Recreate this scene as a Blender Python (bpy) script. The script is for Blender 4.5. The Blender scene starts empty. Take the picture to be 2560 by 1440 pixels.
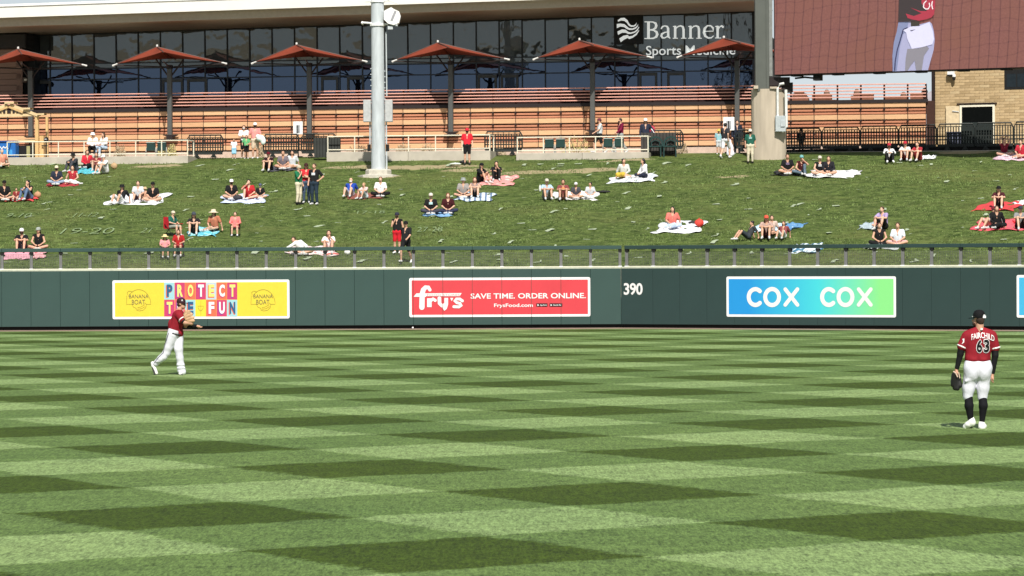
import bpy, math, random
import numpy as np
from mathutils import Vector, Matrix
from mathutils.bvhtree import BVHTree
random.seed(7); np.random.seed(7)
SC = bpy.context.scene
COL = SC.collection
R = math.radians
# ------------------------------------------------------------------ camera
F_PX = 8160.0; CAM = Vector((0, 0, 2.85)); ROLL = 0.005; PITCH = math.atan(89 / F_PX)
cd = bpy.data.cameras.new('camera'); cam = bpy.data.objects.new('camera', cd); COL.objects.link(cam)
cd.sensor_width = 36.0; cd.lens = 36.0 * F_PX / 2560.0; cd.clip_start = 0.5; cd.clip_end = 20000
FW = Vector((0, math.cos(PITCH), -math.sin(PITCH))); UP0 = Vector((0, math.sin(PITCH), math.cos(PITCH))); RT0 = Vector((1, 0, 0))
XA = RT0 * math.cos(ROLL) - UP0 * math.sin(ROLL); YA = RT0 * math.sin(ROLL) + UP0 * math.cos(ROLL)
mw = Matrix((XA, YA, -FW)).transposed().to_4x4(); mw.translation = CAM; cam.matrix_world = mw
SC.camera = cam
# ------------------------------------------------------------------ world, sun, exposure
SUN_EL = R(47); SUN_AZ = R(6)           # azimuth to the right of straight behind the camera
sunv = Vector((math.sin(SUN_AZ) * math.cos(SUN_EL), -math.cos(SUN_AZ) * math.cos(SUN_EL), math.sin(SUN_EL)))
W = bpy.data.worlds.new('World'); SC.world = W; W.use_nodes = True
wn = W.node_tree.nodes; wl = W.node_tree.links
bg = wn['Background']; sky = wn.new('ShaderNodeTexSky'); sky.sky_type = 'NISHITA'; sky.sun_disc = False
sky.sun_elevation = SUN_EL; sky.sun_rotation = math.atan2(sunv.x, sunv.y)
sky.air_density = 1.0; sky.dust_density = 1.6; sky.ozone_density = 1.0
geo = wn.new('ShaderNodeTexCoord'); mp = wn.new('ShaderNodeMapping'); mp.inputs['Scale'].default_value = (1, 1, 4.5)
nz = wn.new('ShaderNodeTexNoise'); nz.inputs['Scale'].default_value = 3.2; nz.inputs['Detail'].default_value = 7; nz.inputs['Roughness'].default_value = .62
rp = wn.new('ShaderNodeValToRGB'); rp.color_ramp.elements[0].position = .36; rp.color_ramp.elements[1].position = .66; rp.color_ramp.elements[0].color = (0, 0, 0, 1)
mx = wn.new('ShaderNodeMixRGB'); mx.inputs[2].default_value = (12.6, 14.0, 14.9, 1)
wl.new(geo.outputs['Generated'], mp.inputs['Vector']); wl.new(mp.outputs[0], nz.inputs['Vector']); wl.new(nz.outputs['Fac'], rp.inputs[0])
mm = wn.new('ShaderNodeMath'); mm.operation = 'MULTIPLY'; mm.inputs[1].default_value = .55
sz = wn.new('ShaderNodeSeparateXYZ'); wl.new(geo.outputs['Generated'], sz.inputs[0])
hz_ = wn.new('ShaderNodeMapRange'); hz_.inputs[1].default_value = 0; hz_.inputs[2].default_value = .30; hz_.inputs[3].default_value = 1.0; hz_.inputs[4].default_value = 0; wl.new(sz.outputs[2], hz_.inputs[0])
mq = wn.new('ShaderNodeMath'); mq.operation = 'MAXIMUM'; wl.new(rp.outputs[0], mm.inputs[0]); wl.new(mm.outputs[0], mq.inputs[0]); wl.new(hz_.outputs[0], mq.inputs[1]); wl.new(mq.outputs[0], mx.inputs[0]); wl.new(sky.outputs[0], mx.inputs[1]); wl.new(mx.outputs[0], bg.inputs[0])
bg.inputs[1].default_value = 0.05
sd = bpy.data.lights.new('sun', 'SUN'); sd.energy = 5.0; sd.angle = R(.53); sd.color = (1, .955, .88)
so = bpy.data.objects.new('sun', sd); COL.objects.link(so); so.location = (30, -60, 80)
so.rotation_euler = sunv.to_track_quat('Z', 'Y').to_euler()
SC.view_settings.view_transform = 'Standard'; SC.view_settings.look = 'None'; SC.view_settings.gamma = 1
SC.view_settings.exposure = 0.26; SC.view_settings.use_curve_mapping = False

# ------------------------------------------------------------------ helpers
def ray(px, py):
    return (FW + XA * ((px - 1280) / F_PX) + YA * ((720 - py) / F_PX))
def ground_hit(px, py, z=0.0):
    d = ray(px, py); t = (z - CAM.z) / d.z
    return CAM + d * t
class Pl:
    """a vertical plane: origin, direction along it; local x along, y away from the camera, z up"""
    def __init__(s, x0, y0, ang):
        s.o = Vector((x0, y0, 0)); s.a = ang; s.d = Vector((math.cos(ang), math.sin(ang), 0)); s.n = Vector((-math.sin(ang), math.cos(ang), 0))
    def hit(s, px, py, w=0.0):
        d = ray(px, py); p0 = s.o + s.n * w
        t = (p0 - CAM).dot(s.n) / d.dot(s.n); p = CAM + d * t
        return ((p - s.o).dot(s.d), p.z)
    def world(s, u, w, z):
        p = s.o + s.d * u + s.n * w; return Vector((p.x, p.y, z))
TH = R(-9)
B0 = Pl(0, 170.0, TH)                     # slatted screen plane; the whole building uses this frame
def lin(c):
    if isinstance(c, str):
        c = tuple(int(c[i:i + 2], 16) / 255 for i in (0, 2, 4)); return tuple(((x + .055) / 1.055) ** 2.4 if x > .04045 else x / 12.92 for x in c)
    return c
_mats = {}
def mat(name, color=(.5, .5, .5), rough=.7, metal=0.0, var=.12, scale=6.0, bump=0.0, bscale=40.0, spec=.4, stretch=(1, 1, 1), obj=True, sheen=0.0):
    key = (name, lin(color), rough)
    if key in _mats: return _mats[key]
    c = lin(color)
    m = bpy.data.materials.new(name); m.use_nodes = True; n = m.node_tree.nodes; l = m.node_tree.links
    b = n['Principled BSDF']; b.inputs['Roughness'].default_value = rough; b.inputs['Metallic'].default_value = metal
    b.inputs['Specular IOR Level'].default_value = spec
    tc = n.new('ShaderNodeTexCoord'); mpn = n.new('ShaderNodeMapping'); mpn.inputs['Scale'].default_value = stretch
    l.new(tc.outputs['Object'], mpn.inputs['Vector'])
    t = n.new('ShaderNodeTexNoise'); t.inputs['Scale'].default_value = scale; t.inputs['Detail'].default_value = 5
    l.new(mpn.outputs[0], t.inputs['Vector'])
    r = n.new('ShaderNodeValToRGB'); e = r.color_ramp.elements; e[0].position = .3; e[1].position = .7
    e[0].color = (*[max(0, x * (1 - var)) for x in c], 1); e[1].color = (*[min(1, x * (1 + var)) for x in c], 1)
    l.new(t.outputs['Fac'], r.inputs[0]); l.new(r.outputs[0], b.inputs['Base Color'])
    if bump:
        t2 = n.new('ShaderNodeTexNoise'); t2.inputs['Scale'].default_value = bscale; t2.inputs['Detail'].default_value = 4
        l.new(mpn.outputs[0], t2.inputs['Vector']); bn = n.new('ShaderNodeBump'); bn.inputs['Strength'].default_value = bump; bn.inputs['Distance'].default_value = .02
        l.new(t2.outputs['Fac'], bn.inputs['Height']); l.new(bn.outputs[0], b.inputs['Normal'])
    _mats[key] = m; return m
def tag(o, label=None, cat=None, group=None, kind=None):
    if label: o['label'] = label
    if cat: o['category'] = cat
    if group: o['group'] = group
    if kind: o['kind'] = kind
    return o
def place(o, loc=None, rz=0.0, parent=None):
    COL.objects.link(o)
    if parent is not None: o.parent = parent
    if loc is not None: o.location = loc
    o.rotation_euler = (0, 0, rz); return o
def thing(name, label, cat, loc, rz=0.0, group=None):
    o = bpy.data.objects.new(name, None); o.empty_display_size = .2; place(o, loc, rz); return tag(o, label, cat, group)
def pth(name, label, cat, pl, u, w, z, group=None):
    return thing(name, label, cat, pl.world(u, w, z), pl.a, group)
def dup(o, parent=None):
    c = o.copy(); COL.objects.link(c)
    if parent is not None: c.parent = parent
    for ch in KIDS.get(o.name, []): KIDS.setdefault(c.name, []).append(dup(ch, c))
    return c
KIDS = {}
class MB:
    def __init__(s): s.v = []; s.f = []
    def add(s, vs, fs):
        b = len(s.v); s.v += [tuple(x) for x in vs]; s.f += [tuple(b + i for i in f) for f in fs]; return s
    def box(s, x0, x1, y0, y1, z0, z1):
        return s.add([(x0, y0, z0), (x1, y0, z0), (x1, y1, z0), (x0, y1, z0), (x0, y0, z1), (x1, y0, z1), (x1, y1, z1), (x0, y1, z1)],
              [(0, 3, 2, 1), (4, 5, 6, 7), (0, 1, 5, 4), (1, 2, 6, 5), (2, 3, 7, 6), (3, 0, 4, 7)])
    def bevbox(s, x0, x1, y0, y1, z0, z1, b):
        """box whose front (y0) edges are chamfered"""
        o = [(x0, z0), (x1, z0), (x1, z1), (x0, z1)]; i = [(x0 + b, z0 + b), (x1 - b, z0 + b), (x1 - b, z1 - b), (x0 + b, z1 - b)]
        vs = [(x, y1, z) for x, z in o] + [(x, y0 + b, z) for x, z in o] + [(x, y0, z) for x, z in i]
        fs = [(3, 2, 1, 0)] + [(a, (a + 1) % 4, 4 + (a + 1) % 4, 4 + a) for a in range(4)] + [(4 + a, 4 + (a + 1) % 4, 8 + (a + 1) % 4, 8 + a) for a in range(4)] + [(8, 9, 10, 11)]
        return s.add(vs, fs)
    def tube(s, pts, r, seg=8, cap=True):
        pts = [Vector(p) for p in pts]; rs = r if isinstance(r, (list, tuple)) else [r] * len(pts)
        vs = []; n = len(pts)
        for i, p in enumerate(pts):
            t = (pts[min(i + 1, n - 1)] - pts[max(i - 1, 0)]).normalized()
            ref = Vector((0, 0, 1)) if abs(t.z) < .9 else Vector((1, 0, 0))
            a = t.cross(ref).normalized(); b = t.cross(a)
            for k in range(seg):
                an = 2 * math.pi * k / seg; vs.append(p + (a * math.cos(an) + b * math.sin(an)) * rs[i])
        fs = [(i * seg + k, i * seg + (k + 1) % seg, (i + 1) * seg + (k + 1) % seg, (i + 1) * seg + k) for i in range(n - 1) for k in range(seg)]
        if cap: fs += [tuple(range(seg))[::-1], tuple((n - 1) * seg + k for k in range(seg))]
        return s.add(vs, fs)
    def poly(s, pts, y=0.0, depth=0.0):
        """flat polygon in the xz plane facing -y, with optional thickness"""
        n = len(pts)
        ar = sum(pts[i][0] * pts[(i + 1) % n][1] - pts[(i + 1) % n][0] * pts[i][1] for i in range(n))
        if ar < 0: pts = pts[::-1]
        if not depth: return s.add([(x, y, z) for x, z in pts], [tuple(range(n))])
        return s.add([(x, y, z) for x, z in pts] + [(x, y + depth, z) for x, z in pts], [tuple(range(n)), tuple(range(n, 2 * n))[::-1]] + [(i, i + n, (i + 1) % n + n, (i + 1) % n) for i in range(n)])
    def stroke(s, pts, w, y=0.0, depth=0.0, rnd=True):
        """thick polyline in the xz plane"""
        P = [Vector(p) for p in pts]; n = len(P); ws = w if isinstance(w, (list, tuple)) else [w] * n
        L = []; Rr = []
        closed = (P[0] - P[-1]).length < 1e-6
        for i in range(n):
            if closed: a = P[i - 1] if i else P[-2]; c = P[i + 1] if i < n - 1 else P[1]
            else: a = P[max(i - 1, 0)]; c = P[min(i + 1, n - 1)]
            t = (c - a).normalized(); nn = Vector((-t.y, t.x))
            L.append(P[i] + nn * ws[i] / 2); Rr.append(P[i] - nn * ws[i] / 2)
        vs = [(p.x, y, p.y) for p in L] + [(p.x, y, p.y) for p in Rr]
        fs = [(i, n + i, n + i + 1, i + 1) for i in range(n - 1)]
        k = 2 * n
        if rnd and not closed:
            for i, sg in ((0, -1), (n - 1, 1)):
                t = (P[1] - P[0]).normalized() if i == 0 else (P[-1] - P[-2]).normalized(); nn = Vector((-t.y, t.x)); t = t * sg
                arc = [P[i] + nn * math.cos(a) * ws[i] / 2 + t * math.sin(a) * ws[i] / 2 for a in [math.pi * j / 6 for j in range(1, 6)]]
                b = len(vs); vs += [(p.x, y, p.y) for p in arc]; ring = [i] + list(range(b, b + 5)) + [n + i]
                fs.append(tuple(ring[::-1]) if sg > 0 else tuple(ring))
        if depth:
            m = len(vs); vs += [(a, b + depth, c) for a, b, c in vs]; fs += [tuple(j + m for j in f)[::-1] for f in fs]
            for i in range(n - 1): fs += [(i, i + 1, m + i + 1, m + i), (n + i + 1, n + i, m + n + i, m + n + i + 1)]
        return s.add(vs, fs)
    def lathe(s, prof, seg=16, c=(0, 0, 0), sx=1, sy=1):
        n = len(prof); vs = []
        for r, z in prof:
            for k in range(seg):
                a = 2 * math.pi * k / seg; vs.append((c[0] + math.cos(a) * r * sx, c[1] + math.sin(a) * r * sy, c[2] + z))
        fs = [(i * seg + k, i * seg + (k + 1) % seg, (i + 1) * seg + (k + 1) % seg, (i + 1) * seg + k) for i in range(n - 1) for k in range(seg)]
        return s.add(vs, fs)
    def mesh(s, name, smooth=False):
        me = bpy.data.meshes.new(name); me.from_pydata(s.v, [], s.f); me.validate(); me.update()
        if smooth: me.polygons.foreach_set('use_smooth', [True] * len(me.polygons))
        return me
    def build(s, name, m, parent=None, loc=None, rz=0.0, smooth=False):
        me = s.mesh(name, smooth); me.materials.append(m); o = bpy.data.objects.new(name, me)
        place(o, loc, rz, parent)
        if parent is not None: KIDS.setdefault(parent.name, []).append(o)
        return o
def inst(me, name, loc, parent=None, rz=0.0, scale=None):
    o = bpy.data.objects.new(name, me); place(o, loc, rz, parent)
    if scale: o.scale = scale
    if parent is not None: KIDS.setdefault(parent.name, []).append(o)
    return o
def text_verts(txt, width=None, height=None, bold=0.0, space=1.0, arc=0.0):
    cu = bpy.data.curves.new('t', 'FONT'); cu.body = txt; cu.offset = bold; cu.space_character = space; cu.resolution_u = 3
    o = bpy.data.objects.new('t', cu); COL.objects.link(o); dg = bpy.context.evaluated_depsgraph_get()
    me = bpy.data.meshes.new_from_object(o.evaluated_get(dg)); V = np.array([v.co[:] for v in me.vertices]); Fs = [tuple(p.vertices) for p in me.polygons]
    bpy.data.objects.remove(o); bpy.data.meshes.remove(me); bpy.data.curves.remove(cu)
    V = V[:, :2]; mn = V.min(0); mxx = V.max(0); V = V - mn; sz = mxx - mn
    sy = height / sz[1] if height else None; sx = width / sz[0] if width else sy
    if sy is None: sy = sx
    V = V * np.array([sx, sy])
    return V, Fs
def text_part(name, txt, x, z, m, parent, width=None, height=None, bold=0.0, y=0.0, depth=0.0, space=1.0, slope=0.0):
    V, Fs = text_verts(txt, width, height, bold, space)
    b = MB()
    pts = [(x + a, y, z + c + slope * a) for a, c in V]
    b.add(pts, Fs)
    if depth: b.add([(p[0], y + depth, p[2]) for p in pts], [])
    o = b.build(name, m, parent)
    if depth:
        md = o.modifiers.new('thick', 'SOLIDIFY'); md.thickness = depth; md.offset = -1
    return o
# ------------------------------------------------------------------ signed-distance bodies
def caps(a, b, ra, rb=None): return ('c', a, b, ra, ra if rb is None else rb)
def ell(c, r): return ('e', c, r)
def sdf_mesh(prims, res=.026, k=.03, cut=None):
    lo = np.array([1e9] * 3); hi = -lo
    for p in prims:
        if p[0] == 'c':
            for q, r in ((p[1], p[3]), (p[2], p[4])): lo = np.minimum(lo, np.array(q) - r); hi = np.maximum(hi, np.array(q) + r)
        else: lo = np.minimum(lo, np.array(p[1]) - np.array(p[2])); hi = np.maximum(hi, np.array(p[1]) + np.array(p[2]))
    lo = lo - res * 2.5; hi = hi + res * 2.5
    n = np.ceil((hi - lo) / res).astype(int) + 1
    g = np.stack(np.meshgrid(*[lo[i] + res * np.arange(n[i]) for i in range(3)], indexing='ij'), -1)
    D = None
    for p in prims:
        if p[0] == 'c':
            a = np.array(p[1], float); b = np.array(p[2], float); ab = b - a; L = max(ab @ ab, 1e-9)
            pa = g - a; t = np.clip((pa @ ab) / L, 0, 1); d = np.sqrt(((pa - t[..., None] * ab) ** 2).sum(-1)) - (p[3] + (p[4] - p[3]) * t)
        else:
            rr = np.array(p[2], float); q = (g - np.array(p[1])) / rr; ln = np.sqrt((q ** 2).sum(-1)); g2 = np.sqrt(((q / rr) ** 2).sum(-1)) + 1e-9
            d = ln * (ln - 1) / g2
        if D is None: D = d
        else:
            h = np.clip(.5 + .5 * (D - d) / k, 0, 1); D = D * (1 - h) + d * h - k * h * (1 - h)
    if cut is not None: D = np.maximum(D, cut(g))
    return snet(D, lo, res)
def snet(D, lo, res):
    s = D < 0; n = np.array(D.shape)
    acc = np.zeros(tuple(n - 1) + (3,)); cnt = np.zeros(tuple(n - 1)); edges = []
    for ax in range(3):
        sl0 = [slice(None)] * 3; sl1 = [slice(None)] * 3; sl0[ax] = slice(0, -1); sl1[ax] = slice(1, None)
        e = s[tuple(sl0)] != s[tuple(sl1)]; idx = np.argwhere(e)
        b, c = (ax + 1) % 3, (ax + 2) % 3
        idx = idx[(idx[:, b] > 0) & (idx[:, c] > 0) & (idx[:, b] < n[b] - 1) & (idx[:, c] < n[c] - 1)]
        i1 = idx.copy(); i1[:, ax] += 1
        f0 = D[tuple(idx.T)]; f1 = D[tuple(i1.T)]; t = f0 / (f0 - f1); P = idx.astype(float); P[:, ax] += t
        cells = []
        for ob, oc in ((-1, -1), (0, -1), (0, 0), (-1, 0)):
            q = idx.copy(); q[:, b] += ob; q[:, c] += oc; np.add.at(acc, tuple(q.T), P); np.add.at(cnt, tuple(q.T), 1); cells.append(q)
        edges.append((cells, f0 < 0))
    used = np.argwhere(cnt > 0); num = -np.ones(tuple(n - 1), int); num[tuple(used.T)] = np.arange(len(used))
    V = acc[tuple(used.T)] / cnt[tuple(used.T)][:, None] * res + lo
    Fs = []
    for cells, ins in edges:
        Q = np.stack([num[tuple(q.T)] for q in cells], 1); Q[~ins] = Q[~ins][:, ::-1]; Fs.append(Q)
    return V, np.concatenate(Fs)
def sdf_obj(name, prims, m, parent, res=.026, k=.03, cut=None):
    V, Q = sdf_mesh(prims, res, k, cut)
    me = bpy.data.meshes.new(name); me.vertices.add(len(V)); me.vertices.foreach_set('co', V.ravel())
    me.loops.add(len(Q) * 4); me.loops.foreach_set('vertex_index', Q.ravel().astype(np.int32))
    me.polygons.add(len(Q)); me.polygons.foreach_set('loop_start', np.arange(0, len(Q) * 4, 4, dtype=np.int32)); me.polygons.foreach_set('loop_total', np.full(len(Q), 4, np.int32))
    me.update(calc_edges=True); me.validate(); me.polygons.foreach_set('use_smooth', [True] * len(me.polygons)); me.materials.append(m)
    o = bpy.data.objects.new(name, me); place(o, None, 0, parent)
    if parent is not None: KIDS.setdefault(parent.name, []).append(o)
    return o
# ================================================================== SETTING
def nt(name):
    m = bpy.data.materials.new(name); m.use_nodes = True; return m, m.node_tree.nodes, m.node_tree.links, m.node_tree.nodes['Principled BSDF']
def mathn(n, l, op, a, b=None, c=None):
    x = n.new('ShaderNodeMath'); x.operation = op
    for i, v in enumerate((a, b, c)):
        if v is None: continue
        if isinstance(v, (int, float)): x.inputs[i].default_value = v
        else: l.new(v, x.inputs[i])
    return x.outputs[0]
def noise(n, l, vec, scale, detail=4, rough=.55):
    t = n.new('ShaderNodeTexNoise'); t.inputs['Scale'].default_value = scale; t.inputs['Detail'].default_value = detail; t.inputs['Roughness'].default_value = rough
    l.new(vec, t.inputs['Vector']); return t.outputs['Fac']
def mixc(n, l, fac, a, b, mode='MIX'):
    x = n.new('ShaderNodeMixRGB'); x.blend_type = mode
    for i, v in ((0, fac), (1, a), (2, b)):
        if isinstance(v, (int, float)): x.inputs[i].default_value = v
        elif isinstance(v, tuple): x.inputs[i].default_value = (*v, 1) if len(v) == 3 else v
        else: l.new(v, x.inputs[i])
    return x.outputs[0]
def mrange(n, l, v, a, b, c, d, smooth=False):
    x = n.new('ShaderNodeMapRange'); x.inputs[1].default_value = a; x.inputs[2].default_value = b; x.inputs[3].default_value = c; x.inputs[4].default_value = d
    if smooth: x.interpolation_type = 'SMOOTHSTEP'
    l.new(v, x.inputs[0]); return x.outputs[0]
# ---- outfield turf, mown in two crossing directions
m, n, l, b = nt('mown_turf'); GR = m
tc = n.new('ShaderNodeTexCoord').outputs['Object']; sp = n.new('ShaderNodeSeparateXYZ'); l.new(tc, sp.inputs[0])
HC = 2.85; OX, OY, S_, T_ = -.2364 * HC, 10.8402 * HC, 1.9425 * HC, .5660
w1 = noise(n, l, tc, 1.3, 3); wob = mathn(n, l, 'MULTIPLY_ADD', w1, .42, -.21)
w2 = noise(n, l, tc, 9.0, 3); wob2 = mathn(n, l, 'MULTIPLY_ADD', w2, .50, -.25)
wb = mathn(n, l, 'ADD', wob, wob2)
dx = mathn(n, l, 'ADD', sp.outputs[0], -OX); dy = mathn(n, l, 'ADD', sp.outputs[1], -OY)
def stripe(ux, uy, sgn):
    a = mathn(n, l, 'ADD', mathn(n, l, 'MULTIPLY', dx, ux / S_), mathn(n, l, 'MULTIPLY', dy, uy / S_))
    a = mathn(n, l, 'ADD', a, mathn(n, l, 'MULTIPLY', wb, sgn / S_))
    fr = mathn(n, l, 'FRACT', mathn(n, l, 'ADD', a, .5)); d = mathn(n, l, 'ABSOLUTE', mathn(n, l, 'ADD', fr, -.5))
    return mrange(n, l, d, .238, .262, 1, 0, True)
s1 = stripe(math.cos(T_), math.sin(T_), 1); s2 = stripe(-math.sin(T_), math.cos(T_), -1)
LG, MG, DG = (.190, .272, .102), (.101, .160, .045), (.042, .069, .007)
col = mixc(n, l, s1, mixc(n, l, s2, LG, MG), mixc(n, l, s2, MG, DG))
big = noise(n, l, tc, .16, 3); col = mixc(n, l, 1.0, col, mixc(n, l, mrange(n, l, big, .3, .7, 0, 1), (.90, .92, .9), (1.1, 1.06, 1.05)), 'MULTIPLY')
f1 = noise(n, l, tc, 11, 6, .75)
ma = n.new('ShaderNodeMapping'); ma.inputs['Scale'].default_value = (1, .16, 1); l.new(tc, ma.inputs[0]); ma = ma.outputs[0]
f2 = noise(n, l, ma, 34, 3, .8); f4 = noise(n, l, ma, 13, 4, .8); f3 = noise(n, l, tc, 1.6, 6, .75)
gr = mathn(n, l, 'ADD', mathn(n, l, 'MULTIPLY', f4, .35), mathn(n, l, 'ADD', mathn(n, l, 'MULTIPLY', f2, .45), mathn(n, l, 'MULTIPLY', f3, .20)))
gf = mrange(n, l, gr, .39, .61, .36, 1.64)
col = mixc(n, l, 1.0, col, gf, 'MULTIPLY')
dry = mrange(n, l, noise(n, l, tc, 24, 5, .8), .60, .74, 0, .4); col = mixc(n, l, dry, col, (.26, .29, .12))
l.new(col, b.inputs['Base Color']); b.inputs['Roughness'].default_value = .7; b.inputs['Specular IOR Level'].default_value = .12
bn = n.new('ShaderNodeBump'); bn.inputs['Strength'].default_value = .55; bn.inputs['Distance'].default_value = .03; l.new(f1, bn.inputs['Height']); l.new(bn.outputs[0], b.inputs['Normal'])
# ---- hillside turf
m, n, l, b = nt('hillside_turf'); HG = m
tc = n.new('ShaderNodeTexCoord').outputs['Object']
a1 = noise(n, l, tc, 2.0, 7, .72); a2 = noise(n, l, tc, 6, 6, .78); a3 = noise(n, l, tc, .22, 4)
c0 = mixc(n, l, mrange(n, l, a1, .38, .64, 0, 1), (.026, .048, .009), (.112, .156, .040))
c0 = mixc(n, l, mrange(n, l, a3, .48, .68, 0, .38), c0, (.15, .155, .05))
c0 = mixc(n, l, mrange(n, l, a2, .53, .70, 0, .8), c0, (.25, .275, .115))
c0 = mixc(n, l, 1.0, c0, mrange(n, l, noise(n, l, tc, 26, 4, .7), .3, .7, .6, 1.4), 'MULTIPLY')
at = n.new('ShaderNodeAttribute'); at.attribute_name = 'bare'
pf = mathn(n, l, 'ADD', at.outputs['Fac'], mathn(n, l, 'MULTIPLY_ADD', a1, .9, -.45))
c0 = mixc(n, l, mrange(n, l, pf, .42, .58, 0, .92), c0, (.34, .28, .165))
l.new(c0, b.inputs['Base Color']); b.inputs['Roughness'].default_value = .85; b.inputs['Specular IOR Level'].default_value = .1
bn = n.new('ShaderNodeBump'); bn.inputs['Strength'].default_value = .8; bn.inputs['Distance'].default_value = .05; l.new(a2, bn.inputs['Height']); l.new(bn.outputs[0], b.inputs['Normal'])
DIRT = mat('track_dirt', (.23, .165, .125), .95, var=.2, scale=2, bump=.3)
CONC = mat('concrete', (.44, .40, .335), .9, var=.13, scale=1.4, bump=.15, bscale=25)
CONCW = mat('stained_concrete', (.45, .385, .30), .9, var=.16, scale=.9, bump=.1, bscale=12, stretch=(3, 3, .5))
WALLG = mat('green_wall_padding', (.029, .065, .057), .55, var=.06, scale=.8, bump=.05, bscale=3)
WALLG2 = mat('dark_green_wall_padding', (.020, .045, .042), .55, var=.06, scale=.8)  # base colour set darker right of the bend than left of it
BLACK = mat('black_rubber', (.006, .006, .006), .8, var=.2)
CREAM = mat('cream_paint', (.74, .71, .58), .5, var=.04)
WHITE = mat('white_paint', (.80, .80, .79), .5, var=.03)
STEEL = mat('galvanised_steel', (.50, .54, .56), .5, metal=.1, var=.12, scale=2.5, stretch=(3, 3, .6))
PGREY = mat('grey_post_paint', (.16, .16, .16), .6, var=.1)

def grid_mesh(name, X, Y, Z, m, smooth=True):
    ny, nx = X.shape; V = np.stack([X, Y, Z], -1).reshape(-1, 3)
    i = np.arange((ny - 1) * (nx - 1)); r = i // (nx - 1); c = i % (nx - 1); q = r * nx + c
    Q = np.stack([q, q + 1, q + nx + 1, q + nx], 1)
    me = bpy.data.meshes.new(name); me.vertices.add(len(V)); me.vertices.foreach_set('co', V.ravel())
    me.loops.add(len(Q) * 4); me.loops.foreach_set('vertex_index', Q.ravel().astype(np.int32)); me.polygons.add(len(Q))
    me.polygons.foreach_set('loop_start', np.arange(0, len(Q) * 4, 4, dtype=np.int32)); me.polygons.foreach_set('loop_total', np.full(len(Q), 4, np.int32))
    me.update(calc_edges=True); me.polygons.foreach_set('use_smooth', [smooth] * len(Q)); me.materials.append(m)
    o = bpy.data.objects.new(name, me); place(o); return o
gp = MB(); gp.add([(-6000, -6000, -.06), (6000, -6000, -.06), (6000, 9000, -.06), (-6000, 9000, -.06)], [(0, 1, 2, 3)])
tag(gp.build('ground', mat('desert_ground', (.30, .25, .17), .95, var=.2, scale=.01)), kind='structure')
BEND = ground_hit(1553, 817); LE = ground_hit(0, 824); RE = ground_hit(2560, 823)
WL = Pl(BEND.x, BEND.y, math.atan2(BEND.y - LE.y, BEND.x - LE.x)); WR = Pl(BEND.x, BEND.y, math.atan2(RE.y - BEND.y, RE.x - BEND.x))
LL = WL.world(-45, 0, 0); RR = WR.world(40, 0, 0)
def strip(name, pts, z, m):
    b_ = MB(); b_.add([(p[0], p[1], z) for p in pts], [tuple(range(len(pts)))]); return tag(b_.build(name, m), kind='structure')
strip('warning_track', [(LL.x, LL.y - 9, 0), (BEND.x, BEND.y - 9, 0), (RR.x, RR.y - 9, 0), (RR.x + 4, RR.y + 4, 0), (BEND.x, BEND.y + 4, 0), (LL.x, LL.y + 4, 0)], -.03, DIRT)
strip('outfield', [(-70, -40, 0), (70, -40, 0), (RR.x, RR.y - 3.2, 0), (BEND.x, BEND.y - 3.2, 0), (LL.x, LL.y - 3.2, 0)], 0.0, GR)
# ---- hillside
TT = math.tan(-TH)
def ywall(X): return np.where(X < BEND.x, BEND.y - (BEND.x - X) * math.tan(WL.a), BEND.y + (X - BEND.x) * math.tan(WR.a))
def ytop(X): return 162.0 - X * TT
ZT = 7.44; ZC = 7.76
def zb0(X, Y):
    yw = ywall(X) + .3; yt = ytop(X); s = (Y - yw) / (yt - yw); sl = (ZT - 2.2) / (yt - yw)
    z = 2.2 + (ZT - 2.2) * s
    return np.minimum(z + np.maximum(0, s - 1) * 0, ZC - .004)
def zb(X, Y): return float(zb0(np.array(float(X)), np.array(float(Y))))
def hill_hit(px, py):
    d = ray(px, py); a, bb = 100.0, 176.0
    def g(t): p = CAM + d * (t / d.y); return p.z - zb(p.x, p.y)
    ts = np.linspace(118, 172, 109); prev = ts[0]
    for t in ts[1:]:
        if g(t) < 0: break
        prev = t
    a, bb = prev, t
    for _ in range(20):
        c = (a + bb) / 2
        if g(c) < 0: bb = c
        else: a = c
    return CAM + d * (a / d.y)
def vnoise(X, Y, sc, seed):
    rs = np.random.RandomState(seed); G = rs.rand(64, 64); x = X * sc; y = Y * sc; xi = np.floor(x).astype(int); yi = np.floor(y).astype(int); fx = x - xi; fy = y - yi
    fx = fx * fx * (3 - 2 * fx); fy = fy * fy * (3 - 2 * fy); g = lambda i, j: G[i % 64, j % 64]
    return (g(xi, yi) * (1 - fx) + g(xi + 1, yi) * fx) * (1 - fy) + (g(xi, yi + 1) * (1 - fx) + g(xi + 1, yi + 1) * fx) * fy
xs = np.arange(-34, 34, .16); T = np.linspace(0, 1, 300)
X = np.tile(xs, (300, 1)); YW = ywall(xs) + .3; YE = ytop(xs) + 6
Y = YW[None] + T[:, None] * (YE - YW)[None]
Z = zb0(X, Y); rel = (vnoise(X, Y, 1.1, 1) - .5) * .05 + (vnoise(X, Y, 3.1, 2) - .5) * .045 + (vnoise(X, Y, .3, 3) - .5) * .06
fade = np.clip((ytop(X) + .8 - Y) / 1.0, 0, 1); Z = Z + rel * fade
hill = grid_mesh('grass_hillside', X, Y, Z, HG); tag(hill, kind='structure')
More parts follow.
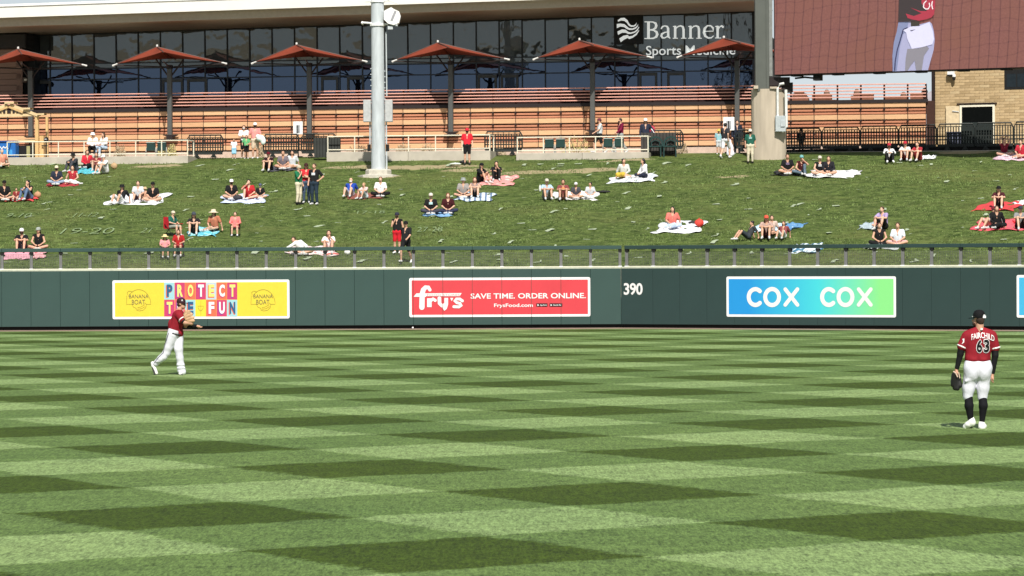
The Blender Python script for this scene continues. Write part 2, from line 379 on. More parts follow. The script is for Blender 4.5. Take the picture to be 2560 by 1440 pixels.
# worn bare patches given by where they lie on the slope
bare = np.zeros(X.shape)
for px, py, rx, ry in [(1050, 418, 3.3, 1.0), (1180, 425, 1.6, .8), (1370, 430, 3.3, .9), (1490, 424, 1.6, .8), (880, 418, 1.6, .7), (390, 416, 1.4, .7), (2410, 381, 1.5, .9),
                        (1690, 508, 2.6, 1.6), (1760, 505, 2.4, 1.3), (1560, 401, 1.6, .5), (1830, 441, .9, .6), (2560, 520, 2.2, 1.3), (2180, 505, 1.6, 1.2), (950, 442, 1.0, .8), (1320, 592, 2.2, 1.6), (1240, 645, 4, 1.2)]:
    p = hill_hit(px, py); k = ((X - p.x) / rx) ** 2 + ((Y - p.y) / ry) ** 2
    amp = 1.0 if py < 445 else .36
    bare = np.maximum(bare, amp * np.exp(-k * .9))
at_ = hill.data.attributes.new('bare', 'FLOAT', 'POINT'); at_.data.foreach_set('value', bare.ravel().astype(np.float32))
# loose tufts standing out of the slope
rs = np.random.RandomState(5); N = 90000; tx = rs.uniform(-25, 24, N); yw = ywall(tx) + .4; ty = yw + rs.rand(N) * (ytop(tx) + .2 - yw)
keep = vnoise(tx, ty, .8, 9) + .5 * vnoise(tx, ty, 3, 10) > .62; tx, ty = tx[keep], ty[keep]; N = len(tx)
tz = zb0(tx, ty); hh = rs.uniform(.03, .085, N); an = rs.rand(N) * 6.28; wd = rs.uniform(.012, .035, N); lx = rs.normal(0, .025, N)
V = np.zeros((N, 3, 3)); V[:, 0] = np.stack([tx - np.cos(an) * wd, ty - np.sin(an) * wd, tz - .01], 1); V[:, 1] = np.stack([tx + np.cos(an) * wd, ty + np.sin(an) * wd, tz - .01], 1); V[:, 2] = np.stack([tx + lx, ty + rs.normal(0, .02, N), tz + hh], 1)
me = bpy.data.meshes.new('grass_tufts'); me.from_pydata(V.reshape(-1, 3).tolist(), [], np.arange(N * 3).reshape(-1, 3).tolist()); 
me.materials.append(mat('tuft_blades', (.12, .17, .045), .7, var=.6, scale=1.2))
o = bpy.data.objects.new('grass_tufts', me); place(o); tag(o, 'loose tufts of grass roughening the hillside lawn', 'grass', kind='stuff')
# ---- concourse behind the crest
cb = MB(); c1 = [(-45, ytop(-45) + 2.3), (45, ytop(45) + 2.3), (45, ytop(45) + 40), (-45, ytop(-45) + 40)]
cb.add([(x, y, ZC) for x, y in c1] + [(x, y, ZC - .6) for x, y in c1], [(0, 1, 2, 3), (0, 4, 5, 1), (1, 5, 6, 2), (2, 6, 7, 3), (3, 7, 4, 0)])
tag(cb.build('concourse', CONC), kind='structure')
# far hills beyond the park
hx = np.linspace(-2500, 4200, 160); prof = 60 + 50 * np.sin(hx / 700) + 30 * np.sin(hx / 230 + 1) + 190 * np.exp(-((hx - 720) / 260) ** 2) + 60 * np.exp(-((hx - 250) / 300) ** 2) + 12 * np.sin(hx / 61)
ty_ = np.linspace(0, 1, 14); Xh = np.tile(hx, (14, 1)); Yh = 4200 + 1500 * ty_[:, None] + 0 * Xh; Zh = -5 + prof[None] * np.sin(ty_[:, None] * math.pi * .95) * (1 + .12 * np.sin(Xh / 90 + ty_[:, None] * 9))
tag(grid_mesh('hills', Xh, Yh, Zh, mat('far_hills', (.38, .34, .36), .95, var=.15, scale=.004)), kind='structure')

# ================================================================== OUTFIELD WALL
zlo, zhi = .10, 2.22
def wall(pl, name, label, umin, umax, upost, pad_u, m, side):
    root = pth(name, label, 'wall', pl, 0, 0, 0)
    bk = MB(); bk.box(min(umin, umax), max(umin, umax), .22, .55, -.1, zhi - .02); bk.build('backing', CONC, root)
    kb = MB(); kb.box(umin, umax, .12, .215, -.05, zlo + .05); kb.build('base_gap_shade', BLACK, root)  # black board stands in for the shade under the raised pads
    for a, c in zip(pad_u[:-1], pad_u[1:]):
        p = MB(); p.bevbox(0.003, c - a - .003, 0, .2, zlo, zhi, .007 if side < 0 else .004); p.build('wall_pad', m, root, (a, 0, 0))
    cu = MB(); cu.box(umin, umax, .03, .5, zhi + .003, zhi + .07); cu.build('curb', mat('pale_curb', (.46, .48, .38), .8), root)
    return root
PXL = [6.7 + i * 73.76 for i in range(-5, 22)]
uL = [WL.hit(x, 645)[0] for x in (6.7, 1553.5)]; stepL = (uL[1] - uL[0]) / 21
uposL = [uL[1] - .05 - stepL * i for i in range(36)][::-1]
uR = [WR.hit(x, 640)[0] for x in (1563, 2546)]; stepR = (uR[1] - uR[0]) / 14
uposR = [uR[0] + stepR * i for i in range(24)]
padL = sorted([0 - .0] + [WL.hit(1476.4, 740)[0] - stepL * i for i in range(36)]); padR = [0] + [WR.hit(1632, 740)[0] + stepR * i for i in range(24)]
wallL = wall(WL, 'outfield_wall', 'long green padded outfield wall left of the bend beside the 390 mark', padL[0], 0, None, padL, WALLG, -1)
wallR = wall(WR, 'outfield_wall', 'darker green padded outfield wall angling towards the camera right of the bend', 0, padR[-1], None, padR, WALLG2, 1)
def railing(pl, label, us, m):
    root = pth('wall_railing', label, 'railing', pl, 0, .1, zhi + .07, 'railings on the outfield wall')
    zt0, zt1 = .66, .80
    a = us[0] - .06
    k = 2
    ends = [us[0] - .07] + us[2::2] + ([us[-1]] if len(us) % 2 == 0 else [])
    for p, q in zip(ends[:-1], ends[1:]):
        b_ = MB(); b_.bevbox(.004, q - p - .004 + (.06 if q == us[-1] else 0), -.03, .17, zt0, zt1, .01); b_.build('top_board', m, root, (p, 0, 0))
    pm = MB(); pm.box(-.05, .05, .03, .09, 0, zt0 - .1); pm.box(-.055, -.03, .0, .03, .0, zt0 - .1); pm = pm.mesh('post'); pm.materials.append(PGREY)
    br = MB(); br.box(-.07, .07, 0.0, .14, zt0 - .1, zt0 - .002); br = br.mesh('bracket'); br.materials.append(BLACK)
    ft = MB(); ft.box(-.07, .07, -.02, .12, 0, .03); ft = ft.mesh('foot'); ft.materials.append(WHITE)
    for u in us:
        p = inst(pm, 'post', (u, 0, 0), root); inst(br, 'bracket', (0, 0, 0), p); inst(ft, 'foot', (0, 0, 0), p)
    wires = MB(); mw_ = mat('mesh_wire', (.13, .13, .12), .5, metal=.3)
    for p, q in zip(us[:-1], us[1:]):
        w_ = q - p - .12; nv = int(w_ / .062)
        for i in range(nv + 1):
            x = p + .06 + w_ * i / nv; wires.box(x - .004, x + .004, .058, .064, .03, zt0 - .08)
        for i in range(10):
            z = .04 + (zt0 - .13) * i / 9; wires.box(p + .06, q - .06, .052, .058, z - .004, z + .004)
    o = wires.build('wire_mesh', mw_, root); o['kind'] = 'stuff'
    bt = MB()
    bt.box(us[0], us[-1], .055, .065, .0, .02); bt.build('bottom_rail', CREAM, root)
    return root
railing(WL, 'green topped mesh railing on the outfield wall left of the bend', uposL, WALLG)
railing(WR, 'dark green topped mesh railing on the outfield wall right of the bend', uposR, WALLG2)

# ---- wall signs
class Sign:
    def __init__(s, pl, x0, y0, x1, y1, name, label, group=None, w=-.012, cat='sign'):
        s.pl = pl; s.w = w; s.u0, s.z1 = pl.hit(x0, y0, w); s.u1, s.z0 = pl.hit(x1, y1, w)
        s.u0b, s.z0b = pl.hit(x0, y1, w)
        s.z0 = (s.z0 + s.z0b) / 2
        s.root = pth(name, label, cat, pl, s.u0, w, s.z0, group)
    def q(s, px, py):
        u, z = s.pl.hit(px, py, s.w); return (u - s.u0, z - s.z0)
    def qs(s, pts, sc=1, ox=0, oy=0): return [s.q(x / sc + ox, y / sc + oy) for x, y in pts]
    def m(s, px): return px / F_PX * 122
def rnd(x0, z0, x1, z1, r, k=4):
    P = []
    for cx, cz, a0 in ((x1 - r, z0 + r, -90), (x1 - r, z1 - r, 0), (x0 + r, z1 - r, 90), (x0 + r, z0 + r, 180)):
        P += [(cx + r * math.cos(R(a0 + 90 * i / k)), cz + r * math.sin(R(a0 + 90 * i / k))) for i in range(k + 1)]
    return P
def wsign(pl, x0, y0, x1, y1, label, inner):
    s = Sign(pl, x0, y0, x1, y1, 'wall_sign', label, 'advertising signs on the outfield wall')
    a, h = s.u1 - s.u0, s.z1 - s.z0
    b_ = MB(); b_.poly(rnd(0, 0, a, h, .06), 0, .01); b_.build('white_border', WHITE, s.root)
    b_ = MB(); b_.poly(rnd(.09, .09, a - .09, h - .09, .02), -.004, .003); b_.build('panel', inner, s.root)
    s.a, s.h = a, h; return s
def seams(s, us):
    for u in us:
        if s.u0 < u < s.u1:
            b_ = MB(); b_.box(u - s.u0 - .008, u - s.u0 + .008, -.0225, -.021, .0, s.h); b_.build('pad_seam', s_seam, s.root)
s_seam = mat('seam_shadow_line', (.16, .06, .05), .8)
# sign one: yellow
YEL = mat('yellow_print', (.67, .54, .045), .5, var=.03); GOLD = mat('olive_line_print', (.30, .26, .03), .5)
s = wsign(WL, 281, 701, 724, 797, 'wide yellow sign reading PROTECT THE FUN between two round emblems', YEL)
pc = {'lb': (.36, .66, .72), 'mg': (.60, .05, .16), 'or': (.80, .17, .08), 'pk': (.72, .12, .16), 'pl': (.52, .62, .74), 'ye': (.87, .70, .05), 'vi': (.28, .06, .33)}
pm_ = {k: mat('print_' + k, tuple(.82 * x for x in v), .5, var=.02) for k, v in pc.items()}; NAVY = mat('navy_print', (.02, .09, .20), .5, var=.02); PYEL = mat('pale_yellow_print', (.76, .64, .17), .5, var=.02); PW = mat('white_print', (.74, .73, .72), .5, var=.02)
cw = 142.6; rows = [(88, 320, 'PROTECT', ['lb', 'mg', 'or', 'mg', 'pl', 'or', 'mg'], [NAVY, PYEL, PYEL, PW, PYEL, PW, PYEL]), (325, 550, 'THE FUN', ['mg', 'pk', 'lb', 'ye', 'or', 'mg', 'lb'], [PYEL, PW, NAVY, None, PW, PW, NAVY])]
for y0, y1, word, cols, lets in rows:
    for i, ch in enumerate(word):
        xa, xb = 765 + cw * i, 765 + cw * (i + 1) - 3
        (p0, p1, p2, p3) = s.qs([(xa, y0), (xb, y0), (xb, y1), (xa, y1)], 5.447, 270, 690)
        b_ = MB(); b_.poly([p0, p1, p2, p3], -.008, .003); b_.build('letter_square', pm_[cols[i]], s.root)
        if lets[i] is None:
            c = s.qs([(xa + 30, y0 + 85), (xa + 110, y0 + 85), (xa + 100, y0 + 120), (xa + 75, y0 + 150), (xa + 60, y0 + 150), (xa + 40, y0 + 120)], 5.447, 270, 690)
            b_ = MB(); b_.stroke(c + [c[0]], .02, -.012); b_.stroke(s.qs([(xa + 71, y0 + 15), (xa + 71, y0 + 210)], 5.447, 270, 690), .012, -.0125); b_.build('small_emblem', GOLD, s.root); continue
        w_ = (p1[0] - p0[0]); h_ = p0[1] - p3[1]
        text_part('shadow_letter', ch, p3[0] + w_ * .17, p3[1] + h_ * .10, pm_['vi' if cols[i] in ('mg', 'pk') else 'mg' if cols[i] == 'or' else 'or'], s.root, w_ * .62, h_ * .74, .05, -.0125)
        text_part('letter', ch, p3[0] + w_ * .26, p3[1] + h_ * .16, lets[i], s.root, w_ * .56, h_ * .72, .05, -.018)
def emblem(dx):
    q = lambda pts: s.qs([(x + dx, y) for x, y in pts], 5.447, 270, 690)
    b_ = MB(); cx, cy, r_ = 418, 385, 165
    arc = [(cx + r_ * math.cos(a), cy - 200 * math.sin(a)) for a in [math.pi * i / 22 for i in range(0, 19)]]
    b_.stroke(q([(cx + 100, 385), (cx + r_, 385)] + arc[1:]), .02, -.010)
    b_.stroke(q([(cx - r_ + 4, 270), (cx - r_, 385), (cx - 85, 385)]), .02, -.0105)
    b_.stroke(q([(330, 385), (345, 420), (385, 440), (390, 465), (430, 475), (480, 465), (515, 430), (525, 385), (500, 365)]), .018, -.0115)
    b_.stroke(q([(405, 430), (450, 420), (500, 390)]), .014, -.012); b_.stroke(q([(400, 450), (455, 445), (505, 415)]), .014, -.0125); b_.stroke(q([(270, 255), (262, 225), (285, 205), (318, 208), (330, 222)]), .016, -.013)
    b_.build('round_emblem', GOLD, s.root)
    (x0, z0), (x1, z1), (x2, z2), (x3, z3) = q([(288, 303), (552, 250), (325, 388), (505, 322)])
    DK = mat('olive_letter_print', (.13, .12, .06), .5)
    text_part('emblem_word', 'BANANA', x0, z0, DK, s.root, x1 - x0, z1 - z0, .0, -.014); text_part('emblem_word', 'BOAT', x2, z2, DK, s.root, x3 - x2, z3 - z2, .0, -.014)
emblem(0); emblem(1694)
# sign two: red
RED = mat('red_print', (.58, .048, .062), .5, var=.05, scale=1)
s = wsign(WL, 1023, 695, 1476, 792, 'wide red sign reading SAVE TIME. ORDER ONLINE. with a white wordmark', RED)
seams(s, padL)
Q = lambda pts: s.qs(pts, 5.333, 1020, 680)
b_ = MB(); k = s.m(1) / 5.333
b_.stroke(Q([(292, 238), (272, 205), (235, 205), (205, 235), (190, 290), (185, 470)]), [44 * k, 52 * k, 60 * k, 66 * k, 70 * k, 72 * k], -.010)
b_.poly(Q([(75, 330), (112, 285), (716, 280), (690, 322), (240, 322), (240, 332)]), -.014)
b_.stroke(Q([(285, 350), (285, 468)]), 62 * k, -.0165, rnd=False); b_.stroke(Q([(300, 385), (335, 358), (362, 378)]), 44 * k, -.0185)
b_.stroke(Q([(418, 350), (422, 420), (450, 448), (490, 440)]), 50 * k, -.0165); b_.stroke(Q([(510, 345), (510, 430), (495, 478), (470, 496)]), 52 * k, -.0185, rnd=False)
b_.poly(Q([(562, 345), (605, 345), (583, 390)]), -.0165)
b_.stroke(Q([(725, 385), (690, 360), (645, 360), (622, 385), (650, 408), (695, 420), (712, 445), (680, 465), (612, 462)]), 40 * k, -.0185)
b_.build('wordmark', PW, s.root)
(x0, z0), (x1, z1) = Q([(255, 318), (690, 292)]); text_part('lettering', 'FOOD STORES', x0, z0, mat('pink_print', (.75, .25, .25), .5), s.root, x1 - x0, z1 - z0, 0, -.0185)
(x0, z0), (x1, z1) = Q([(835, 357), (2370, 278)]); text_part('slogan', 'SAVE TIME. ORDER ONLINE.', x0, z0, PW, s.root, x1 - x0, z1 - z0, .02, -.012)
(x0, z0), (x1, z1) = Q([(1148, 482), (1665, 418)]); text_part('web_address', 'FrysFood.com', x0, z0, PW, s.root, x1 - x0, z1 - z0, .02, -.012)
for xa, xb, w_ in ((1712, 1860, 'App Store'), (1887, 2058, 'Google Play')):
    b_ = MB(); b_.poly(Q([(xa, 462), (xb, 462), (xb, 418), (xa, 418)]), -.012); b_.build('store_badge', BLACK, s.root)
    (x0, z0), (x1, z1) = Q([(xa + 48, 455), (xb - 10, 430)]); text_part('badge_words', w_, x0, z0, PW, s.root, x1 - x0, z1 - z0, .02, -.017)
    b_ = MB(); b_.poly(Q([(xa + 14, 455), (xa + 14, 427), (xa + 38, 441)]), -.017); b_.build('badge_mark', PW, s.root)
# sign three and four: blue to green
m, n, l, b = nt('blue_green_print'); g = n.new('ShaderNodeTexCoord'); sp = n.new('ShaderNodeSeparateXYZ'); l.new(g.outputs['Generated'], sp.inputs[0])
r_ = n.new('ShaderNodeValToRGB'); l.new(sp.outputs[0], r_.inputs[0]); e = r_.color_ramp.elements
e[0].position = .12; e[0].color = (.010, .26, .62, 1); e[1].position = .92; e[1].color = (.22, .68, .22, 1); x_ = e.new(.55); x_.color = (.05, .56, .62, 1)
l.new(r_.outputs[0], b.inputs['Base Color']); b.inputs['Roughness'].default_value = .5; BG_ = m
BLP = mat('sky_blue_print', (.05, .40, .66), .5, var=.03)
def ring(s, cx, cy, rx, ry, a0, a1, w_, y):
    pts = [(cx + rx * math.cos(R(a)), cy - ry * math.sin(R(a))) for a in np.linspace(a0, a1, 25)]
    b_.stroke(s.qs(pts, 3.282, 1780, 600), w_, y)
s = wsign(WR, 1816, 691.4, 2240, 792.6, 'blue to green sign with the white word COX printed twice', BG_); k = s.m(1) / 3.282 * 1.02
for ox in (0, 602):
    b_ = MB(); ring(s, 357 + ox, 468, 55, 65, 48, 312, 34 * k, -.010); b_.build('letter', PW, s.root)
    b_ = MB(); ring(s, 494 + ox, 468, 57, 66, 0, 360, 34 * k, -.010); b_.build('letter', PW, s.root)
    b_ = MB(); b_.stroke(s.qs([(602 + ox, 404), (702 + ox, 532)], 3.282, 1780, 600), 31 * k, -.010); b_.stroke(s.qs([(702 + ox, 404), (602 + ox, 532)], 3.282, 1780, 600), 31 * k, -.014); b_.build('letter', PW, s.root)
s = wsign(WR, 2541.5, 687.5, 2990, 795, 'sky blue sign with white border cut off by the right edge', BLP)
# distance mark
s = Sign(WR, 1559, 707, 1607, 738, 'distance_mark', 'white number 390 painted on the wall right of the bend', w=-.005)
(x0, z0), (x1, z1) = s.q(1559.5, 737.5), s.q(1606.5, 707.5)
text_part('number', '390', x0, z0, PW, s.root, x1 - x0, z1 - z0, .025, 0.0, space=.95)
# ================================================================== BUILDING BEHIND THE HILL
WIDE = [mat('cream_timber_%s' % 'abc'[i], c, .6, var=.10, scale=3, stretch=(.5, 4, 9)) for i, c in enumerate([(.58, .34, .185), (.54, .31, .165), (.61, .37, .20)])]
NARR = [mat('peach_timber_%s' % 'abc'[i], c, .6, var=.12, scale=3, stretch=(.5, 4, 9)) for i, c in enumerate([(.46, .19, .105), (.43, .18, .10), (.49, .21, .12)])]
RAILM = mat('rose_timber', (.66, .34, .27), .6, var=.1, scale=3, stretch=(.5, 4, 9)); MAROON = mat('maroon_steel', (.018, .005, .005), .9); DARKB = mat('dark_brown_backing', (.045, .018, .012), .9)
BRK = mat('black_bracket', (.015, .008, .008), .6)
ua = B0.hit(399.3, 290)[0]; ub = B0.hit(1573.5, 280)[0]; nb = round((ub - ua) / 1.22); ST = (ub - ua) / nb
uL0 = ua - ST * 9; uEnd = B0.hit(2315, 300)[0]; nbay = int((uEnd - uL0) / ST)
us_ = [uL0 + ST * i for i in range(nbay + 1)] + [uEnd]
z1530 = [B0.hit(1530, y)[1] for y in (294.2, 353.9)]; ZS = (z1530[0] - z1530[1]) / 2
ztops = [z1530[0] + ZS, z1530[0], z1530[0] - ZS, z1530[0] - 2 * ZS]
ZD = ztops[0] + .06
zbase = ztops[3] - .30
root = pth('slatted_timber_wall', 'long retaining wall of cream and peach timber slats under the deck', 'wall', B0, us_[0], 0, ZC)
def lz(z): return z - ZC
u0_ = us_[0]
b_ = MB(); b_.box(0, uEnd - u0_, .09, .35, -.05, lz(ZD)); b_.build('backing', DARKB, root)
b_ = MB(); b_.box(uEnd - u0_ + .02, B0.hit(2337, 300)[0] - u0_, .02, .6, -.1, lz(ZD)); b_.build('end_panel', DARKB, root)
b_ = MB(); b_.box(-1, uEnd - u0_ + .3, -.12, .5, -.05, lz(zbase - .03)); b_.build('plinth', mat('rose_concrete', (.47, .36, .29), .9, var=.1), root)
wm = []
for a, c in ((ST - .025, 'w'), (ST - .025, 'n')): pass
def slatmesh(L, h, m, nm):
    q = MB(); q.bevbox(0, L, 0, .05, 0, h, .018); me = q.mesh(nm); me.materials.append(m); return me
for r_, zt in enumerate(ztops):
    hts = [('wide_slat', zt - .255, .25)] + ([('narrow_slat', zt - .27 - .05 - .115, .115), ('narrow_slat', zt - .27 - .05 - .115 - .05 - .115, .115)] if r_ < 3 else [])
    for nm, z, h in hts:
        if nm == 'wide_slat':
            ms = [slatmesh(ST - .022, h, WIDE[i], nm) for i in range(3)]
            for i in range(nbay): inst(ms[(i * 7 + r_ * 3) % 3], nm, (us_[i] - u0_ + .011, -.055 + .006 * random.random(), lz(z)), root)
            inst(slatmesh(uEnd - us_[-2] - .02, h, WIDE[0], nm), nm, (us_[-2] - u0_ + .011, -.055, lz(z)), root)
        else:
            ms = [slatmesh(ST * 3 - .012, h, NARR[i], nm) for i in range(3)]
            for i in range(0, nbay - 2, 3): inst(ms[(i * 5 + r_) % 3], nm, (us_[i] - u0_ + .006, .012 + .004 * random.random(), lz(z)), root)
            i = nbay - nbay % 3
            inst(slatmesh(uEnd - us_[i] - .02, h, NARR[1], nm), nm, (us_[i] - u0_ + .006, .012, lz(z)), root)
bm = MB(); bm.box(-.009, .009, -.045, .06, 0, 0 + ztops[0] - zbase); bm = bm.mesh('upright'); bm.materials.append(BRK)
cm = MB()
for zt in ztops: cm.poly([(-.06, zt - .325 - zbase), (.06, zt - .325 - zbase), (.025, zt - .25 - zbase), (-.025, zt - .25 - zbase)], -.08, .08)
cm = cm.mesh('clip_row'); cm.materials.append(BRK)
for u in us_[:-1]:
    p = inst(bm, 'upright', (u - u0_, 0, lz(zbase)), root); inst(cm, 'clip_row', (0, 0, 0), p)
# deck with its guard rail
dk = pth('upper_deck', 'raised deck above the slatted timber wall with dark edge beam', 'deck', B0, us_[0], 0, ZD)
b_ = MB(); b_.box(0, uEnd - u0_ + .1, -.10, .36, -.085, .09); b_.build('edge_beam', BRK, dk)
b_ = MB(); b_.box(-1, uEnd - u0_ + .1, .36, 9.0, -.3, 0.02); b_.build('floor', mat('deck_floor', (.16, .09, .07), .8), dk)
rr = pth('deck_railing', 'guard railing of six rose coloured timber rails along the deck edge', 'railing', B0, us_[0], .06, ZD + .09)
zr = [B0.hit(1575, 218.5)[1], B0.hit(1575, 257.6)[1]]; rst = (zr[0] - zr[1]) / 5
rm = MB(); rm.bevbox(0, ST * 3 - .01, 0, .10, -.027, .027, .006); rm = rm.mesh('rail'); rm.materials.append(RAILM)
for k in range(6):
    z = zr[1] + rst * k - (ZD + .09)
    for i in range(0, nbay - 2, 3): inst(rm, 'rail', (us_[i] - u0_, -.05, z), rr)
    i = nbay - nbay % 3; e_ = MB(); e_.bevbox(0, uEnd - us_[i], 0, .10, -.028, .028, .006); e_.build('rail', RAILM, rr, (us_[i] - u0_, -.05, z))
q = MB(); q.box(-1, B0.hit(1890, 200)[0] - u0_, .8, .9, -.12, zr[0] - ZD - .16); q.build('shade_backing', MAROON, rr)  # added near-black panel standing in for the deck's shade behind the rails
pm2 = MB(); pm2.box(-.045, .045, .055, .12, -.02, zr[0] - ZD - .09); pm2 = pm2.mesh('post'); pm2.materials.append(MAROON)
for u in us_: inst(pm2, 'post', (u - u0_, 0, 0), rr)
# ---- glazed building
WF = 5.93
FX = [79, 124.0, 180.0] ; uM = [B0.hit(x, 120, WF)[0] for x in (180, 1828.5)]; nm_ = round((uM[1] - uM[0]) / 1.24); sM = (uM[1] - uM[0]) / nm_
um = [B0.hit(79, 150, WF)[0], uM[0] - sM] + [uM[0] + sM * i for i in range(nm_ + 1)] + [B0.hit(1886, 100, WF)[0]]
tl = B0.hit(79, 88, WF); tr = B0.hit(1885, 28.5, WF)
def ztop(u): return tl[1] + (tr[1] - tl[1]) * (u - tl[0]) / (tr[0] - tl[0])
z143, z157, z183 = B0.hit(1280, 143.5, WF)[1], B0.hit(1280, 156.5, WF)[1], B0.hit(1280, 184, WF)[1]
bd = pth('glazed_building', 'long building with dark glass front under a white edged roof', 'building', B0, um[0], WF, ZD)
U0 = um[0]
FRM = mat('dark_mullion', (.018, .02, .022), .5, var=.1); FRM2 = mat('blue_grey_mullion', (.05, .06, .075), .5, var=.1); DOORM = mat('grey_door_frame', (.10, .105, .10), .5, var=.1)
def glass(name, tint, refl, bump=.05):
    m = bpy.data.materials.new(name); m.use_nodes = True; n = m.node_tree.nodes; l = m.node_tree.links; n.remove(n['Principled BSDF'])
    o_ = n['Material Output']; g = n.new('ShaderNodeBsdfGlossy'); g.inputs['Roughness'].default_value = .015; g.inputs['Color'].default_value = (*refl, 1)
    d = n.new('ShaderNodeBsdfDiffuse'); d.inputs['Color'].default_value = (*tint, 1); a = n.new('ShaderNodeAddShader'); l.new(g.outputs[0], a.inputs[0]); l.new(d.outputs[0], a.inputs[1]); l.new(a.outputs[0], o_.inputs[0])
    tc = n.new('ShaderNodeTexCoord'); mp_ = n.new('ShaderNodeMapping'); mp_.inputs['Scale'].default_value = (1, 1, .8); l.new(tc.outputs['Object'], mp_.inputs[0])
    oi = n.new('ShaderNodeObjectInfo'); ad = n.new('ShaderNodeVectorMath'); ad.operation = 'ADD'; sc = n.new('ShaderNodeVectorMath'); sc.operation = 'SCALE'
    cx = n.new('ShaderNodeCombineXYZ'); l.new(oi.outputs['Random'], cx.inputs[0]); l.new(oi.outputs['Random'], cx.inputs[2]); l.new(cx.outputs[0], sc.inputs[0]); sc.inputs[3].default_value = 37
    l.new(mp_.outputs[0], ad.inputs[0]); l.new(sc.outputs[0], ad.inputs[1])
    t = noise(n, l, ad.outputs[0], 1.1, 2, .4); bn = n.new('ShaderNodeBump'); bn.inputs['Strength'].default_value = bump; bn.inputs['Distance'].default_value = .02; l.new(t, bn.inputs['Height']); l.new(bn.outputs[0], g.inputs['Normal'])
    return m
GU = glass('ceiling_grey_glass', (.066, .076, .078), (.075, .08, .08), .35); GL = glass('blue_tinted_glass', (.006, .009, .018), (.060, .080, .120), .35)  # upper panes: grey of the lit ceiling inside is put into their colour
def lb(u): return u - U0
for i, (a, c) in enumerate(zip(um[:-1], um[1:])):
    for k, (z0, z1, g) in enumerate([(ZD + .02, z183, GL), (z183, z157, GL), (z157, z143, GU), (z143, None, GU)]):
        q = MB(); p0, p1 = a + .03, c - .03
        if z1 is None: q.v = []; q.add([(lb(p0), .02, z0 - ZD + .03), (lb(p1), .02, z0 - ZD + .03), (lb(p1), .02, ztop(p1) - ZD - .05), (lb(p0), .02, ztop(p0) - ZD - .05)], [(0, 1, 2, 3)])
        else: q.add([(lb(p0), .02, z0 - ZD + .03), (lb(p1), .02, z0 - ZD + .03), (lb(p1), .02, z1 - ZD - .03), (lb(p0), .02, z1 - ZD - .03)], [(0, 1, 2, 3)])
        cen = Vector((lb((p0 + p1) / 2), .02, sum(v[2] for v in q.v) / 4)); q.v = [tuple(Vector(v) - cen) for v in q.v]
        o = q.build('pane', g, bd, cen); o.rotation_euler = ((.032 if z1 is None else 0) + random.gauss(0, .0025), 0, random.gauss(0, .0035))
for i, u in enumerate(um):
    wd = .035 if 0 < i < len(um) - 1 else .12
    q = MB(); q.box(-wd, wd, -.05, .05, z157 - ZD, ztop(u) - ZD); q.build('mullion', FRM, bd, (lb(u), 0, 0))
    q = MB(); q.box(-wd * .9, wd * .9, -.05, .05, 0, z157 - ZD - .002); q.build('mullion', FRM2, bd, (lb(u), 0, 0))
for z, hgt in ((z143, .03), (z157, .035), (z183, .03)):
    q = MB(); q.box(0, lb(um[-1]), -.035, .045, z - ZD - hgt, z - ZD + hgt); q.build('transom', FRM2, bd)
q = MB(); q.v = []; q.add([(0, -.06, tl[1] - ZD - .07), (lb(um[-1]), -.06, tr[1] - ZD - .07), (lb(um[-1]), -.06, tr[1] - ZD + .01), (0, -.06, tl[1] - ZD + .01)], [(0, 1, 2, 3)]); q.build('head_flashing', FRM, bd)
for xa, xb in ((84, 127), (405, 458), (468, 518), (803, 846), (868, 910), (1194, 1242), (1252, 1296), (1598, 1643), (1668, 1714)):
    a = B0.hit(xa, 200, WF)[0]; c = B0.hit(xb, 200, WF)[0]; q = MB(); h = z183 - ZD - .05
    q.box(0, .12, -.07, .0, 0, h); q.box(c - a - .12, c - a, -.07, .0, 0, h); q.box(.12, c - a - .12, -.07, .0, h - .16, h); q.build('door_frame', DOORM, bd, (lb(a), 0, 0))
# solid volume behind the glass
q = MB(); q.box(-14, lb(um[-1]) + .2, .12, 16, -3, tl[1] - ZD - .1); q.build('body', mat('building_shadow_wall', (.03, .03, .03), .9), bd)
q = MB(); q.add([(-14, .1, tl[1] - ZD - .6), (lb(um[-1]) + .2, .1, tl[1] - ZD - .6), (lb(um[-1]) + .2, .1, tr[1] - ZD), (-14, .1, tl[1] - ZD)], [(0, 1, 2, 3)]); q.build('upper_backing', FRM, bd)
# roof: white edge, taupe beam, soffit
TAUPE = mat('taupe_beam', (.40, .35, .28), .8, var=.06); TAUPE2 = mat('taupe_soffit', (.36, .32, .245), .85, var=.06); WFA = mat('white_fascia', (.70, .68, .63), .6, var=.04, scale=.7)
wsf = WF - 7.2
def zat(y0px, y1px, w):
    a = B0.hit(0, y0px, w); c = B0.hit(640, y1px, w); return lambda u: a[1] + (c[1] - a[1]) * (u - a[0]) / (c[0] - a[0])
zs = zat(67, 45, wsf); zbm = zat(44.5, 23, wsf); zf0 = zat(44.5, 23.2, wsf - .5); zf1 = zat(12, -9.5, wsf - .5)
ul, ur = U0 - 14, um[-1] + 1.0
def quadp(name, pts, m): q = MB(); q.add([(lb(u), w - WF, z - ZD) for u, w, z in pts], [(0, 1, 2, 3)]); return q.build(name, m, rf)
rf = tag(bpy.data.objects.new('roof', bpy.data.meshes.new('roof')), None); place(rf, (0, 0, 0), 0, bd)
q = MB(); q.add([(lb(ul), wsf - WF - .5, zf1(ul) - ZD), (lb(ur), wsf - WF - .5, zf1(ur) - ZD), (lb(ur), 10, zf1(ur) - ZD + .3), (lb(ul), 10, zf1(ul) - ZD + .3)], [(0, 1, 2, 3)])
me = q.mesh('roof'); me.materials.append(mat('roof_sheet', (.5, .5, .48), .6)); rf.data = me
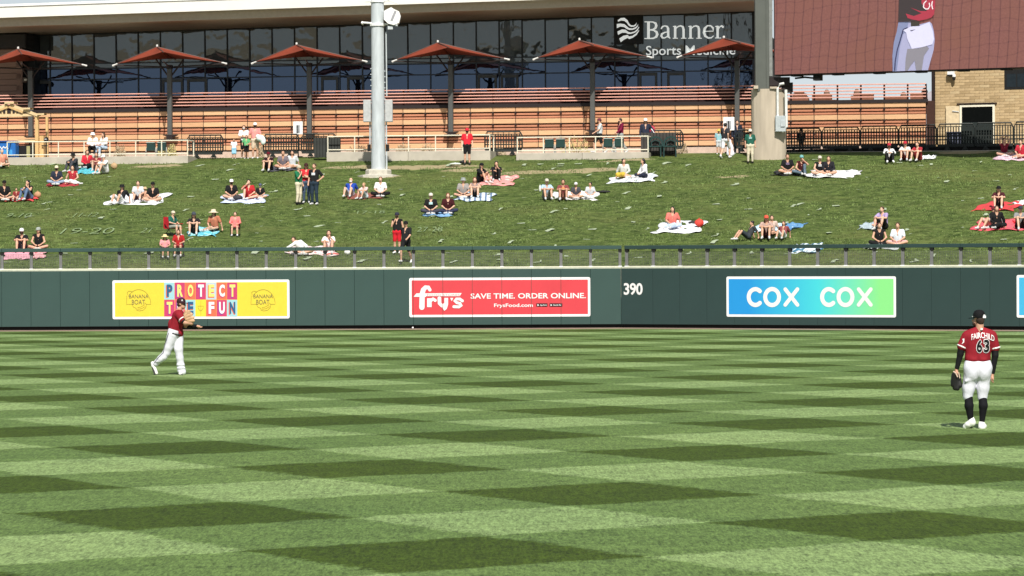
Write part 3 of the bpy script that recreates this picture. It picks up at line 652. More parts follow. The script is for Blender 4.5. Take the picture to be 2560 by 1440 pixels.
quadp('fascia', [(ul, wsf - .5, zf0(ul)), (ur, wsf - .5, zf0(ur)), (ur, wsf - .5, zf1(ur)), (ul, wsf - .5, zf1(ul))], WFA)
q = MB(); q.add([(lb(ul), wsf - .56 - WF, zf1(ul) - ZD - .1), (lb(ur), wsf - .56 - WF, zf1(ur) - ZD - .1), (lb(ur), wsf - .56 - WF, zf1(ur) - ZD + .02), (lb(ul), wsf - .56 - WF, zf1(ul) - ZD + .02)], [(0, 1, 2, 3)]); q.build('roof_edge_trim', WHITE, rf)
quadp('fascia_underside', [(ul, wsf, zbm(ul)), (ur, wsf, zbm(ur)), (ur, wsf - .5, zf0(ur)), (ul, wsf - .5, zf0(ul))], WFA)
quadp('edge_beam', [(ul, wsf, zs(ul)), (ur, wsf, zs(ur)), (ur, wsf, zbm(ur) + .02), (ul, wsf, zbm(ul) + .02)], TAUPE)
zt_ = lambda u: ztop(u)
quadp('soffit', [(ul, WF, zt_(ul)), (ur, WF, zt_(ur)), (ur, wsf, zs(ur)), (ul, wsf, zs(ul))][::-1], TAUPE2)
# left end: dark box and clapboard wall
q = MB(); a = B0.hit(64, 100, WF - 2.6)[0]; zz0 = B0.hit(30, 121, WF - 2.6)[1]; zz1 = B0.hit(30, 84, WF - 2.6)[1]
q.bevbox(lb(a) - 9, lb(a), -2.6, .0, zz0 - ZD, zz1 - ZD, .05); q.build('dark_bulkhead', mat('charcoal_metal', (.022, .021, .02), .6), bd)
q = MB(); q.box(lb(a), lb(um[0]) - .13, -1.0, 0, 0, tl[1] - ZD - .02); q.build('corner_recess', FRM, bd)
SID = mat('rose_brown_siding', (.26, .165, .125), .8, var=.1, scale=1, stretch=(.5, 3, 8))
wsd = WF - 2.3; ux = B0.hit(56, 180, wsd)[0]; z = ZD; k = 0
while z < zz0 - .02:
    h = min(.325, zz0 - z); q = MB(); q.bevbox(0, 7.5, 0, .06, .004, h - .012, .01); q.build('siding_board', SID, bd, (lb(ux) - 7.5, wsd - WF + .008 * (k % 2), z - ZD)); z += .325; k += 1
q = MB(); q.box(lb(ux), lb(um[0]) - .14, wsd - WF, wsd - WF + .06, 0, zz0 - ZD); q.build('corner_board', SID, bd)
lp = pth('wall_lamp', 'round wall lamp beside the glass at the left end of the deck', 'lamp', B0, B0.hit(61, 200, wsd - .1)[0], wsd - .03, B0.hit(61, 200, wsd)[1])
q = MB(); q.lathe([(0, -.16), (.14, -.12), (.18, 0), (.14, .12), (0, .16)], 14, sy=.5); q.build('shade', mat('bronze_lamp', (.10, .07, .05), .5), lp)
q = MB(); q.lathe([(0, -.07), (.07, -.05), (.09, 0), (.07, .05), (0, .07)], 12, c=(.08, -.08, 0)); q.build('globe', mat('lamp_globe', (.75, .72, .6), .4), lp)
# ---- letters on the glass
wl_ = WF - .22
s = Sign(B0, 1535, 38.3, 1606.5, 110, 'building_sign', 'black square with four white wavy stripes beside the serif word on the glass', w=wl_)
b_ = MB(); b_.poly([(0, 0), (s.u1 - s.u0, 0), (s.u1 - s.u0, s.z1 - s.z0), (0, s.z1 - s.z0)], 0, .06); b_.build('backplate', mat('sign_black', (.012, .013, .014), .5), s.root)
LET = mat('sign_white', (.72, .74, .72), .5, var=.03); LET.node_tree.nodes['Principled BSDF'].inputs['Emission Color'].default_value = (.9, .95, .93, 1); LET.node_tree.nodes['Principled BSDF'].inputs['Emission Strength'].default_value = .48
tops = [[(160, 200), (210, 165), (270, 160), (320, 200), (345, 250), (375, 282), (420, 285), (452, 265), (465, 240)], [(145, 262), (200, 255), (270, 265), (310, 300), (345, 330), (400, 335), (450, 315), (482, 285), (492, 265)],
        [(155, 385), (230, 350), (290, 355), (330, 390), (370, 400), (430, 385), (475, 350), (505, 305)], [(185, 500), (250, 455), (320, 440), (345, 465), (400, 455), (460, 415), (505, 360)]]
bots = [[(165, 225), (215, 205), (270, 212), (310, 245), (340, 290), (380, 310), (430, 305), (460, 285), (468, 245)], [(145, 330), (200, 305), (260, 310), (310, 345), (350, 360), (405, 358), (455, 340), (487, 305), (495, 275)],
        [(165, 440), (230, 405), (290, 405), (330, 425), (375, 425), (440, 405), (485, 370), (512, 315)], [(210, 560), (260, 520), (320, 490), (350, 510), (410, 485), (470, 440), (512, 370)]]
for t_, bt_ in zip(tops, bots):
    T_, B_ = s.qs(t_, 6.545, 1520, 20), s.qs(bt_, 6.545, 1520, 20); q = MB(); n_ = len(T_)
    q.add([(x, -.02, z) for x, z in T_] + [(x, -.02, z) for x, z in B_], [(i, n_ + i, n_ + i + 1, i + 1) for i in range(n_ - 1)]); q.build('wavy_stripe', LET, s.root)
s = Sign(B0, 1608, 50, 1814, 100, 'building_sign', 'large white serif word Banner on the dark glass', w=wl_)
k = (s.u1 - s.u0) / 206 / 6.545; Q = lambda pts: s.qs(pts, 6.545, 1520, 20)
b_ = MB(); D = .05
b_.stroke(Q([(662, 232), (662, 492)]), 44 * k, 0, D, rnd=False); b_.stroke(Q([(598, 226), (690, 226)]), 14 * k, -.004, D, False); b_.stroke(Q([(595, 499), (740, 499)]), 15 * k, -.004, D, False)
b_.stroke(Q([(680, 227), (735, 229), (778, 250), (790, 290), (775, 330), (735, 352), (680, 356)]), [16 * k, 20 * k, 36 * k, 42 * k, 36 * k, 22 * k, 14 * k], -.008, D, False)
b_.stroke(Q([(680, 360), (745, 364), (793, 390), (806, 430), (790, 470), (745, 494), (680, 498)]), [14 * k, 22 * k, 38 * k, 44 * k, 38 * k, 22 * k, 16 * k], -.012, D, False); b_.build('letter', LET, s.root)
b_ = MB(); b_.stroke(Q([(872, 335), (890, 305), (930, 291), (968, 303), (983, 335), (984, 400), (986, 470), (1012, 492)]), [20 * k, 26 * k, 18 * k, 30 * k, 38 * k, 38 * k, 38 * k, 16 * k], 0, D)
b_.stroke(Q([(980, 388), (925, 400), (880, 425), (872, 458), (890, 486), (925, 490), (962, 470), (980, 445)]), [14 * k, 20 * k, 32 * k, 36 * k, 28 * k, 20 * k, 16 * k, 12 * k], -.004, D); b_.build('letter', LET, s.root)
for o_ in (0, 252):
    b_ = MB(); b_.stroke(Q([(1098 + o_, 292), (1098 + o_, 490)]), 38 * k, 0, D, False); b_.stroke(Q([(1062 + o_, 303), (1100 + o_, 296)]), 14 * k, -.004, D, False); b_.stroke(Q([(1060 + o_, 495), (1142 + o_, 495)]), 13 * k, -.004, D, False)
    b_.stroke(Q([(1112 + o_, 335), (1150 + o_, 300), (1190 + o_, 292), (1225 + o_, 308), (1236 + o_, 350), (1237 + o_, 490)]), [12 * k, 20 * k, 24 * k, 34 * k, 38 * k, 38 * k], -.008, D, False); b_.stroke(Q([(1195 + o_, 495), (1280 + o_, 495)]), 13 * k, -.012, D, False); b_.build('letter', LET, s.root)
b_ = MB(); b_.stroke(Q([(1575, 382), (1722, 378), (1718, 325), (1680, 290), (1625, 290), (1582, 335), (1570, 400), (1590, 458), (1640, 490), (1690, 487), (1728, 455)]), [12 * k, 14 * k, 30 * k, 22 * k, 22 * k, 38 * k, 42 * k, 38 * k, 26 * k, 20 * k, 10 * k], 0, D); b_.build('letter', LET, s.root)
b_ = MB(); b_.stroke(Q([(1793, 292), (1793, 486)]), 38 * k, 0, D, False); b_.stroke(Q([(1755, 303), (1795, 296)]), 14 * k, -.004, D, False); b_.stroke(Q([(1752, 490), (1850, 490)]), 13 * k, -.004, D, False); b_.stroke(Q([(1806, 345), (1830, 305), (1862, 292), (1878, 308)]), [14 * k, 18 * k, 26 * k, 34 * k], -.008, D); b_.build('letter', LET, s.root)
b_ = MB(); b_.stroke(Q([(1893, 473), (1897, 473)]), 36 * k, 0, D); b_.build('full_stop', LET, s.root)
s = Sign(B0, 1614.5, 112, 1837, 145, 'building_sign', 'smaller white words Sports Medicine partly behind an umbrella', w=wl_)
(x0, z0), (x1, z1) = s.q(1615, 145.5), s.q(1700, 113.5); (x2, z2), (x3, z3) = s.q(1714, 138), s.q(1838, 112)
text_part('word', 'Sports', x0, z0, LET, s.root, x1 - x0 + .05, z1 - z0, .005, 0, .04, 1.0, 0); text_part('word', 'Medicine', x2, z2, LET, s.root, x3 - x2, z3 - z2, .005, 0, .04, 1.0, 0)

# ---- umbrellas
UW = -.45; pxs = [77, 424.5, 773.5, 1127, 1481.5, 1843]; FAB = mat('brick_red_canvas', (.205, .036, .016), .85, var=.08, scale=3); UST = mat('charcoal_post', (.075, .078, .075), .55, var=.08); TIPW = mat('tip_cap', (.6, .6, .58), .5)
zft = B0.hit(424.5, 338, UW)[1]; zTip = B0.hit(424, 160, UW)[1] - zft; zPk = B0.hit(424, 116, UW)[1] - zft
def umbrella(u, label):
    t = pth('shade_umbrella', label, 'umbrella', B0, u, UW, zft, 'row of red shade umbrellas in front of the deck')
    q = MB(); q.bevbox(-.12, .12, -.12, .12, 0, zTip - .25, .015); q.build('post', UST, t)
    q = MB(); q.box(-.16, .16, -.16, .40, -.22, .0); q.poly([(-.16, -.10), (-.40, .03), (-.16, .03)], .0, .3); q.poly([(.16, -.10), (.16, .03), (.40, .03)], .0, .3); q.build('foot_bracket', BRK, t)
    q = MB(); q.tube([(0, 0, zTip - .75), (-.75, 0, zTip + .28)], .045, 6); q.tube([(0, 0, zTip - .75), (.75, 0, zTip + .2)], .045, 6)
    q.box(-.14, .14, -.14, .14, zTip - .26, zTip - .05); q.build('head_bracket', BRK, t)
    P = Vector((-.67, 0, zPk)); C = [Vector((-2.98, 0, zTip)), Vector((.45, -2.95, zTip + .46)), Vector((2.98, 0, zTip)), Vector((-.45, 2.95, zTip + .42))]
    for c in C:
        q = MB(); e_ = Vector((c.x, c.y, zTip - .03)); q.tube([Vector((0, 0, zTip - .16)), e_], .035, 6); q.build('arm', BRK, t)
        q = MB(); q.tube([P + Vector((0, 0, -.02)), c], .032, 6); h_ = q.build('hip_bar', mat('brown_hip', (.10, .05, .04), .6), t)
        if abs(c.x) > 1: q = MB(); dd = (c - P).normalized(); q.tube([c - dd * .16, c + dd * .14], [.04, .055], 6); q.build('tip_cap', TIPW, h_)
    q = MB(); N = 8; M_ = 8
    for k in range(4):
        a = P + (C[k] - P) * .93; c = P + (C[(k + 1) % 4] - P) * .93; mid = (a + c) / 2; inn = Vector((P.x * .3, 0, mid.z)) - mid; vs = []
        for i in range(N + 1):
            s_ = i / N; e_ = a.lerp(c, s_); cc = e_ + inn * (.20 * 4 * s_ * (1 - s_)) + Vector((0, 0, .05 * 4 * s_ * (1 - s_)))
            for j in range(M_ + 1):
                r_ = j / M_; p_ = P.lerp(cc, r_); p_.z -= .13 * math.sin(math.pi * r_) * (4 * s_ * (1 - s_)) * .8; vs.append(p_)
        fs = [(i * (M_ + 1) + j, i * (M_ + 1) + j + 1, (i + 1) * (M_ + 1) + j + 1, (i + 1) * (M_ + 1) + j) for i in range(N) for j in range(M_)]
        q.add(vs, fs)
    o = q.build('canopy', FAB, t, smooth=True); md = o.modifiers.new('thick', 'SOLIDIFY'); md.thickness = .02
    q = MB(); q.lathe([(0, .12), (.05, .1), (.06, .02), (.05, -.02)], 10, c=P[:]); q.build('finial', TIPW, t)
    return t
ulab = ['red shade umbrella leftmost of the row, above the timber gazebo', 'red shade umbrella second from the left above the seated pair on the terrace', 'red shade umbrella just left of the tall floodlight pole', 'red shade umbrella just right of the tall floodlight pole',
        'red shade umbrella whose right tip touches the words Sports', 'red shade umbrella rightmost, covering part of the word Medicine']
u0u, u5u = B0.hit(77, 300, UW)[0], B0.hit(1843, 300, UW)[0]
umb = umbrella(u0u, ulab[0])
for i in range(1, 6):
    c = dup(umb); c.location = B0.world(B0.hit(pxs[i], 250, UW)[0], UW, zft); c['label'] = ulab[i]
# ---- floodlight pole
p = hill_hit(946, 440); PF = Pl(p.x, p.y, 0); K = p.y / F_PX
t = thing('floodlight_pole', 'tall galvanised steel pole rising from the hillside before the deck', 'pole', p)
def pz(y): return (440 - y) * K * 1.0
q = MB(); q.lathe([(1.0, -.15), (1.0, .02), (.62, .08), (.62, .26), (.55, .33), (0, .33)], 8); q.build('concrete_base', mat('pale_base', (.50, .47, .40), .9, bump=.2), t)
q = MB(); q.lathe([(.345, .3), (.33, 2.4), (.31, 4.5), (.305, 9.0), (.25, 12), (.24, 16)], 20); q.build('shaft', STEEL, t, smooth=True)
q = MB(); q.lathe([(.33, pz(62) - .07), (.37, pz(62) - .07), (.37, pz(62) + .05), (.3, pz(62) + .05)], 16); q.tube([(-.72, -.1, pz(57)), (.5, -.1, pz(62))], .05, 6); q.tube([(-.72, .1, pz(57) - .05), (-.72, -.25, pz(57))], .06, 6); q.build('collar', WHITE, t)
q = MB(); q.lathe([(.28, pz(4) - .05), (.36, pz(4) - .05), (.36, pz(4) + .06), (.24, pz(4) + .06)], 16); q.tube([(-.55, -.1, pz(4)), (.6, -.1, pz(2))], .045, 6); q.tube([(.35, -.1, pz(-3)), (.95, -.15, pz(9))], .05, 6); q.build('upper_collar', WHITE, t)
for sg, zt0, nm in ((-1, 305, 'control_box'), (1, 305, 'control_box')):
    q = MB(); q.bevbox(0, .36, -.2, .2, 0, 55 * K, .02); q.build(nm, mat('pale_grey_box', (.42, .43, .43), .5), t, ((-.70 if sg < 0 else .34), 0, pz(305)))
sp_ = pth('loudspeaker', 'white loudspeaker box clamped on the tall pole under the roof edge', 'loudspeaker', PF, .62, -.15, p.z + pz(62))
q = MB(); q.poly([(-.30, .62), (.05, .80), (.16, .72), (.42, .60), (.50, .38), (.42, .05), (.18, -.05), (-.1, .02), (-.30, .22)], -.3, .6); q.build('cabinet', WHITE, sp_)
q = MB(); q.stroke([(.26, .62), (.06, .15)], .11, -.32, .02, False); q.build('strap', mat('grey_strap', (.3, .3, .32), .5), sp_)
q = MB(); q.tube([(-.1, -.1, .05), (.35, -.25, -.08)], .05, 6); q.box(-.12, .12, -.2, 0, -.25, -.08); q.build('bracket', STEEL, sp_)
q = MB(); q.tube([(.40, .05, pz(80)), (.42, .05, pz(240))], .035, 6); q.tube([(.39, 0, pz(305)), (.40, 0, pz(425))], .04, 6); q.tube([(-.39, 0.1, pz(305)), (-.40, 0.1, pz(370))], .04, 6)
q.build('conduit', STEEL, t)
q = MB(); q.box(.36, .52, -.05, .12, pz(378), pz(361)); q.box(-.52, -.36, -.05, .12, pz(378), pz(361)); q.build('junction_box', BLACK, t)
q = MB()
for y in range(172, 260, 14):
    q.box(-.36, -.30, -.04, 0, pz(y) - .02, pz(y) + .02); q.box(.30, .36, -.04, 0, pz(y + 6) - .02, pz(y + 6) + .02)
q.build('step_bolt', STEEL, t)
# ---- scoreboard, its column and pier
p = hill_hit(1925, 401); K = p.y / F_PX; PP = Pl(p.x, p.y, 0); X_ = lambda px: (px - 1925) * K
pier = thing('scoreboard_pier', 'rounded concrete pier with streaked sides carrying the scoreboard column', 'pier', p)
pzz = lambda y: (401 - y) * K
q = MB(); hw = .82; out = [(hw * math.cos(a), .62 * math.sin(a) * 1.3) for a in np.linspace(0, 2 * math.pi, 28, endpoint=False)]
out = [(max(-hw, min(hw, x * 1.15)), y) for x, y in out]; n_ = len(out)
H = pzz(222); vs = [(x, y + .8, -.6) for x, y in out] + [(x, y + .8, H) for x, y in out]
q.add(vs, [(i, (i + 1) % n_, (i + 1) % n_ + n_, i + n_) for i in range(n_)] + [tuple(range(n_, 2 * n_))])
o = q.build('shaft', CONCW, pier, smooth=False)
q = MB(); q.box(X_(1885), X_(1896), -.1, .5, H, pzz(214)); q.box(X_(1925), X_(1944), -.1, .5, H, pzz(217)); q.build('seat_lug', CONCW, pier)
GCOL = mat('grey_green_steel', (.085, .093, .082), .55, var=.08, scale=1.5)
q = MB(); q.box(X_(1894), X_(1917), .1, .7, pzz(228), pzz(-85)); q.box(X_(1917), X_(1924), .05, .75, pzz(222), pzz(-60)); q.box(X_(1890), X_(1894), .05, .75, pzz(222), pzz(-60)); q.build('steel_column', GCOL, pier)
q = MB(); q.box(X_(1925), X_(1933), .2, .5, pzz(190), pzz(-60)); q.build('flange', mat('pale_flange', (.22, .23, .22), .5), pier)
q = MB(); q.box(X_(1925), X_(1976), .1, 1.6, pzz(214), pzz(193)); q.box(X_(1958), X_(1984), .2, 1.0, pzz(230), pzz(206)); q.build('bearing', BRK, pier)
q = MB(); q.tube([(X_(1944), -.16, pzz(292)), (X_(1944), -.16, pzz(222)), (X_(1950), -.16, pzz(211)), (X_(1960), -.1, pzz(209))], .06, 8); q.tube([(X_(1965), -.1, pzz(225)), (X_(1966), -.12, pzz(318)), (X_(1960), -.2, pzz(327)), (X_(1955), -.2, pzz(329))], .07, 8); q.build('conduit', mat('white_conduit', (.68, .69, .66), .5), pier)
q = MB(); q.bevbox(0, .50, -.25, .0, 0, pzz(290) - pzz(330), .02); q.box(.25, .45, -.30, -.25, .25, .55); q.build('electrical_box', mat('pale_blue_grey_box', (.40, .44, .45), .45), pier, (X_(1938), -.02, pzz(330)))
# board
d = ray(1937, 189); sp0 = CAM + d * (158.5 / d.y); SB = Pl(sp0.x, sp0.y, R(-26))
m, n, l, b = nt('video_screen'); tc = n.new('ShaderNodeTexCoord').outputs['Object']
ms = n.new('ShaderNodeSeparateXYZ'); l.new(tc, ms.inputs[0])
t1 = noise(n, l, tc, 9, 5, .7); t2 = noise(n, l, tc, .35, 2); t3 = noise(n, l, tc, .5, 2)
base = mixc(n, l, mrange(n, l, t1, .3, .7, 0, 1), (.092, .033, .030), (.140, .053, .047)); base = mixc(n, l, mrange(n, l, t2, .35, .7, 0, .6), base, (.118, .046, .031))
gx = mathn(n, l, 'FRACT', mathn(n, l, 'ADD', mathn(n, l, 'MULTIPLY', ms.outputs[0], 1 / .47), mathn(n, l, 'ADD', mathn(n, l, 'MULTIPLY', t3, .5), mathn(n, l, 'MULTIPLY', ms.outputs[2], -.12))))
gz = mathn(n, l, 'FRACT', mathn(n, l, 'ADD', mathn(n, l, 'MULTIPLY', ms.outputs[2], 1 / .55), mathn(n, l, 'ADD', mathn(n, l, 'MULTIPLY', t3, 1.6), mathn(n, l, 'MULTIPLY', ms.outputs[0], -.16))))
lx_ = mathn(n, l, 'LESS_THAN', gx, .12); lz_ = mathn(n, l, 'LESS_THAN', gz, .10); g_ = mathn(n, l, 'MAXIMUM', mathn(n, l, 'MULTIPLY', lx_, .45), mathn(n, l, 'ADD', mathn(n, l, 'MULTIPLY', lz_, .22), mathn(n, l, 'MULTIPLY', mathn(n, l, 'MULTIPLY', lx_, lz_), .5)))
base = mixc(n, l, g_, base, (.04, .012, .015)); l.new(base, b.inputs['Base Color']); l.new(base, b.inputs['Emission Color']); b.inputs['Emission Strength'].default_value = .75; b.inputs['Roughness'].default_value = .6
board = pth('scoreboard', 'huge video scoreboard showing a player on red dirt, cut by the top edge', 'scoreboard', SB, 0, 0, SB.hit(1937, 189)[1])
zb_ = SB.hit(1937, 189)[1]
q = MB(); q.box(-.06, 16, .06, .9, 0, 5.65); q.build('cabinet', mat('black_cabinet', (.012, .010, .012), .6), board)
q = MB(); q.box(0, 16, 0, .058, .05, 5.6); q.build('screen', m, board)
for i in range(7): q = MB(); x_ = .8 + i * 2.1; q.box(0, .5, .1, .5, -.06, 0); q.build('lower_clip', BLACK, board, (x_, 0, 0))
q = MB(); q.box(1.9, 2.25, .2, .6, -.28, 0); q.tube([(.9, .4, -.14), (1.4, .4, -.10), (1.9, .4, -.16)], .05, 6); q.build('hanging_bracket', BLACK, board)
def em(name, c, e=.8):
    m = mat(name, c, .6, var=.03); bb = m.node_tree.nodes['Principled BSDF']; bb.inputs['Emission Color'].default_value = (*c, 1); bb.inputs['Emission Strength'].default_value = e * .45; return m
Q = lambda pts: [(SB.hit(x / 7.2 + 2180, y / 7.2, 0)[0], SB.hit(x / 7.2 + 2180, y / 7.2, 0)[1] - zb_) for x, y in pts]
def pic(name, pts, c, y): q = MB(); q.poly(Q(pts), y, .0); q.build(name, em('screen_' + name + '_%d' % len(_mats), c), board)
pic('trousers_picture', [(480, 395), (690, 390), (860, 440), (1040, 390), (1080, 430), (1115, 560), (1130, 720), (1110, 900), (1060, 1080), (1010, 1262), (375, 1285), (370, 1000), (395, 760), (450, 560)], (.26, .26, .40), -.01)
pic('trousers_shade_picture', [(480, 395), (660, 390), (640, 520), (560, 620), (500, 860), (450, 1285), (375, 1285), (370, 1000), (395, 760), (450, 560)], (.15, .17, .29), -.02)
pic('trousers_fold_picture', [(640, 880), (860, 870), (960, 800), (1030, 870), (940, 1000), (900, 1262), (800, 1268), (770, 1090), (700, 1180), (640, 1275), (600, 1275), (610, 1050)], (.17, .16, .19), -.03)
pic('trousers_light_picture', [(560, 545), (700, 480), (860, 470), (1040, 400), (1100, 560), (1120, 700), (1090, 800), (900, 850), (720, 880), (640, 700), (620, 590)], (.46, .45, .60), -.04)
pic('belt_picture', [(705, 385), (860, 395), (862, 465), (710, 475)], (.03, .025, .02), -.05)
q = MB(); q.stroke(Q([(640, 500), (570, 530), (520, 700), (460, 900), (425, 1100), (415, 1262)]), .05, -.05); q.build('piping_picture', em('navy_line', (.015, .012, .05)), board)
pic('jersey_picture', [(500, -300), (1150, -300), (1145, 120), (1100, 300), (1000, 340), (860, 385), (620, 390), (480, 385)], (.030, .022, .024), -.06)
pic('jersey_red_picture', [(900, -300), (1150, -300), (1145, 120), (1125, 260), (1080, 315), (1000, 345), (860, 375), (720, 350), (650, 325), (615, 245), (760, 290), (900, 240), (700, 140), (880, 200), (1000, 200), (900, 60)], (.27, .025, .045), -.07)
q = MB(); q.stroke(Q([(985, 20), (945, 60), (935, 130), (975, 165), (1025, 160), (1050, 110), (1040, 60)]), .05, -.08); q.stroke(Q([(1095, 30), (1085, 90), (1100, 160)]), .05, -.08); q.build('number_picture', em('screen_pale', (.6, .55, .58)), board)
pic('small_tick_picture', [(697, 538), (712, 545), (790, 528), (720, 562), (700, 560)], (.06, .05, .10), -.05)
# ---- sandstone building at the right
uB = B0.hit(2338, 280, .2)[0]; pb = B0.world(uB, .2, ZC); RB = Pl(pb.x, pb.y, R(-24))
rb = pth('sandstone_building', 'tan block building with doorway and window at the right edge', 'building', RB, 0, 0, ZC)
SAND = [mat('sand_block_%s' % 'abcde'[i], c, .85, var=.10, scale=4) for i, c in enumerate([(.44, .32, .175), (.47, .345, .19), (.37, .265, .14), (.45, .33, .185), (.48, .365, .21)])]
q = MB(); q.box(0, 14, .05, 8, -.4, 7); q.build('body', mat('sand_joint', (.38, .29, .17), .9), rb)
q = MB(); q.box(-.16, -.02, -.1, .25, -.3, 7); q.build('downpipe', BRK, rb)
def rq(px, py, w=0): u, z = RB.hit(px, py, w); return u, z - ZC
dl, dt = rq(2405, 268); dr, _ = rq(2482, 262); wl0, wt = rq(2511, 168); _, wb_ = rq(2511, 224); cl, ct = rq(2366, 266)
H_ = .145; L_ = .52; row = 0; z = 0.0; bms = []
for i in range(5):
    q_ = MB(); q_.bevbox(0, L_ - .008, 0, .05, 0, H_ - .008, .006); me = q_.mesh('block'); me.materials.append(SAND[i]); bms.append(me)
cnt = 0
while z < 4.45:
    x = -(row % 2) * L_ / 2
    while x < 5.2:
        x0 = max(x, 0.0); x1 = x + L_
        spans = [(x0, x1)]
        for a_, c_, on in ((dl - .11, dr + .11, z < dt + .1), (wl0, 9, z + H_ > wb_ + .05)):
            if on: spans = [s_ for p0, p1 in spans for s_ in ((p0, min(p1, a_)), (max(p0, c_), p1)) if s_[1] - s_[0] > .03]
        for p0, p1 in spans: o = inst(random.choice(bms), 'block', (p0, random.uniform(0, .008), z), rb); o.scale.x = (p1 - p0 - .008) / (L_ - .008); cnt += 1
        x += L_
    z += H_; row += 1
q = MB(); q.box(dl, dr, -.02, .10, -.3, dt); dr_ = q.build('doorway', mat('dark_doorway', (.003, .004, .004), .9, spec=.05), rb)
q = MB(); q.box(dl - .11, dl, -.06, .1, -.3, dt + .1); q.box(dr, dr + .11, -.06, .1, -.3, dt + .1); q.box(dl, dr, -.06, .1, dt, dt + .1); q.build('frame', CREAM, dr_)
q = MB(); q.box(dl - .25, dr + .22, -.09, .1, dt + .13, dt + .20); q.build('drip_cap', BRK, rb)
q = MB(); q.bevbox(0, dl - .13 - cl, -.12, -.04, -.3, ct, .01); dd_ = q.build('open_door', mat('cream_door', (.62, .50, .32), .6), rb, (cl, 0, 0))
q = MB(); q.tube([(.35, -.15, ct - .25), (.7, -.15, ct - .30)], .025, 6); q.build('door_closer', STEEL, dd_)
q = MB(); q.box(wl0, wl0 + 4, -.01, .08, wb_, wt + .3); wn_ = q.build('window', mat('black_window_frame', (.010, .010, .011), .5), rb)
for k in range(5):
    q = MB(); q.box(wl0 + .12 + k * .55, wl0 + .12 + k * .55 + .48, -.02, -.012, wb_ + .12, wt - .35); q.build('pane', mat('window_pane', (.02, .028, .035), .1, spec=.8), wn_)
c_ = pth('security_camera', 'white security camera box under the scoreboard on the tan wall', 'camera', RB, RB.hit(2380, 187)[0], -.02, RB.hit(2380, 187)[1])
q = MB(); q.box(-.17, .17, -.25, 0, 0, .24); q.build('housing', WHITE, c_); q = MB(); q.box(-.16, .1, -.24, -.01, -.07, -.002); q.build('underside', BLACK, c_)
q = MB(); q.lathe([(0, -.32), (.06, -.28), (.085, -.18), (.085, -.12)], 12, c=(.17, -.2, 0)); q.build('dome', BLACK, c_); q = MB(); q.lathe([(.088, -.12), (.088, -.02), (.04, .02), (0, .02)], 12, c=(.17, -.2, 0)); q.build('dome_cap', WHITE, c_)
# ---- brown lounge blocks on the open part of the deck
BRN = mat('brown_canvas', (.20, .085, .05), .9, var=.15); BRN2 = mat('dull_brown_canvas', (.16, .105, .075), .9, var=.15)
def lounge(x0, x1, y0, steps, knob, label):
    w_ = 2.4; u0, z0 = B0.hit(x0, y0, w_); u1, z1 = B0.hit(x1, y0, w_)
    t = pth('lounge_seat', label, 'seat', B0, u0, w_, ZD, 'brown lounge seats on the deck right of the pier'); L = u1 - u0; q = MB(); H = z0 - ZD
    for f0, f1, h0, h1 in steps: q.box(L * f0, L * f1, -.4, .5, H * h0 + .02, H * h1)
    q.build('cushion', BRN, t)
    if knob is not None: q = MB(); q.lathe([(0, H + .27), (.08, H + .25), (.15, H + .12), (.17, H + .02)], 12, c=(L * knob, 0, 0)); q.build('bolster', BRN2, t)
lounge(1972, 2022, 229, [(0, 1, 0, .45), (.08, .95, .45, .62), (.2, .88, .62, .82), (.28, .75, .82, 1)], None, 'brown stepped seat behind the deck rails nearest the concrete pier')
lounge(2031, 2079, 237, [(0, 1.3, 0, .42), (0, 1, .42, 1)], .75, 'low brown seat with a rounded top second right of the pier')
lounge(2128, 2184, 235, [(0, 1, 0, .8), (.1, 1, .8, 1)], .25, 'brown stacked seat alone in the middle of the open deck')
lounge(2210, 2271, 243, [(0, 1, 0, 1)], .8, 'lowest brown seat left of the last one by the deck end')
lounge(2276, 2318, 233, [(0, 1, 0, 1)], .85, 'brown seat against the right end of the open deck')
# ================================================================== TERRACES, BARRIERS, SEATS
TP = Pl(0, 162.0, TH)
PIPE = mat('cream_pipe', (.72, .68, .54), .45, var=.04)
def terrace(x0, x1, ytp, label, rlabel, post0=0):
    xm = (x0 + x1) / 2; zt = TP.hit(xm, ytp)[1]; u0, u1 = TP.hit(x0, ytp)[0], TP.hit(x1, ytp)[0]
    t = pth('concrete_terrace', label, 'terrace', TP, u0, 0, zt, 'concrete terraces at the top of the hillside'); L = u1 - u0; n_ = max(1, round(L / 4.1)); w_ = L / n_
    for i in range(n_):
        q = MB(); q.bevbox(.006, w_ - .006, 0, .25, -1.1, 0, .012); q.build('retaining_panel', CONC, t, (i * w_, 0, 0))
    q = MB(); q.box(.01, L - .01, .25, 2.6, -1.1, -.004); q.build('slab', CONC, t)
    r = pth('terrace_railing', rlabel, 'railing', TP, u0 + .05, .12, zt, 'cream pipe railings on the terraces'); H = .78; Lr = L - .1
    q = MB(); q.tube([(0, 0, H), (Lr, 0, H)], .032, 6); q.build('top_rail', PIPE, r); q = MB(); q.tube([(0, 0, .12), (Lr, 0, .12)], .028, 6); q.build('bottom_rail', PIPE, r)
    npst = round(Lr / 1.27)
    pm_ = MB(); pm_.tube([(0, 0, 0), (0, 0, H - .03)], .03, 6); pm_ = pm_.mesh('post'); pm_.materials.append(PIPE)
    for i in range(npst + 1): inst(pm_, 'post', (Lr * i / npst, 0, 0), r)
    q = MB(); q.tube([(Lr, 0, H), (Lr, 1.2, H)], .03, 6); q.tube([(0, 0, H), (0, 1.2, H)], .03, 6); q.tube([(Lr, 1.2, 0), (Lr, 1.2, H)], .03, 6); q.build('return_rail', PIPE, r)
    return zt
z1_ = terrace(14, 470, 391.5, 'long concrete terrace with the timber gazebo, at the left end', 'cream pipe railing in front of the gazebo and the seated pair')
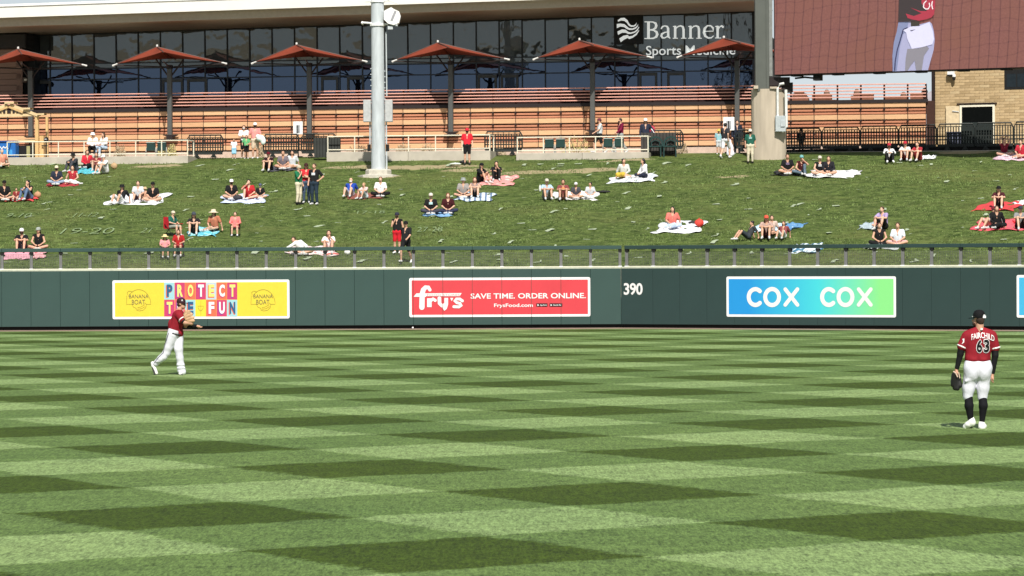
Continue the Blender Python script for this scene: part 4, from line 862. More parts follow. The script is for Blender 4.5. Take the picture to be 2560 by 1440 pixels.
z2_ = terrace(816, 1226, 378.5, 'concrete terrace behind the tall floodlight pole', 'cream pipe railing behind the tall floodlight pole')
z3_ = terrace(1290, 1622, 381.5, 'concrete terrace with two pairs of green seats, right of the middle', 'cream pipe railing in front of two pairs of green seats')
PL = mat('black_green_plastic', (.012, .016, .014), .5, var=.1)
def barrier(pl, x0, x1, yt, yb, label, w=0):
    u0, za = pl.hit(x0, yb, w); u1, zb2 = pl.hit(x1, yb, w); zt = pl.hit((x0 + x1) / 2, yt, w)[1]; z0 = (za + zb2) / 2 - .06
    t = pth('crowd_barrier', label, 'barrier', pl, u0, w, z0, 'black plastic crowd barriers on the concourse'); L = u1 - u0; H = zt - z0
    q = MB(); r_ = .042
    q.tube([(.10, 0, .20), (.03, 0, .32), (.03, 0, H * .80), (.14, 0, H - r_), (L - .14, 0, H - r_), (L - .03, 0, H * .80), (L - .03, 0, .32), (L - .10, 0, .20), (.10, 0, .20)], r_, 6); q.build('frame', PL, t)
    q = MB(); q.box(.05, L - .05, -.02, .02, H - .19, H - .15); 
    for i in range(7): x = .15 + (L - .3) * i / 6; q.box(x - .012, x + .012, -.02, .02, H - .16, H - .05)
    for i in range(13): x = .16 + (L - .32) * i / 12; q.box(x - .026, x + .026, -.02, .02, .2, H - .17)
    q.box(.05, L - .05, -.018, .018, .49, .55); q.box(.05, L - .05, -.018, .018, .67, .73); q.box(.06, L - .06, -.03, .03, .15, .30); q.build('grille', PL, t)
    for fx in (.27, .73):
        q = MB(); q.poly([(-.16, 0), (.16, 0), (.05, .16), (.05, .30), (-.05, .30), (-.05, .16)], -.05, .1); q.box(-.03, .03, -.35, .35, 0, .05); q.build('foot', PL, t, (L * fx, 0, 0))
    return t
TB = Pl(0, 163.9, TH)
barrier(TB, 467, 559, 336, 391, 'black crowd barrier beside the railing end, left of the family')
barrier(TB, 657, 749, 334, 389, 'black crowd barrier below the white notice, left of the floodlight pole')
barrier(TB, 752, 842, 333, 388, 'black crowd barrier with a dark board leaning on it')
barrier(TB, 1211, 1307, 327, 384, 'black crowd barrier bridging the gap between two terraces')
barrier(TB, 1612, 1709, 324, 377, 'black crowd barrier stacked over dark green garden chairs')
barrier(TB, 1838, 1900, 323, 376, 'black crowd barrier tucked against the concrete pier')
d_ = ray(1965, 378); pq = CAM + d_ * (164.2 / d_.y); BR = Pl(pq.x, pq.y, R(-13))
lab = ['next to the concrete pier', 'second from the pier in the right hand row', 'behind the seated man in a white shirt', 'left of the tan building corner', 'before the open cream door', 'before the dark doorway', 'at the right edge of the photo']
for i in range(7):
    x0 = 1958 + i * 96; x1 = x0 + 97; f = lambda x: (x - 1965) / 595
    barrier(BR, x0, x1, 320 - 17 * f((x0 + x1) / 2), 378 - 8 * f((x0 + x1) / 2), 'black crowd barrier ' + lab[i])
u0, _ = BR.hit(1965, 378); u1, _ = BR.hit(2700, 378); z0 = BR.hit(1965, 384)[1]; z1 = BR.hit(1965, 374.5)[1]
kb = pth('kick_board', 'low black board closing the foot of the right hand barrier row', 'board', BR, u0, .1, z0); q = MB()
q.add([(0, 0, -.4), (u1 - u0, 0, -.4 + .1), (u1 - u0, 0, z1 - z0 + .17), (0, 0, z1 - z0), (0, .06, -.4), (u1 - u0, .06, -.3), (u1 - u0, .06, z1 - z0 + .17), (0, .06, z1 - z0)], [(0, 1, 2, 3), (7, 6, 5, 4), (3, 2, 6, 7)]); q.build('board', BLACK, kb)
a = BR.hit(2405, 340, .35)[0]; c = BR.hit(2483, 340, .35)[0]; zt = BR.hit(2440, 306, .35)[1]
cv = pth('dark_cover', 'dark green black sheet hung behind the barriers below the doorway', 'cover', BR, a, .35, ZC); q = MB(); q.bevbox(0, c - a, 0, .03, -.1, zt - ZC, .01); q.build('sheet', mat('dark_green_sheet', (.010, .018, .017), .7), cv)
a = BR.hit(2362, 340, -.3)[0]; c = BR.hit(2404, 340, .3)[0]
cv = pth('covered_stack', 'navy covered stack behind the barriers left of the doorway', 'stack', BR, a, .4, ZC)
q = MB(); q.bevbox(0, c - a, 0, .4, 0, 1.0, .05); q.build('cover', mat('navy_cover', (.03, .035, .06), .7), cv); q = MB(); q.box(.3, .38, -.02, 0, .1, .95); q.box(.55, .6, -.02, 0, .3, .9); q.build('pale_strip', mat('pale_strip', (.2, .22, .3), .6), cv)
# stadium seats
SG = mat('dark_green_seat', (.012, .040, .036), .45, var=.06); SL = mat('seat_leg', (.36, .36, .33), .5)
def seat(px, py, label, pl=TP, w=.7, zt=None):
    u = pl.hit(px, py, w)[0]; t = pth('stadium_chair', label, 'seat', pl, u, w, zt, 'dark green folding seats on the terraces')
    q = MB()
    n_ = 7
    for k in range(4):
        z = .33 + k * .105; P_ = [(-.22 + .44 * i / n_, .10 + .03 * math.cos((i / n_ - .5) * 3)) for i in range(n_ + 1)]
        q.add([(x, y, z) for x, y in P_] + [(x, y, z + .095) for x, y in P_], [(i, i + 1, n_ + 2 + i, n_ + 1 + i) for i in range(n_)])
    o = q.build('backrest', SG, t); md = o.modifiers.new('t', 'SOLIDIFY'); md.thickness = .025
    q = MB(); q.bevbox(-.22, .22, -.04, .05, .28, .70, .03); q.build('seat', SG, t)
    q = MB(); q.bevbox(-.22, .22, -.07, -.03, .68, .73, .01); q.build('top_edge', mat('pale_green_highlight', (.30, .36, .33), .4), t)
    for sx in (-.25, .25): q = MB(); q.tube([(sx, -.12, 0), (sx, .02, .45)], .018, 6); q.tube([(sx, .2, 0), (sx, .02, .45)], .018, 6); q.build('leg', SL, t)
for px, z, lb_ in ((377, z1_, 'dark green folding seat, left one of the pair on the left terrace'), (404, z1_, 'dark green folding seat, right one of the pair on the left terrace'),
                   (1373, z3_, 'leftmost dark green folding seat on the right terrace'), (1401, z3_, 'dark green folding seat second from the left on the right terrace'),
                   (1520, z3_, 'dark green folding seat behind the walker in a grey shirt'), (1548, z3_, 'rightmost dark green folding seat, behind the maroon walker')):
    seat(px, 370, lb_, zt=z)
def garden_chair(px, label):
    u = TP.hit(px, 370, 1.0)[0]; t = pth('garden_chair', label, 'chair', TP, u, 1.0, ZC - .05, 'dark green garden chairs below the barrier'); q = MB()
    q.stroke([(-.34, .38), (-.32, .62), (-.18, .78), (0, .83), (.18, .78), (.32, .62), (.34, .38)], .09, 0, .05); q.stroke([(-.22, .35), (-.2, .58), (0, .68), (.2, .58), (.22, .35)], .05, .01, .04); q.build('backrest', SG, t)
    q = MB(); q.bevbox(-.36, .36, -.45, .05, .30, .37, .02); q.build('seat', SG, t)
    for sx in (-.3, .3): q = MB(); q.box(sx - .03, sx + .03, -.42, -.37, -.2, .3); q.build('leg', SG, t)
garden_chair(1639, 'dark green garden chair, left one under the barrier right of the terrace'); garden_chair(1677, 'dark green garden chair, right one under the barrier right of the terrace')
def board(x0, x1, y0, y1, label, w, c=(.035, .038, .034), n_=9):
    a, zt = TP.hit(x0, y0, w); c_, _ = TP.hit(x1, y0, w); t = pth('slatted_pallet', label, 'pallet', TP, a, w, ZC - .1); H = zt - ZC + .1; m_ = mat('dark_pallet', c, .8, var=.3, scale=2)
    q = MB(); q.box(0, c_ - a, .03, .06, 0, H); q.build('backing', BLACK, t); L = c_ - a
    q = MB(); q.bevbox(0, L / n_ * .86, 0, .03, 0, H, .006); me = q.mesh('slat'); me.materials.append(m_)
    for i in range(n_): inst(me, 'slat', (L * i / n_, 0, 0), t)
board(785, 851, 345, 388, 'dark slatted pallet standing behind the left end of the middle railing', .5)
board(1602, 1690, 332, 372, 'dark brown slatted pallet leaning behind the garden chairs', 1.25, (.05, .045, .04), 11)
def notice(x0, x1, y0, y1, label, w=2.1):
    a, zt = TP.hit(x0, y0, w); c_, zb_ = TP.hit(x1, y1, w); L = c_ - a; t = pth('notice_board', label, 'notice', TP, a + L / 2, w, ZC, 'white notices standing on the concourse')
    q = MB(); q.tube([(0, .03, 0), (0, .03, zt - ZC - .1)], .03, 6); q.box(-.2, .2, -.15, .2, 0, .03); q.build('stand', BLACK, t)
    q = MB(); q.bevbox(-L / 2, L / 2, -.03, .0, zb_ - ZC, zt - ZC, .01); q.build('board', WHITE, t); h = zt - zb_
    q = MB(); q.box(-L * .22, L * .22, -.038, -.031, zb_ - ZC + h * .12, zb_ - ZC + h * .72); q.build('grey_panel', mat('grey_notice', (.33, .34, .36), .6), t)
    q = MB(); q.box(-L * .06, L * .05, -.044, -.0385, zb_ - ZC + h * .1, zb_ - ZC + h * .72); q.build('dark_figure', BLACK, t)
notice(733, 757, 304, 336, 'white notice board above the barriers left of the floodlight pole'); notice(1808, 1836, 293, 326, 'white notice board held up behind the man carrying a white bag')
# shrubs along the foot of the timber wall
def shrub(px, py, wpx, hpx, col, label, seed, w=1.6):
    u, z = B0.hit(px, py, -w); rs = np.random.RandomState(seed); t = pth('low_shrub', label, 'shrub', B0, u, -w, ZC, 'low shrubs at the foot of the timber wall')
    W_ = wpx / 47; H = max(.25, hpx / 47 + (z - ZC)); N = 260; q = MB()
    for i in range(N):
        a = rs.rand() * 6.28; r_ = math.sqrt(rs.rand()); x = math.cos(a) * r_ * W_ / 2; y = math.sin(a) * r_ * .3; hh = H * (1 - r_ ** 2 * .7) * rs.uniform(.2, 1); dx, dz = rs.normal(0, .05), rs.uniform(.04, .11)
        q.add([(x - .02, y, hh), (x + .02, y + .01, hh), (x + dx, y + rs.normal(0, .04), hh + dz)], [(0, 1, 2)])
    q.build('foliage', mat('dry_leaves_%d' % seed, col, .8, var=.5, scale=5), t)
    q = MB()
    for i in range(9): a = i * .7; q.tube([(0, 0, 0), (math.cos(a) * W_ * .35, math.sin(a) * .2, H * .75)], .012, 4)
    q.build('stems', mat('dry_stems', (.22, .17, .10), .9), t)
YG = (.42, .38, .15); BRG = (.36, .29, .19)
for i, (x, y, w_, h, c, l_) in enumerate([(300, 385, 34, 28, BRG, 'sparse brown shrub right of the seated pair'), (405, 385, 30, 35, YG, 'yellow green shrub behind the left pair of green seats'), (430, 385, 26, 30, YG, 'yellow green shrub just left of the first crowd barrier'),
        (650, 383, 22, 22, BRG, 'small brown shrub behind the family'), (895, 378, 60, 22, BRG, 'sparse brown shrub left of the floodlight pole'), (1010, 376, 46, 22, BRG, 'sparse pale shrub right of the floodlight pole'), (1070, 375, 44, 16, BRG, 'low pale shrub left of the man in red'),
        (1440, 372, 76, 38, YG, 'broad yellow green shrub between the two pairs of seats'), (1705, 368, 28, 16, BRG, 'small dry shrub right of the garden chairs'), (1250, 378, 30, 10, BRG, 'tiny dry shrub behind the barrier between terraces'), (108, 372, 18, 22, YG, 'thin shrub beside the gazebo post')]):
    shrub(x, y, w_, h, c, l_, i + 3)
# ---- gazebo, bin, stand
GZ = Pl(0, 163.2, TH); PINE = mat('fresh_pine', (.58, .38, .17), .6, var=.12, scale=3, stretch=(2, 2, .6)); PINE2 = mat('pale_pine', (.64, .48, .27), .6, var=.1, scale=3)
ug, zg = GZ.hit(22, 388); gz = pth('timber_gazebo', 'fresh pine gazebo with a fan of struts under its gable, at the left edge', 'gazebo', GZ, ug, 0, z1_)
g_ = lambda px, py: (GZ.hit(px, py)[0] - ug, GZ.hit(px, py)[1] - z1_)
def bar(nm, a, c, w_, y, dpt, m_): q = MB(); q.stroke([g_(*a), g_(*c)], w_ / 49.0, y, dpt, False); return q.build(nm, m_, gz)
bar('beam', (-70, 290.5), (100, 286.5), 6.5, 0, .12, PINE2)
for sx in (-1, 1):
    f = lambda x: 22 + sx * (x - 22)
    bar('rafter', (f(26), 262), (f(96), 289), 7, -.05, .12, PINE2); bar('rafter', (f(20), 266), (f(58), 281), 5, -.09, .05, PINE)
    for x in (29, 38, 45, 54): bar('strut', (f(x), 287), (f(x + (x - 33) * .32 + 1), 262 + (x - 22) * .36), 3.6, 0.01, .08, PINE2)
    for a, c, y in ((60, 78, 272), (95, 113, 286)): bar('shingle', (f(a), y), (f(c), y - .5), 4, -.2, .5, PINE2)
    x0, z0 = g_(f(91.5), 388); q = MB(); q.bevbox(-.09, .09, 0, .18, 0, g_(0, 290)[1], .015); q.build('post', PINE, gz, (x0, .0, 0))
    x0, z0 = g_(f(101), 388); q = MB(); q.bevbox(-.06, .06, 1.1, 1.25, 0, g_(0, 292)[1], .015); q.build('post', PINE, gz, (x0, 0, 0))
    q = MB(); q.box(-.10, .11, .19, .7, 0, g_(0, 340)[1]); q.build('side_panel', PINE, gz, (x0, 0, 0))
bar('ridge_cap', (14, 257.5), (38, 257), 5, -.2, .6, PINE2); bar('counter_rail', (36, 351), (90, 351), 4.5, .25, .12, PINE2); bar('counter_front', (36, 346), (90, 345), 3, .35, .3, WIDE[0])
ub_, _ = GZ.hit(18, 380, -.35); bn_ = pth('blue_bin', 'blue plastic drinks tub with a white wavy mark, beside the gazebo', 'tub', GZ, ub_, -.35, z1_)
q = MB(); q.bevbox(-.5, .46, -.1, .5, .02, .78, .05); q.build('tub', mat('blue_plastic', (.02, .13, .42), .4), bn_); q = MB(); q.bevbox(-.53, .49, -.13, .53, .78, .88, .02); q.build('lid', mat('dark_blue_plastic', (.012, .05, .20), .4), bn_)
q = MB(); q.stroke([(-.48, .55), (-.40, .48), (-.33, .57), (-.25, .47), (-.15, .58), (-.08, .50), (0, .57), (.06, .48)], .06, -.11); q.build('white_mark', WHITE, bn_); q = MB(); q.bevbox(-.46, .3, -.108, -.1, .12, .42, .01); q.build('light_panel', mat('light_blue_print', (.05, .28, .62), .4), bn_)
ub_, _ = GZ.hit(62, 380, .3); bx_ = pth('black_chest', 'black chest with a yellow paper on it under the gazebo', 'chest', GZ, ub_, .3, z1_)
q = MB(); q.bevbox(-.45, .45, 0, .6, 0, .66, .02); q.build('body', BLACK, bx_); q = MB(); q.box(.1, .28, -.02, -.005, .05, .62); q.build('paper', mat('khaki_paper', (.32, .30, .14), .7), bx_)
ub_, _ = GZ.hit(116, 380, .1); st_ = pth('coin_viewer', 'black viewer on a thin post right of the gazebo', 'viewer', GZ, ub_, .1, z1_)
q = MB(); q.tube([(0, 0, 0), (0, 0, .8)], .03, 6); q.build('post', BLACK, st_); q = MB(); q.lathe([(0, .76), (.10, .82), (.13, .92), (.10, 1.03), (0, 1.08)], 12); q.tube([(-.25, 0, .62), (.05, 0, .62)], .035, 6); q.build('head', BLACK, st_); q = MB(); q.lathe([(0, -.02), (.07, -.01), (.07, .01), (0, .02)], 10, c=(0, -.13, .95), sy=.4); q.build('lens', WHITE, st_)

# ================================================================== PAINTED MARKS ON THE SLOPE
marks = MB(); rs = np.random.RandomState(11)
def slope_pt(x, y): return (x, y, zb(x, y) + .038)
def mark(px, py, w_=.45, kind=0, th=.07):
    p = hill_hit(px, py); a = [(-w_ / 2, 0), (w_ / 2, 0)]
    if kind == 1: a = [(-w_ / 2, -.25), (w_ / 2, -.05), (w_ / 2 + .02, .35)]
    if kind == 2: a = [(-w_ / 2, -.2), (w_ / 2, -.2), (w_ / 2 + .05, .35), (-w_ / 2 + .08, .35), (-w_ / 2, -.2)]
    if kind == 3: a = [(-w_ / 2, -.35), (0, .1), (w_ / 2, .3)]
    b2 = MB(); b2.stroke(a, [th * rs.uniform(.8, 2.2) for _ in a], 0, 0, False)
    V = [(p.x + v[0] + rs.normal(0, .03), p.y + v[2] * 1.2 + rs.normal(0, .07), 0) for v in b2.v]; marks.add([slope_pt(x, y) for x, y, _ in V], [f[::-1] for f in b2.f])
for py in list(range(412, 665, 16)):
    x = rs.uniform(10, 80)
    while x < 2560:
        y = py + rs.uniform(-6, 6); top = 412 - x * .004 - (14 if x > 1960 else 0)
        if rs.rand() < .55 and y > top: mark(x, y, rs.uniform(.10, .30), rs.choice([0, 0, 0, 1, 3, 3]), rs.uniform(.05, .11))
        x += rs.uniform(80, 230)
for x, y in [(135, 376 + 35), (1352, 412), (1404, 411), (1446, 411), (1400, 417), (1130, 412), (1125, 414), (1665, 410), (1665, 408), (1720, 413), (2040, 400), (2250, 408), (2300, 415), (538, 450), (478, 493), (1567, 483), (1385, 530), (1375, 577), (1330, 577), (1480, 575), (1790, 512), (1870, 525), (1985, 516), (2090, 516)]: mark(x, y, .32, (int(x) % 2) * 3, .14)
o = marks.build('paint_marks', mat('pale_turf_paint', (.34, .40, .27), .9, var=.25, scale=9)); tag(o, 'pale paint flecks and box corners sprayed on the hillside grass', 'paint marks', kind='stuff')
TPNT = mat('pale_number_paint', (.20, .27, .13), .9, var=.3, scale=9)
def slope_text(txt, x0, x1, y, hm, label):
    p0 = hill_hit(x0, y); p1 = hill_hit(x1, y); V, Fs = text_verts(txt, (p1 - p0).length, hm, -.012)
    vs = [(x, yy, zb(p0.x + x, p0.y + yy) + .05 - p0.z) for x, yy in V]; q = MB(); q.add(vs, Fs); o = q.build('painted_number', TPNT, None, p0); tag(o, label, 'painted number', 'numbers sprayed on the hillside')
slope_text('9-10', 10, 70, 546, 1.5, 'pale number 9-10 sprayed on the grass near the left edge'); slope_text('11-12', 181, 238, 545, 1.5, 'pale number 11-12 sprayed on the grass left of the white blanket')
slope_text('19-20', 148, 275, 588, 2.0, 'pale number 19-20 sprayed on the grass above the left railing'); slope_text('21', 350, 372, 584, 1.5, 'pale number 21 sprayed left of the man in the red folding chair')
slope_text('27-28', 1042, 1105, 582, 1.5, 'pale number 27-28 sprayed right of the two standing boys'); slope_text('17-18', 892, 960, 537, 1.0, 'faint number 17-18 sprayed left of the two standing boys')
slope_text('35', 1650, 1668, 560, 1.2, 'faint number 35 sprayed behind the lone woman in coral')

# ================================================================== BLANKETS
def stripes(name, a, c, sc, ang=0.0):
    m, n, l, b = nt(name); tc = n.new('ShaderNodeTexCoord').outputs['Object']; mpn = n.new('ShaderNodeMapping'); mpn.inputs['Rotation'].default_value = (0, 0, ang); l.new(tc, mpn.inputs[0]); s_ = n.new('ShaderNodeSeparateXYZ'); l.new(mpn.outputs[0], s_.inputs[0])
    f = mathn(n, l, 'FRACT', mathn(n, l, 'MULTIPLY', s_.outputs[0], sc)); g = mathn(n, l, 'LESS_THAN', f, .38); l.new(mixc(n, l, g, a, c), b.inputs['Base Color']); b.inputs['Roughness'].default_value = .9; return m
def blotch(name, a, c, sc, th=.6):
    m, n, l, b = nt(name); tc = n.new('ShaderNodeTexCoord').outputs['Object']; f = noise(n, l, tc, sc, 2, .4); l.new(mixc(n, l, mrange(n, l, f, th, th + .04, 0, 1), a, c), b.inputs['Base Color']); b.inputs['Roughness'].default_value = .9; return m
def blanket(corners, m_, label, group=None, name='picnic_blanket'):
    P = [hill_hit(x, y) for x, y in corners]; o_ = sum(P, Vector()) / 4; N = 14; vs = []; rs = np.random.RandomState(int(corners[0][0]))
    ph = rs.rand(4) * 6
    for i in range(N + 1):
        for j in range(N + 1):
            s_, t_ = i / N, j / N; p = P[0].lerp(P[1], s_).lerp(P[3].lerp(P[2], s_), t_)
            e_ = 1 if 0 < i < N and 0 < j < N else 2.2
            x = p.x + .045 * e_ * math.sin(ph[2] + t_ * 9 + s_ * 2); y = p.y + .09 * e_ * math.sin(ph[3] + s_ * 11)
            w_ = .035 * (math.sin(ph[0] + s_ * 19 + t_ * 7) + math.sin(ph[1] + t_ * 15 - s_ * 5))
            if i in (0, N) or j in (0, N): w_ = w_ * .5 - .005
            vs.append((x - o_.x, y - o_.y, zb(x, y) + .055 + w_ - o_.z))
    q = MB(); q.add(vs, [(i * (N + 1) + j, (i + 1) * (N + 1) + j, (i + 1) * (N + 1) + j + 1, i * (N + 1) + j + 1) for i in range(N) for j in range(N)])
    o = q.build(name, m_, None, o_, smooth=True); md = o.modifiers.new('t', 'SOLIDIFY'); md.thickness = .025; tag(o, label, 'blanket', group); return o
cl = lambda nm, c: mat('cloth_' + nm, c, .9, var=.1, scale=2)
blanket([(262, 512), (392, 515), (427, 487), (285, 488)], cl('white', (.78, .79, .84)), 'big white blanket under a family of four at left')
blanket([(117, 467), (190, 468), (196, 460), (130, 458)], cl('red', (.34, .03, .04)), 'dark red blanket under the couple in navy and red shirts')
blanket([(192, 436), (240, 436), (247, 420), (205, 418)], cl('teal', (.08, .42, .50)), 'teal towel between the dark clad pair and the white shirted man')
blanket([(14, 504), (80, 504), (96, 496), (22, 495)], cl('red2', (.55, .06, .06)), 'red blanket by the family at the left edge')
blanket([(8, 650), (76, 650), (78, 628), (14, 628)], cl('pink', (.62, .30, .36)), 'pink blanket behind the left end of the wall railing')
blanket([(82, 648), (110, 648), (113, 630), (84, 630)], blotch('pink_print', (.66, .34, .36), (.5, .12, .14), 5), 'smaller pink patterned blanket beside the larger pink one')
blanket([(672, 430), (742, 427), (744, 416), (680, 416)], cl('slate', (.06, .06, .075)), 'dark slate blanket under three people below the barriers')
blanket([(556, 509), (656, 509), (668, 488), (556, 489)], cl('iceblue', (.55, .62, .80)), 'ice blue blanket under the trio with a child')
blanket([(463, 592), (541, 592), (547, 572), (490, 568)], blotch('teal_print', (.10, .45, .58), (.30, .62, .68), 3, .5), 'teal blue blanket under the pair beside the red folding chair')
blanket([(716, 636), (842, 641), (840, 620), (738, 620)], blotch('red_white_print', (.75, .62, .62), (.70, .12, .10), 2.4, .55), 'pale red and white blanket seen through the railing by two women in white')
blanket([(866, 500), (954, 498), (952, 486), (872, 487)], cl('rust', (.22, .07, .05)), 'rust brown blanket under the man in royal blue')
blanket([(1058, 542), (1126, 543), (1130, 533), (1066, 532)], cl('denim', (.18, .34, .55)), 'denim blue blanket under the pair in black shirts')
blanket([(1130, 502), (1222, 504), (1239, 486), (1152, 484)], stripes('grey_blue_stripe', (.62, .72, .78), (.12, .18, .30), 4.2), 'white blanket with navy stripes under the man in grey')
blanket([(1190, 465), (1280, 466), (1296, 442), (1212, 440)], blotch('salmon_print', (.70, .28, .26), (.80, .55, .50), 3), 'salmon pink blanket under two people in black')
blanket([(1385, 500), (1490, 502), (1496, 480), (1380, 482)], cl('white2', (.80, .79, .78)), 'white blanket under the group of four beside the black bag')
blanket([(1516, 459), (1632, 455), (1644, 438), (1536, 440)], stripes('white_grey_stripe', (.78, .80, .82), (.42, .46, .50), 2.6, .5), 'white striped blanket under the two women right of the middle')
blanket([(1631, 584), (1746, 583), (1769, 556), (1660, 556)], blotch('white_navy_print', (.80, .81, .86), (.08, .10, .16), 2.1, .68), 'white blanket with dark spots under the lone woman in coral')
blanket([(1880, 582), (1952, 576), (1962, 561), (1900, 562)], blotch('pale_blue_print', (.45, .66, .80), (.80, .85, .88), 2.4, .55), 'pale blue blanket behind the woman in a red cap')
blanket([(1950, 576), (1976, 580), (2024, 561), (1966, 561)], blotch('mid_blue_print', (.10, .25, .46), (.5, .6, .7), 3, .62), 'mid blue pointed towel right of the pale blue blanket')
blanket([(1930, 440), (2010, 440), (2012, 428), (1945, 428)], cl('black', (.02, .02, .022)), 'black blanket under the man in a black tee near the pier')
blanket([(2012, 445), (2138, 445), (2158, 430), (2030, 428)], cl('white3', (.74, .74, .76)), 'long white blanket under the man in a white cap right of the pier')
blanket([(2296, 400), (2336, 399), (2340, 392), (2310, 391)], cl('white4', (.70, .72, .74)), 'white towel right of the seated trio below the barriers')
blanket([(2482, 402), (2568, 402), (2572, 388), (2505, 388)], blotch('lilac_print', (.62, .42, .50), (.74, .62, .66), 4), 'lilac pink blanket at the top right corner of the grass')
blanket([(2424, 528), (2528, 528), (2565, 508), (2470, 506)], cl('crimson', (.52, .045, .05)), 'crimson blanket under the person in a black cap at right')
blanket([(2530, 516), (2575, 516), (2580, 504), (2545, 504)], cl('white5', (.72, .74, .76)), 'white towel beyond the crimson blanket at the right edge')
blanket([(2432, 577), (2562, 577), (2568, 549), (2455, 551)], cl('scarlet', (.72, .10, .13)), 'scarlet blanket lowest at the right edge')
blanket([(2146, 574), (2190, 573), (2186, 560), (2158, 560)], cl('greyblue', (.36, .44, .48)), 'grey blue towel beside the man in purple')
blanket([(1972, 634), (2050, 634), (2064, 612), (1992, 612)], stripes('blue_stripe', (.72, .82, .88), (.05, .16, .26), 1.9, .9), 'white and blue striped towel half behind the railing')
blanket([(2165, 624), (2240, 624), (2240, 612), (2175, 612)], cl('grey', (.4, .43, .42)), 'grey blanket under the pair behind the railing at right')

def bag(px, py, sx, sy, sz, c, label, name='bag', cat='bag'):
    p = hill_hit(px, py); t = thing(name, label, cat, (p.x, p.y, zb(p.x, p.y) + .05)); m_ = mat('bag_cloth_%02x' % (len(_mats)), c, .7)
    sdf_obj('body', [ell((0, 0, sz * .5), (sx, sy, sz * .5)), ell((sx * .2, 0, sz * .45), (sx * .7, sy * .9, sz * .5))], m_, t, .03, .05)
    q = MB(); q.tube([(-sx * .4, 0, sz * .8), (0, 0, sz * 1.15), (sx * .4, 0, sz * .8)], .015, 5); q.build('strap', m_, t)
bag(285, 425, .17, .12, .3, (.45, .30, .16), 'tan bag right of the man in a white cap'); bag(94, 497, .16, .12, .28, (.48, .26, .14), 'tan bag right of the woman in jeans at left'); bag(594, 503, .24, .15, .22, (.025, .025, .03), 'dark bag on the ice blue blanket')
bag(1748, 569, .19, .15, .3, (.62, .05, .035), 'round red bag on the white blanket beside the lone woman'); bag(1732, 564, .2, .12, .14, (.02, .02, .02), 'black purse beside the round red bag'); bag(1508, 484, .34, .06, .08, (.012, .012, .012), 'long black bag at the end of the white blanket of four')
bag(868, 640, .12, .1, .2, (.75, .75, .72), 'small white bag behind the railing right of the two women', 'bag'); bag(1158, 411, .2, .12, .14, (.02, .02, .02), 'black bag on the grass beside the standing man in red')
bag(1138, 415, .3, .2, .1, (.55, .60, .55), 'crumpled pale cloth on the grass left of the man in red', 'cloth', 'cloth'); bag(1985, 437, .3, .2, .15, (.02, .02, .02), 'black bag between the two pairs near the pier'); bag(2130, 434, .3, .2, .12, (.6, .62, .64), 'pale folded cloth at the end of the long white blanket', 'cloth', 'cloth')
bag(1350, 482, .05, .05, .3, (.7, .72, .68), 'white bottle standing left of the man in pale blue', 'bottle', 'bottle'); bag(2543, 562, .2, .15, .22, (.75, .1, .12), 'red cushion on the scarlet blanket', 'cushion', 'cushion')
bl = ground_hit(1032, 820); q = MB(); q.lathe([(0, 0), (.02, .005), (.033, .02), (.038, .038), (.033, .056), (.02, .071), (0, .076)], 14); tag(q.build('baseball', WHITE, None, (bl.x, bl.y, -.03), smooth=True), 'white ball lying on the dirt strip at the wall foot', 'ball')
# ================================================================== PEOPLE
def v(*a): return np.array(a, float)
def mir(d):
    o = {}
    for k, p in d.items():
        if k.endswith('L') and k[:-1] + 'R' in d: o[k[:-1] + 'R'] = p * v(-1, 1, 1)
        elif k.endswith('R') and k[:-1] + 'L' in d: o[k[:-1] + 'L'] = p * v(-1, 1, 1)
        else: o[k] = p * v(-1, 1, 1)
    return o
def both(d, **kw):
    for k, p in kw.items():
        d[k + 'R'] = v(*p); d[k + 'L'] = v(-p[0], p[1], p[2])
    return d
def stand():
    d = dict(pel=v(0, 0, .95), che=v(0, .02, 1.30), nek=v(0, .02, 1.46), hed=v(0, -.02, 1.62))
    return both(d, sh=(.18, .02, 1.42), el=(.25, .04, 1.14), wr=(.26, -.05, .90), ha=(.25, -.08, .82), hi=(.09, 0, .92), kn=(.10, -.02, .50), an=(.11, .03, .09), to=(.13, -.14, .04))
def hips():
    d = stand(); d['elR'] = v(.38, .06, 1.18); d['wrR'] = v(.22, -.06, 1.02); d['haR'] = v(.17, -.08, 1.0); return d
def crossarm():
    d = stand(); d['elR'] = v(.24, -.08, 1.16); d['wrR'] = v(.0, -.2, 1.2); d['haR'] = v(-.07, -.2, 1.22); d['elL'] = v(-.24, -.08, 1.16); d['wrL'] = v(.02, -.22, 1.14); d['haL'] = v(.09, -.22, 1.14); return d
def walk():
    d = stand(); d.update(knL=v(-.10, -.26, .52), anL=v(-.10, -.24, .12), toL=v(-.10, -.42, .10), knR=v(.10, .08, .48), anR=v(.1, .32, .16), toR=v(.1, .22, .04), elR=v(.24, -.10, 1.16), wrR=v(.22, -.32, 1.02), haR=v(.21, -.40, .98), elL=v(-.24, .20, 1.18), wrL=v(-.22, .14, .94), haL=v(-.22, .10, .86)); return d
def chin():
    d = stand(); d['elL'] = v(-.2, -.12, 1.16); d['wrL'] = v(-.06, -.18, 1.38); d['haL'] = v(-.02, -.16, 1.46); return d
def knees():
    d = dict(pel=v(0, .02, .12), che=v(0, -.06, .46), nek=v(0, -.10, .61), hed=v(0, -.15, .76))
    return both(d, sh=(.17, -.08, .56), el=(.25, -.30, .42), wr=(.09, -.46, .44), ha=(.02, -.48, .42), hi=(.09, -.01, .11), kn=(.15, -.38, .44), an=(.14, -.56, .04), to=(.16, -.72, -.02))
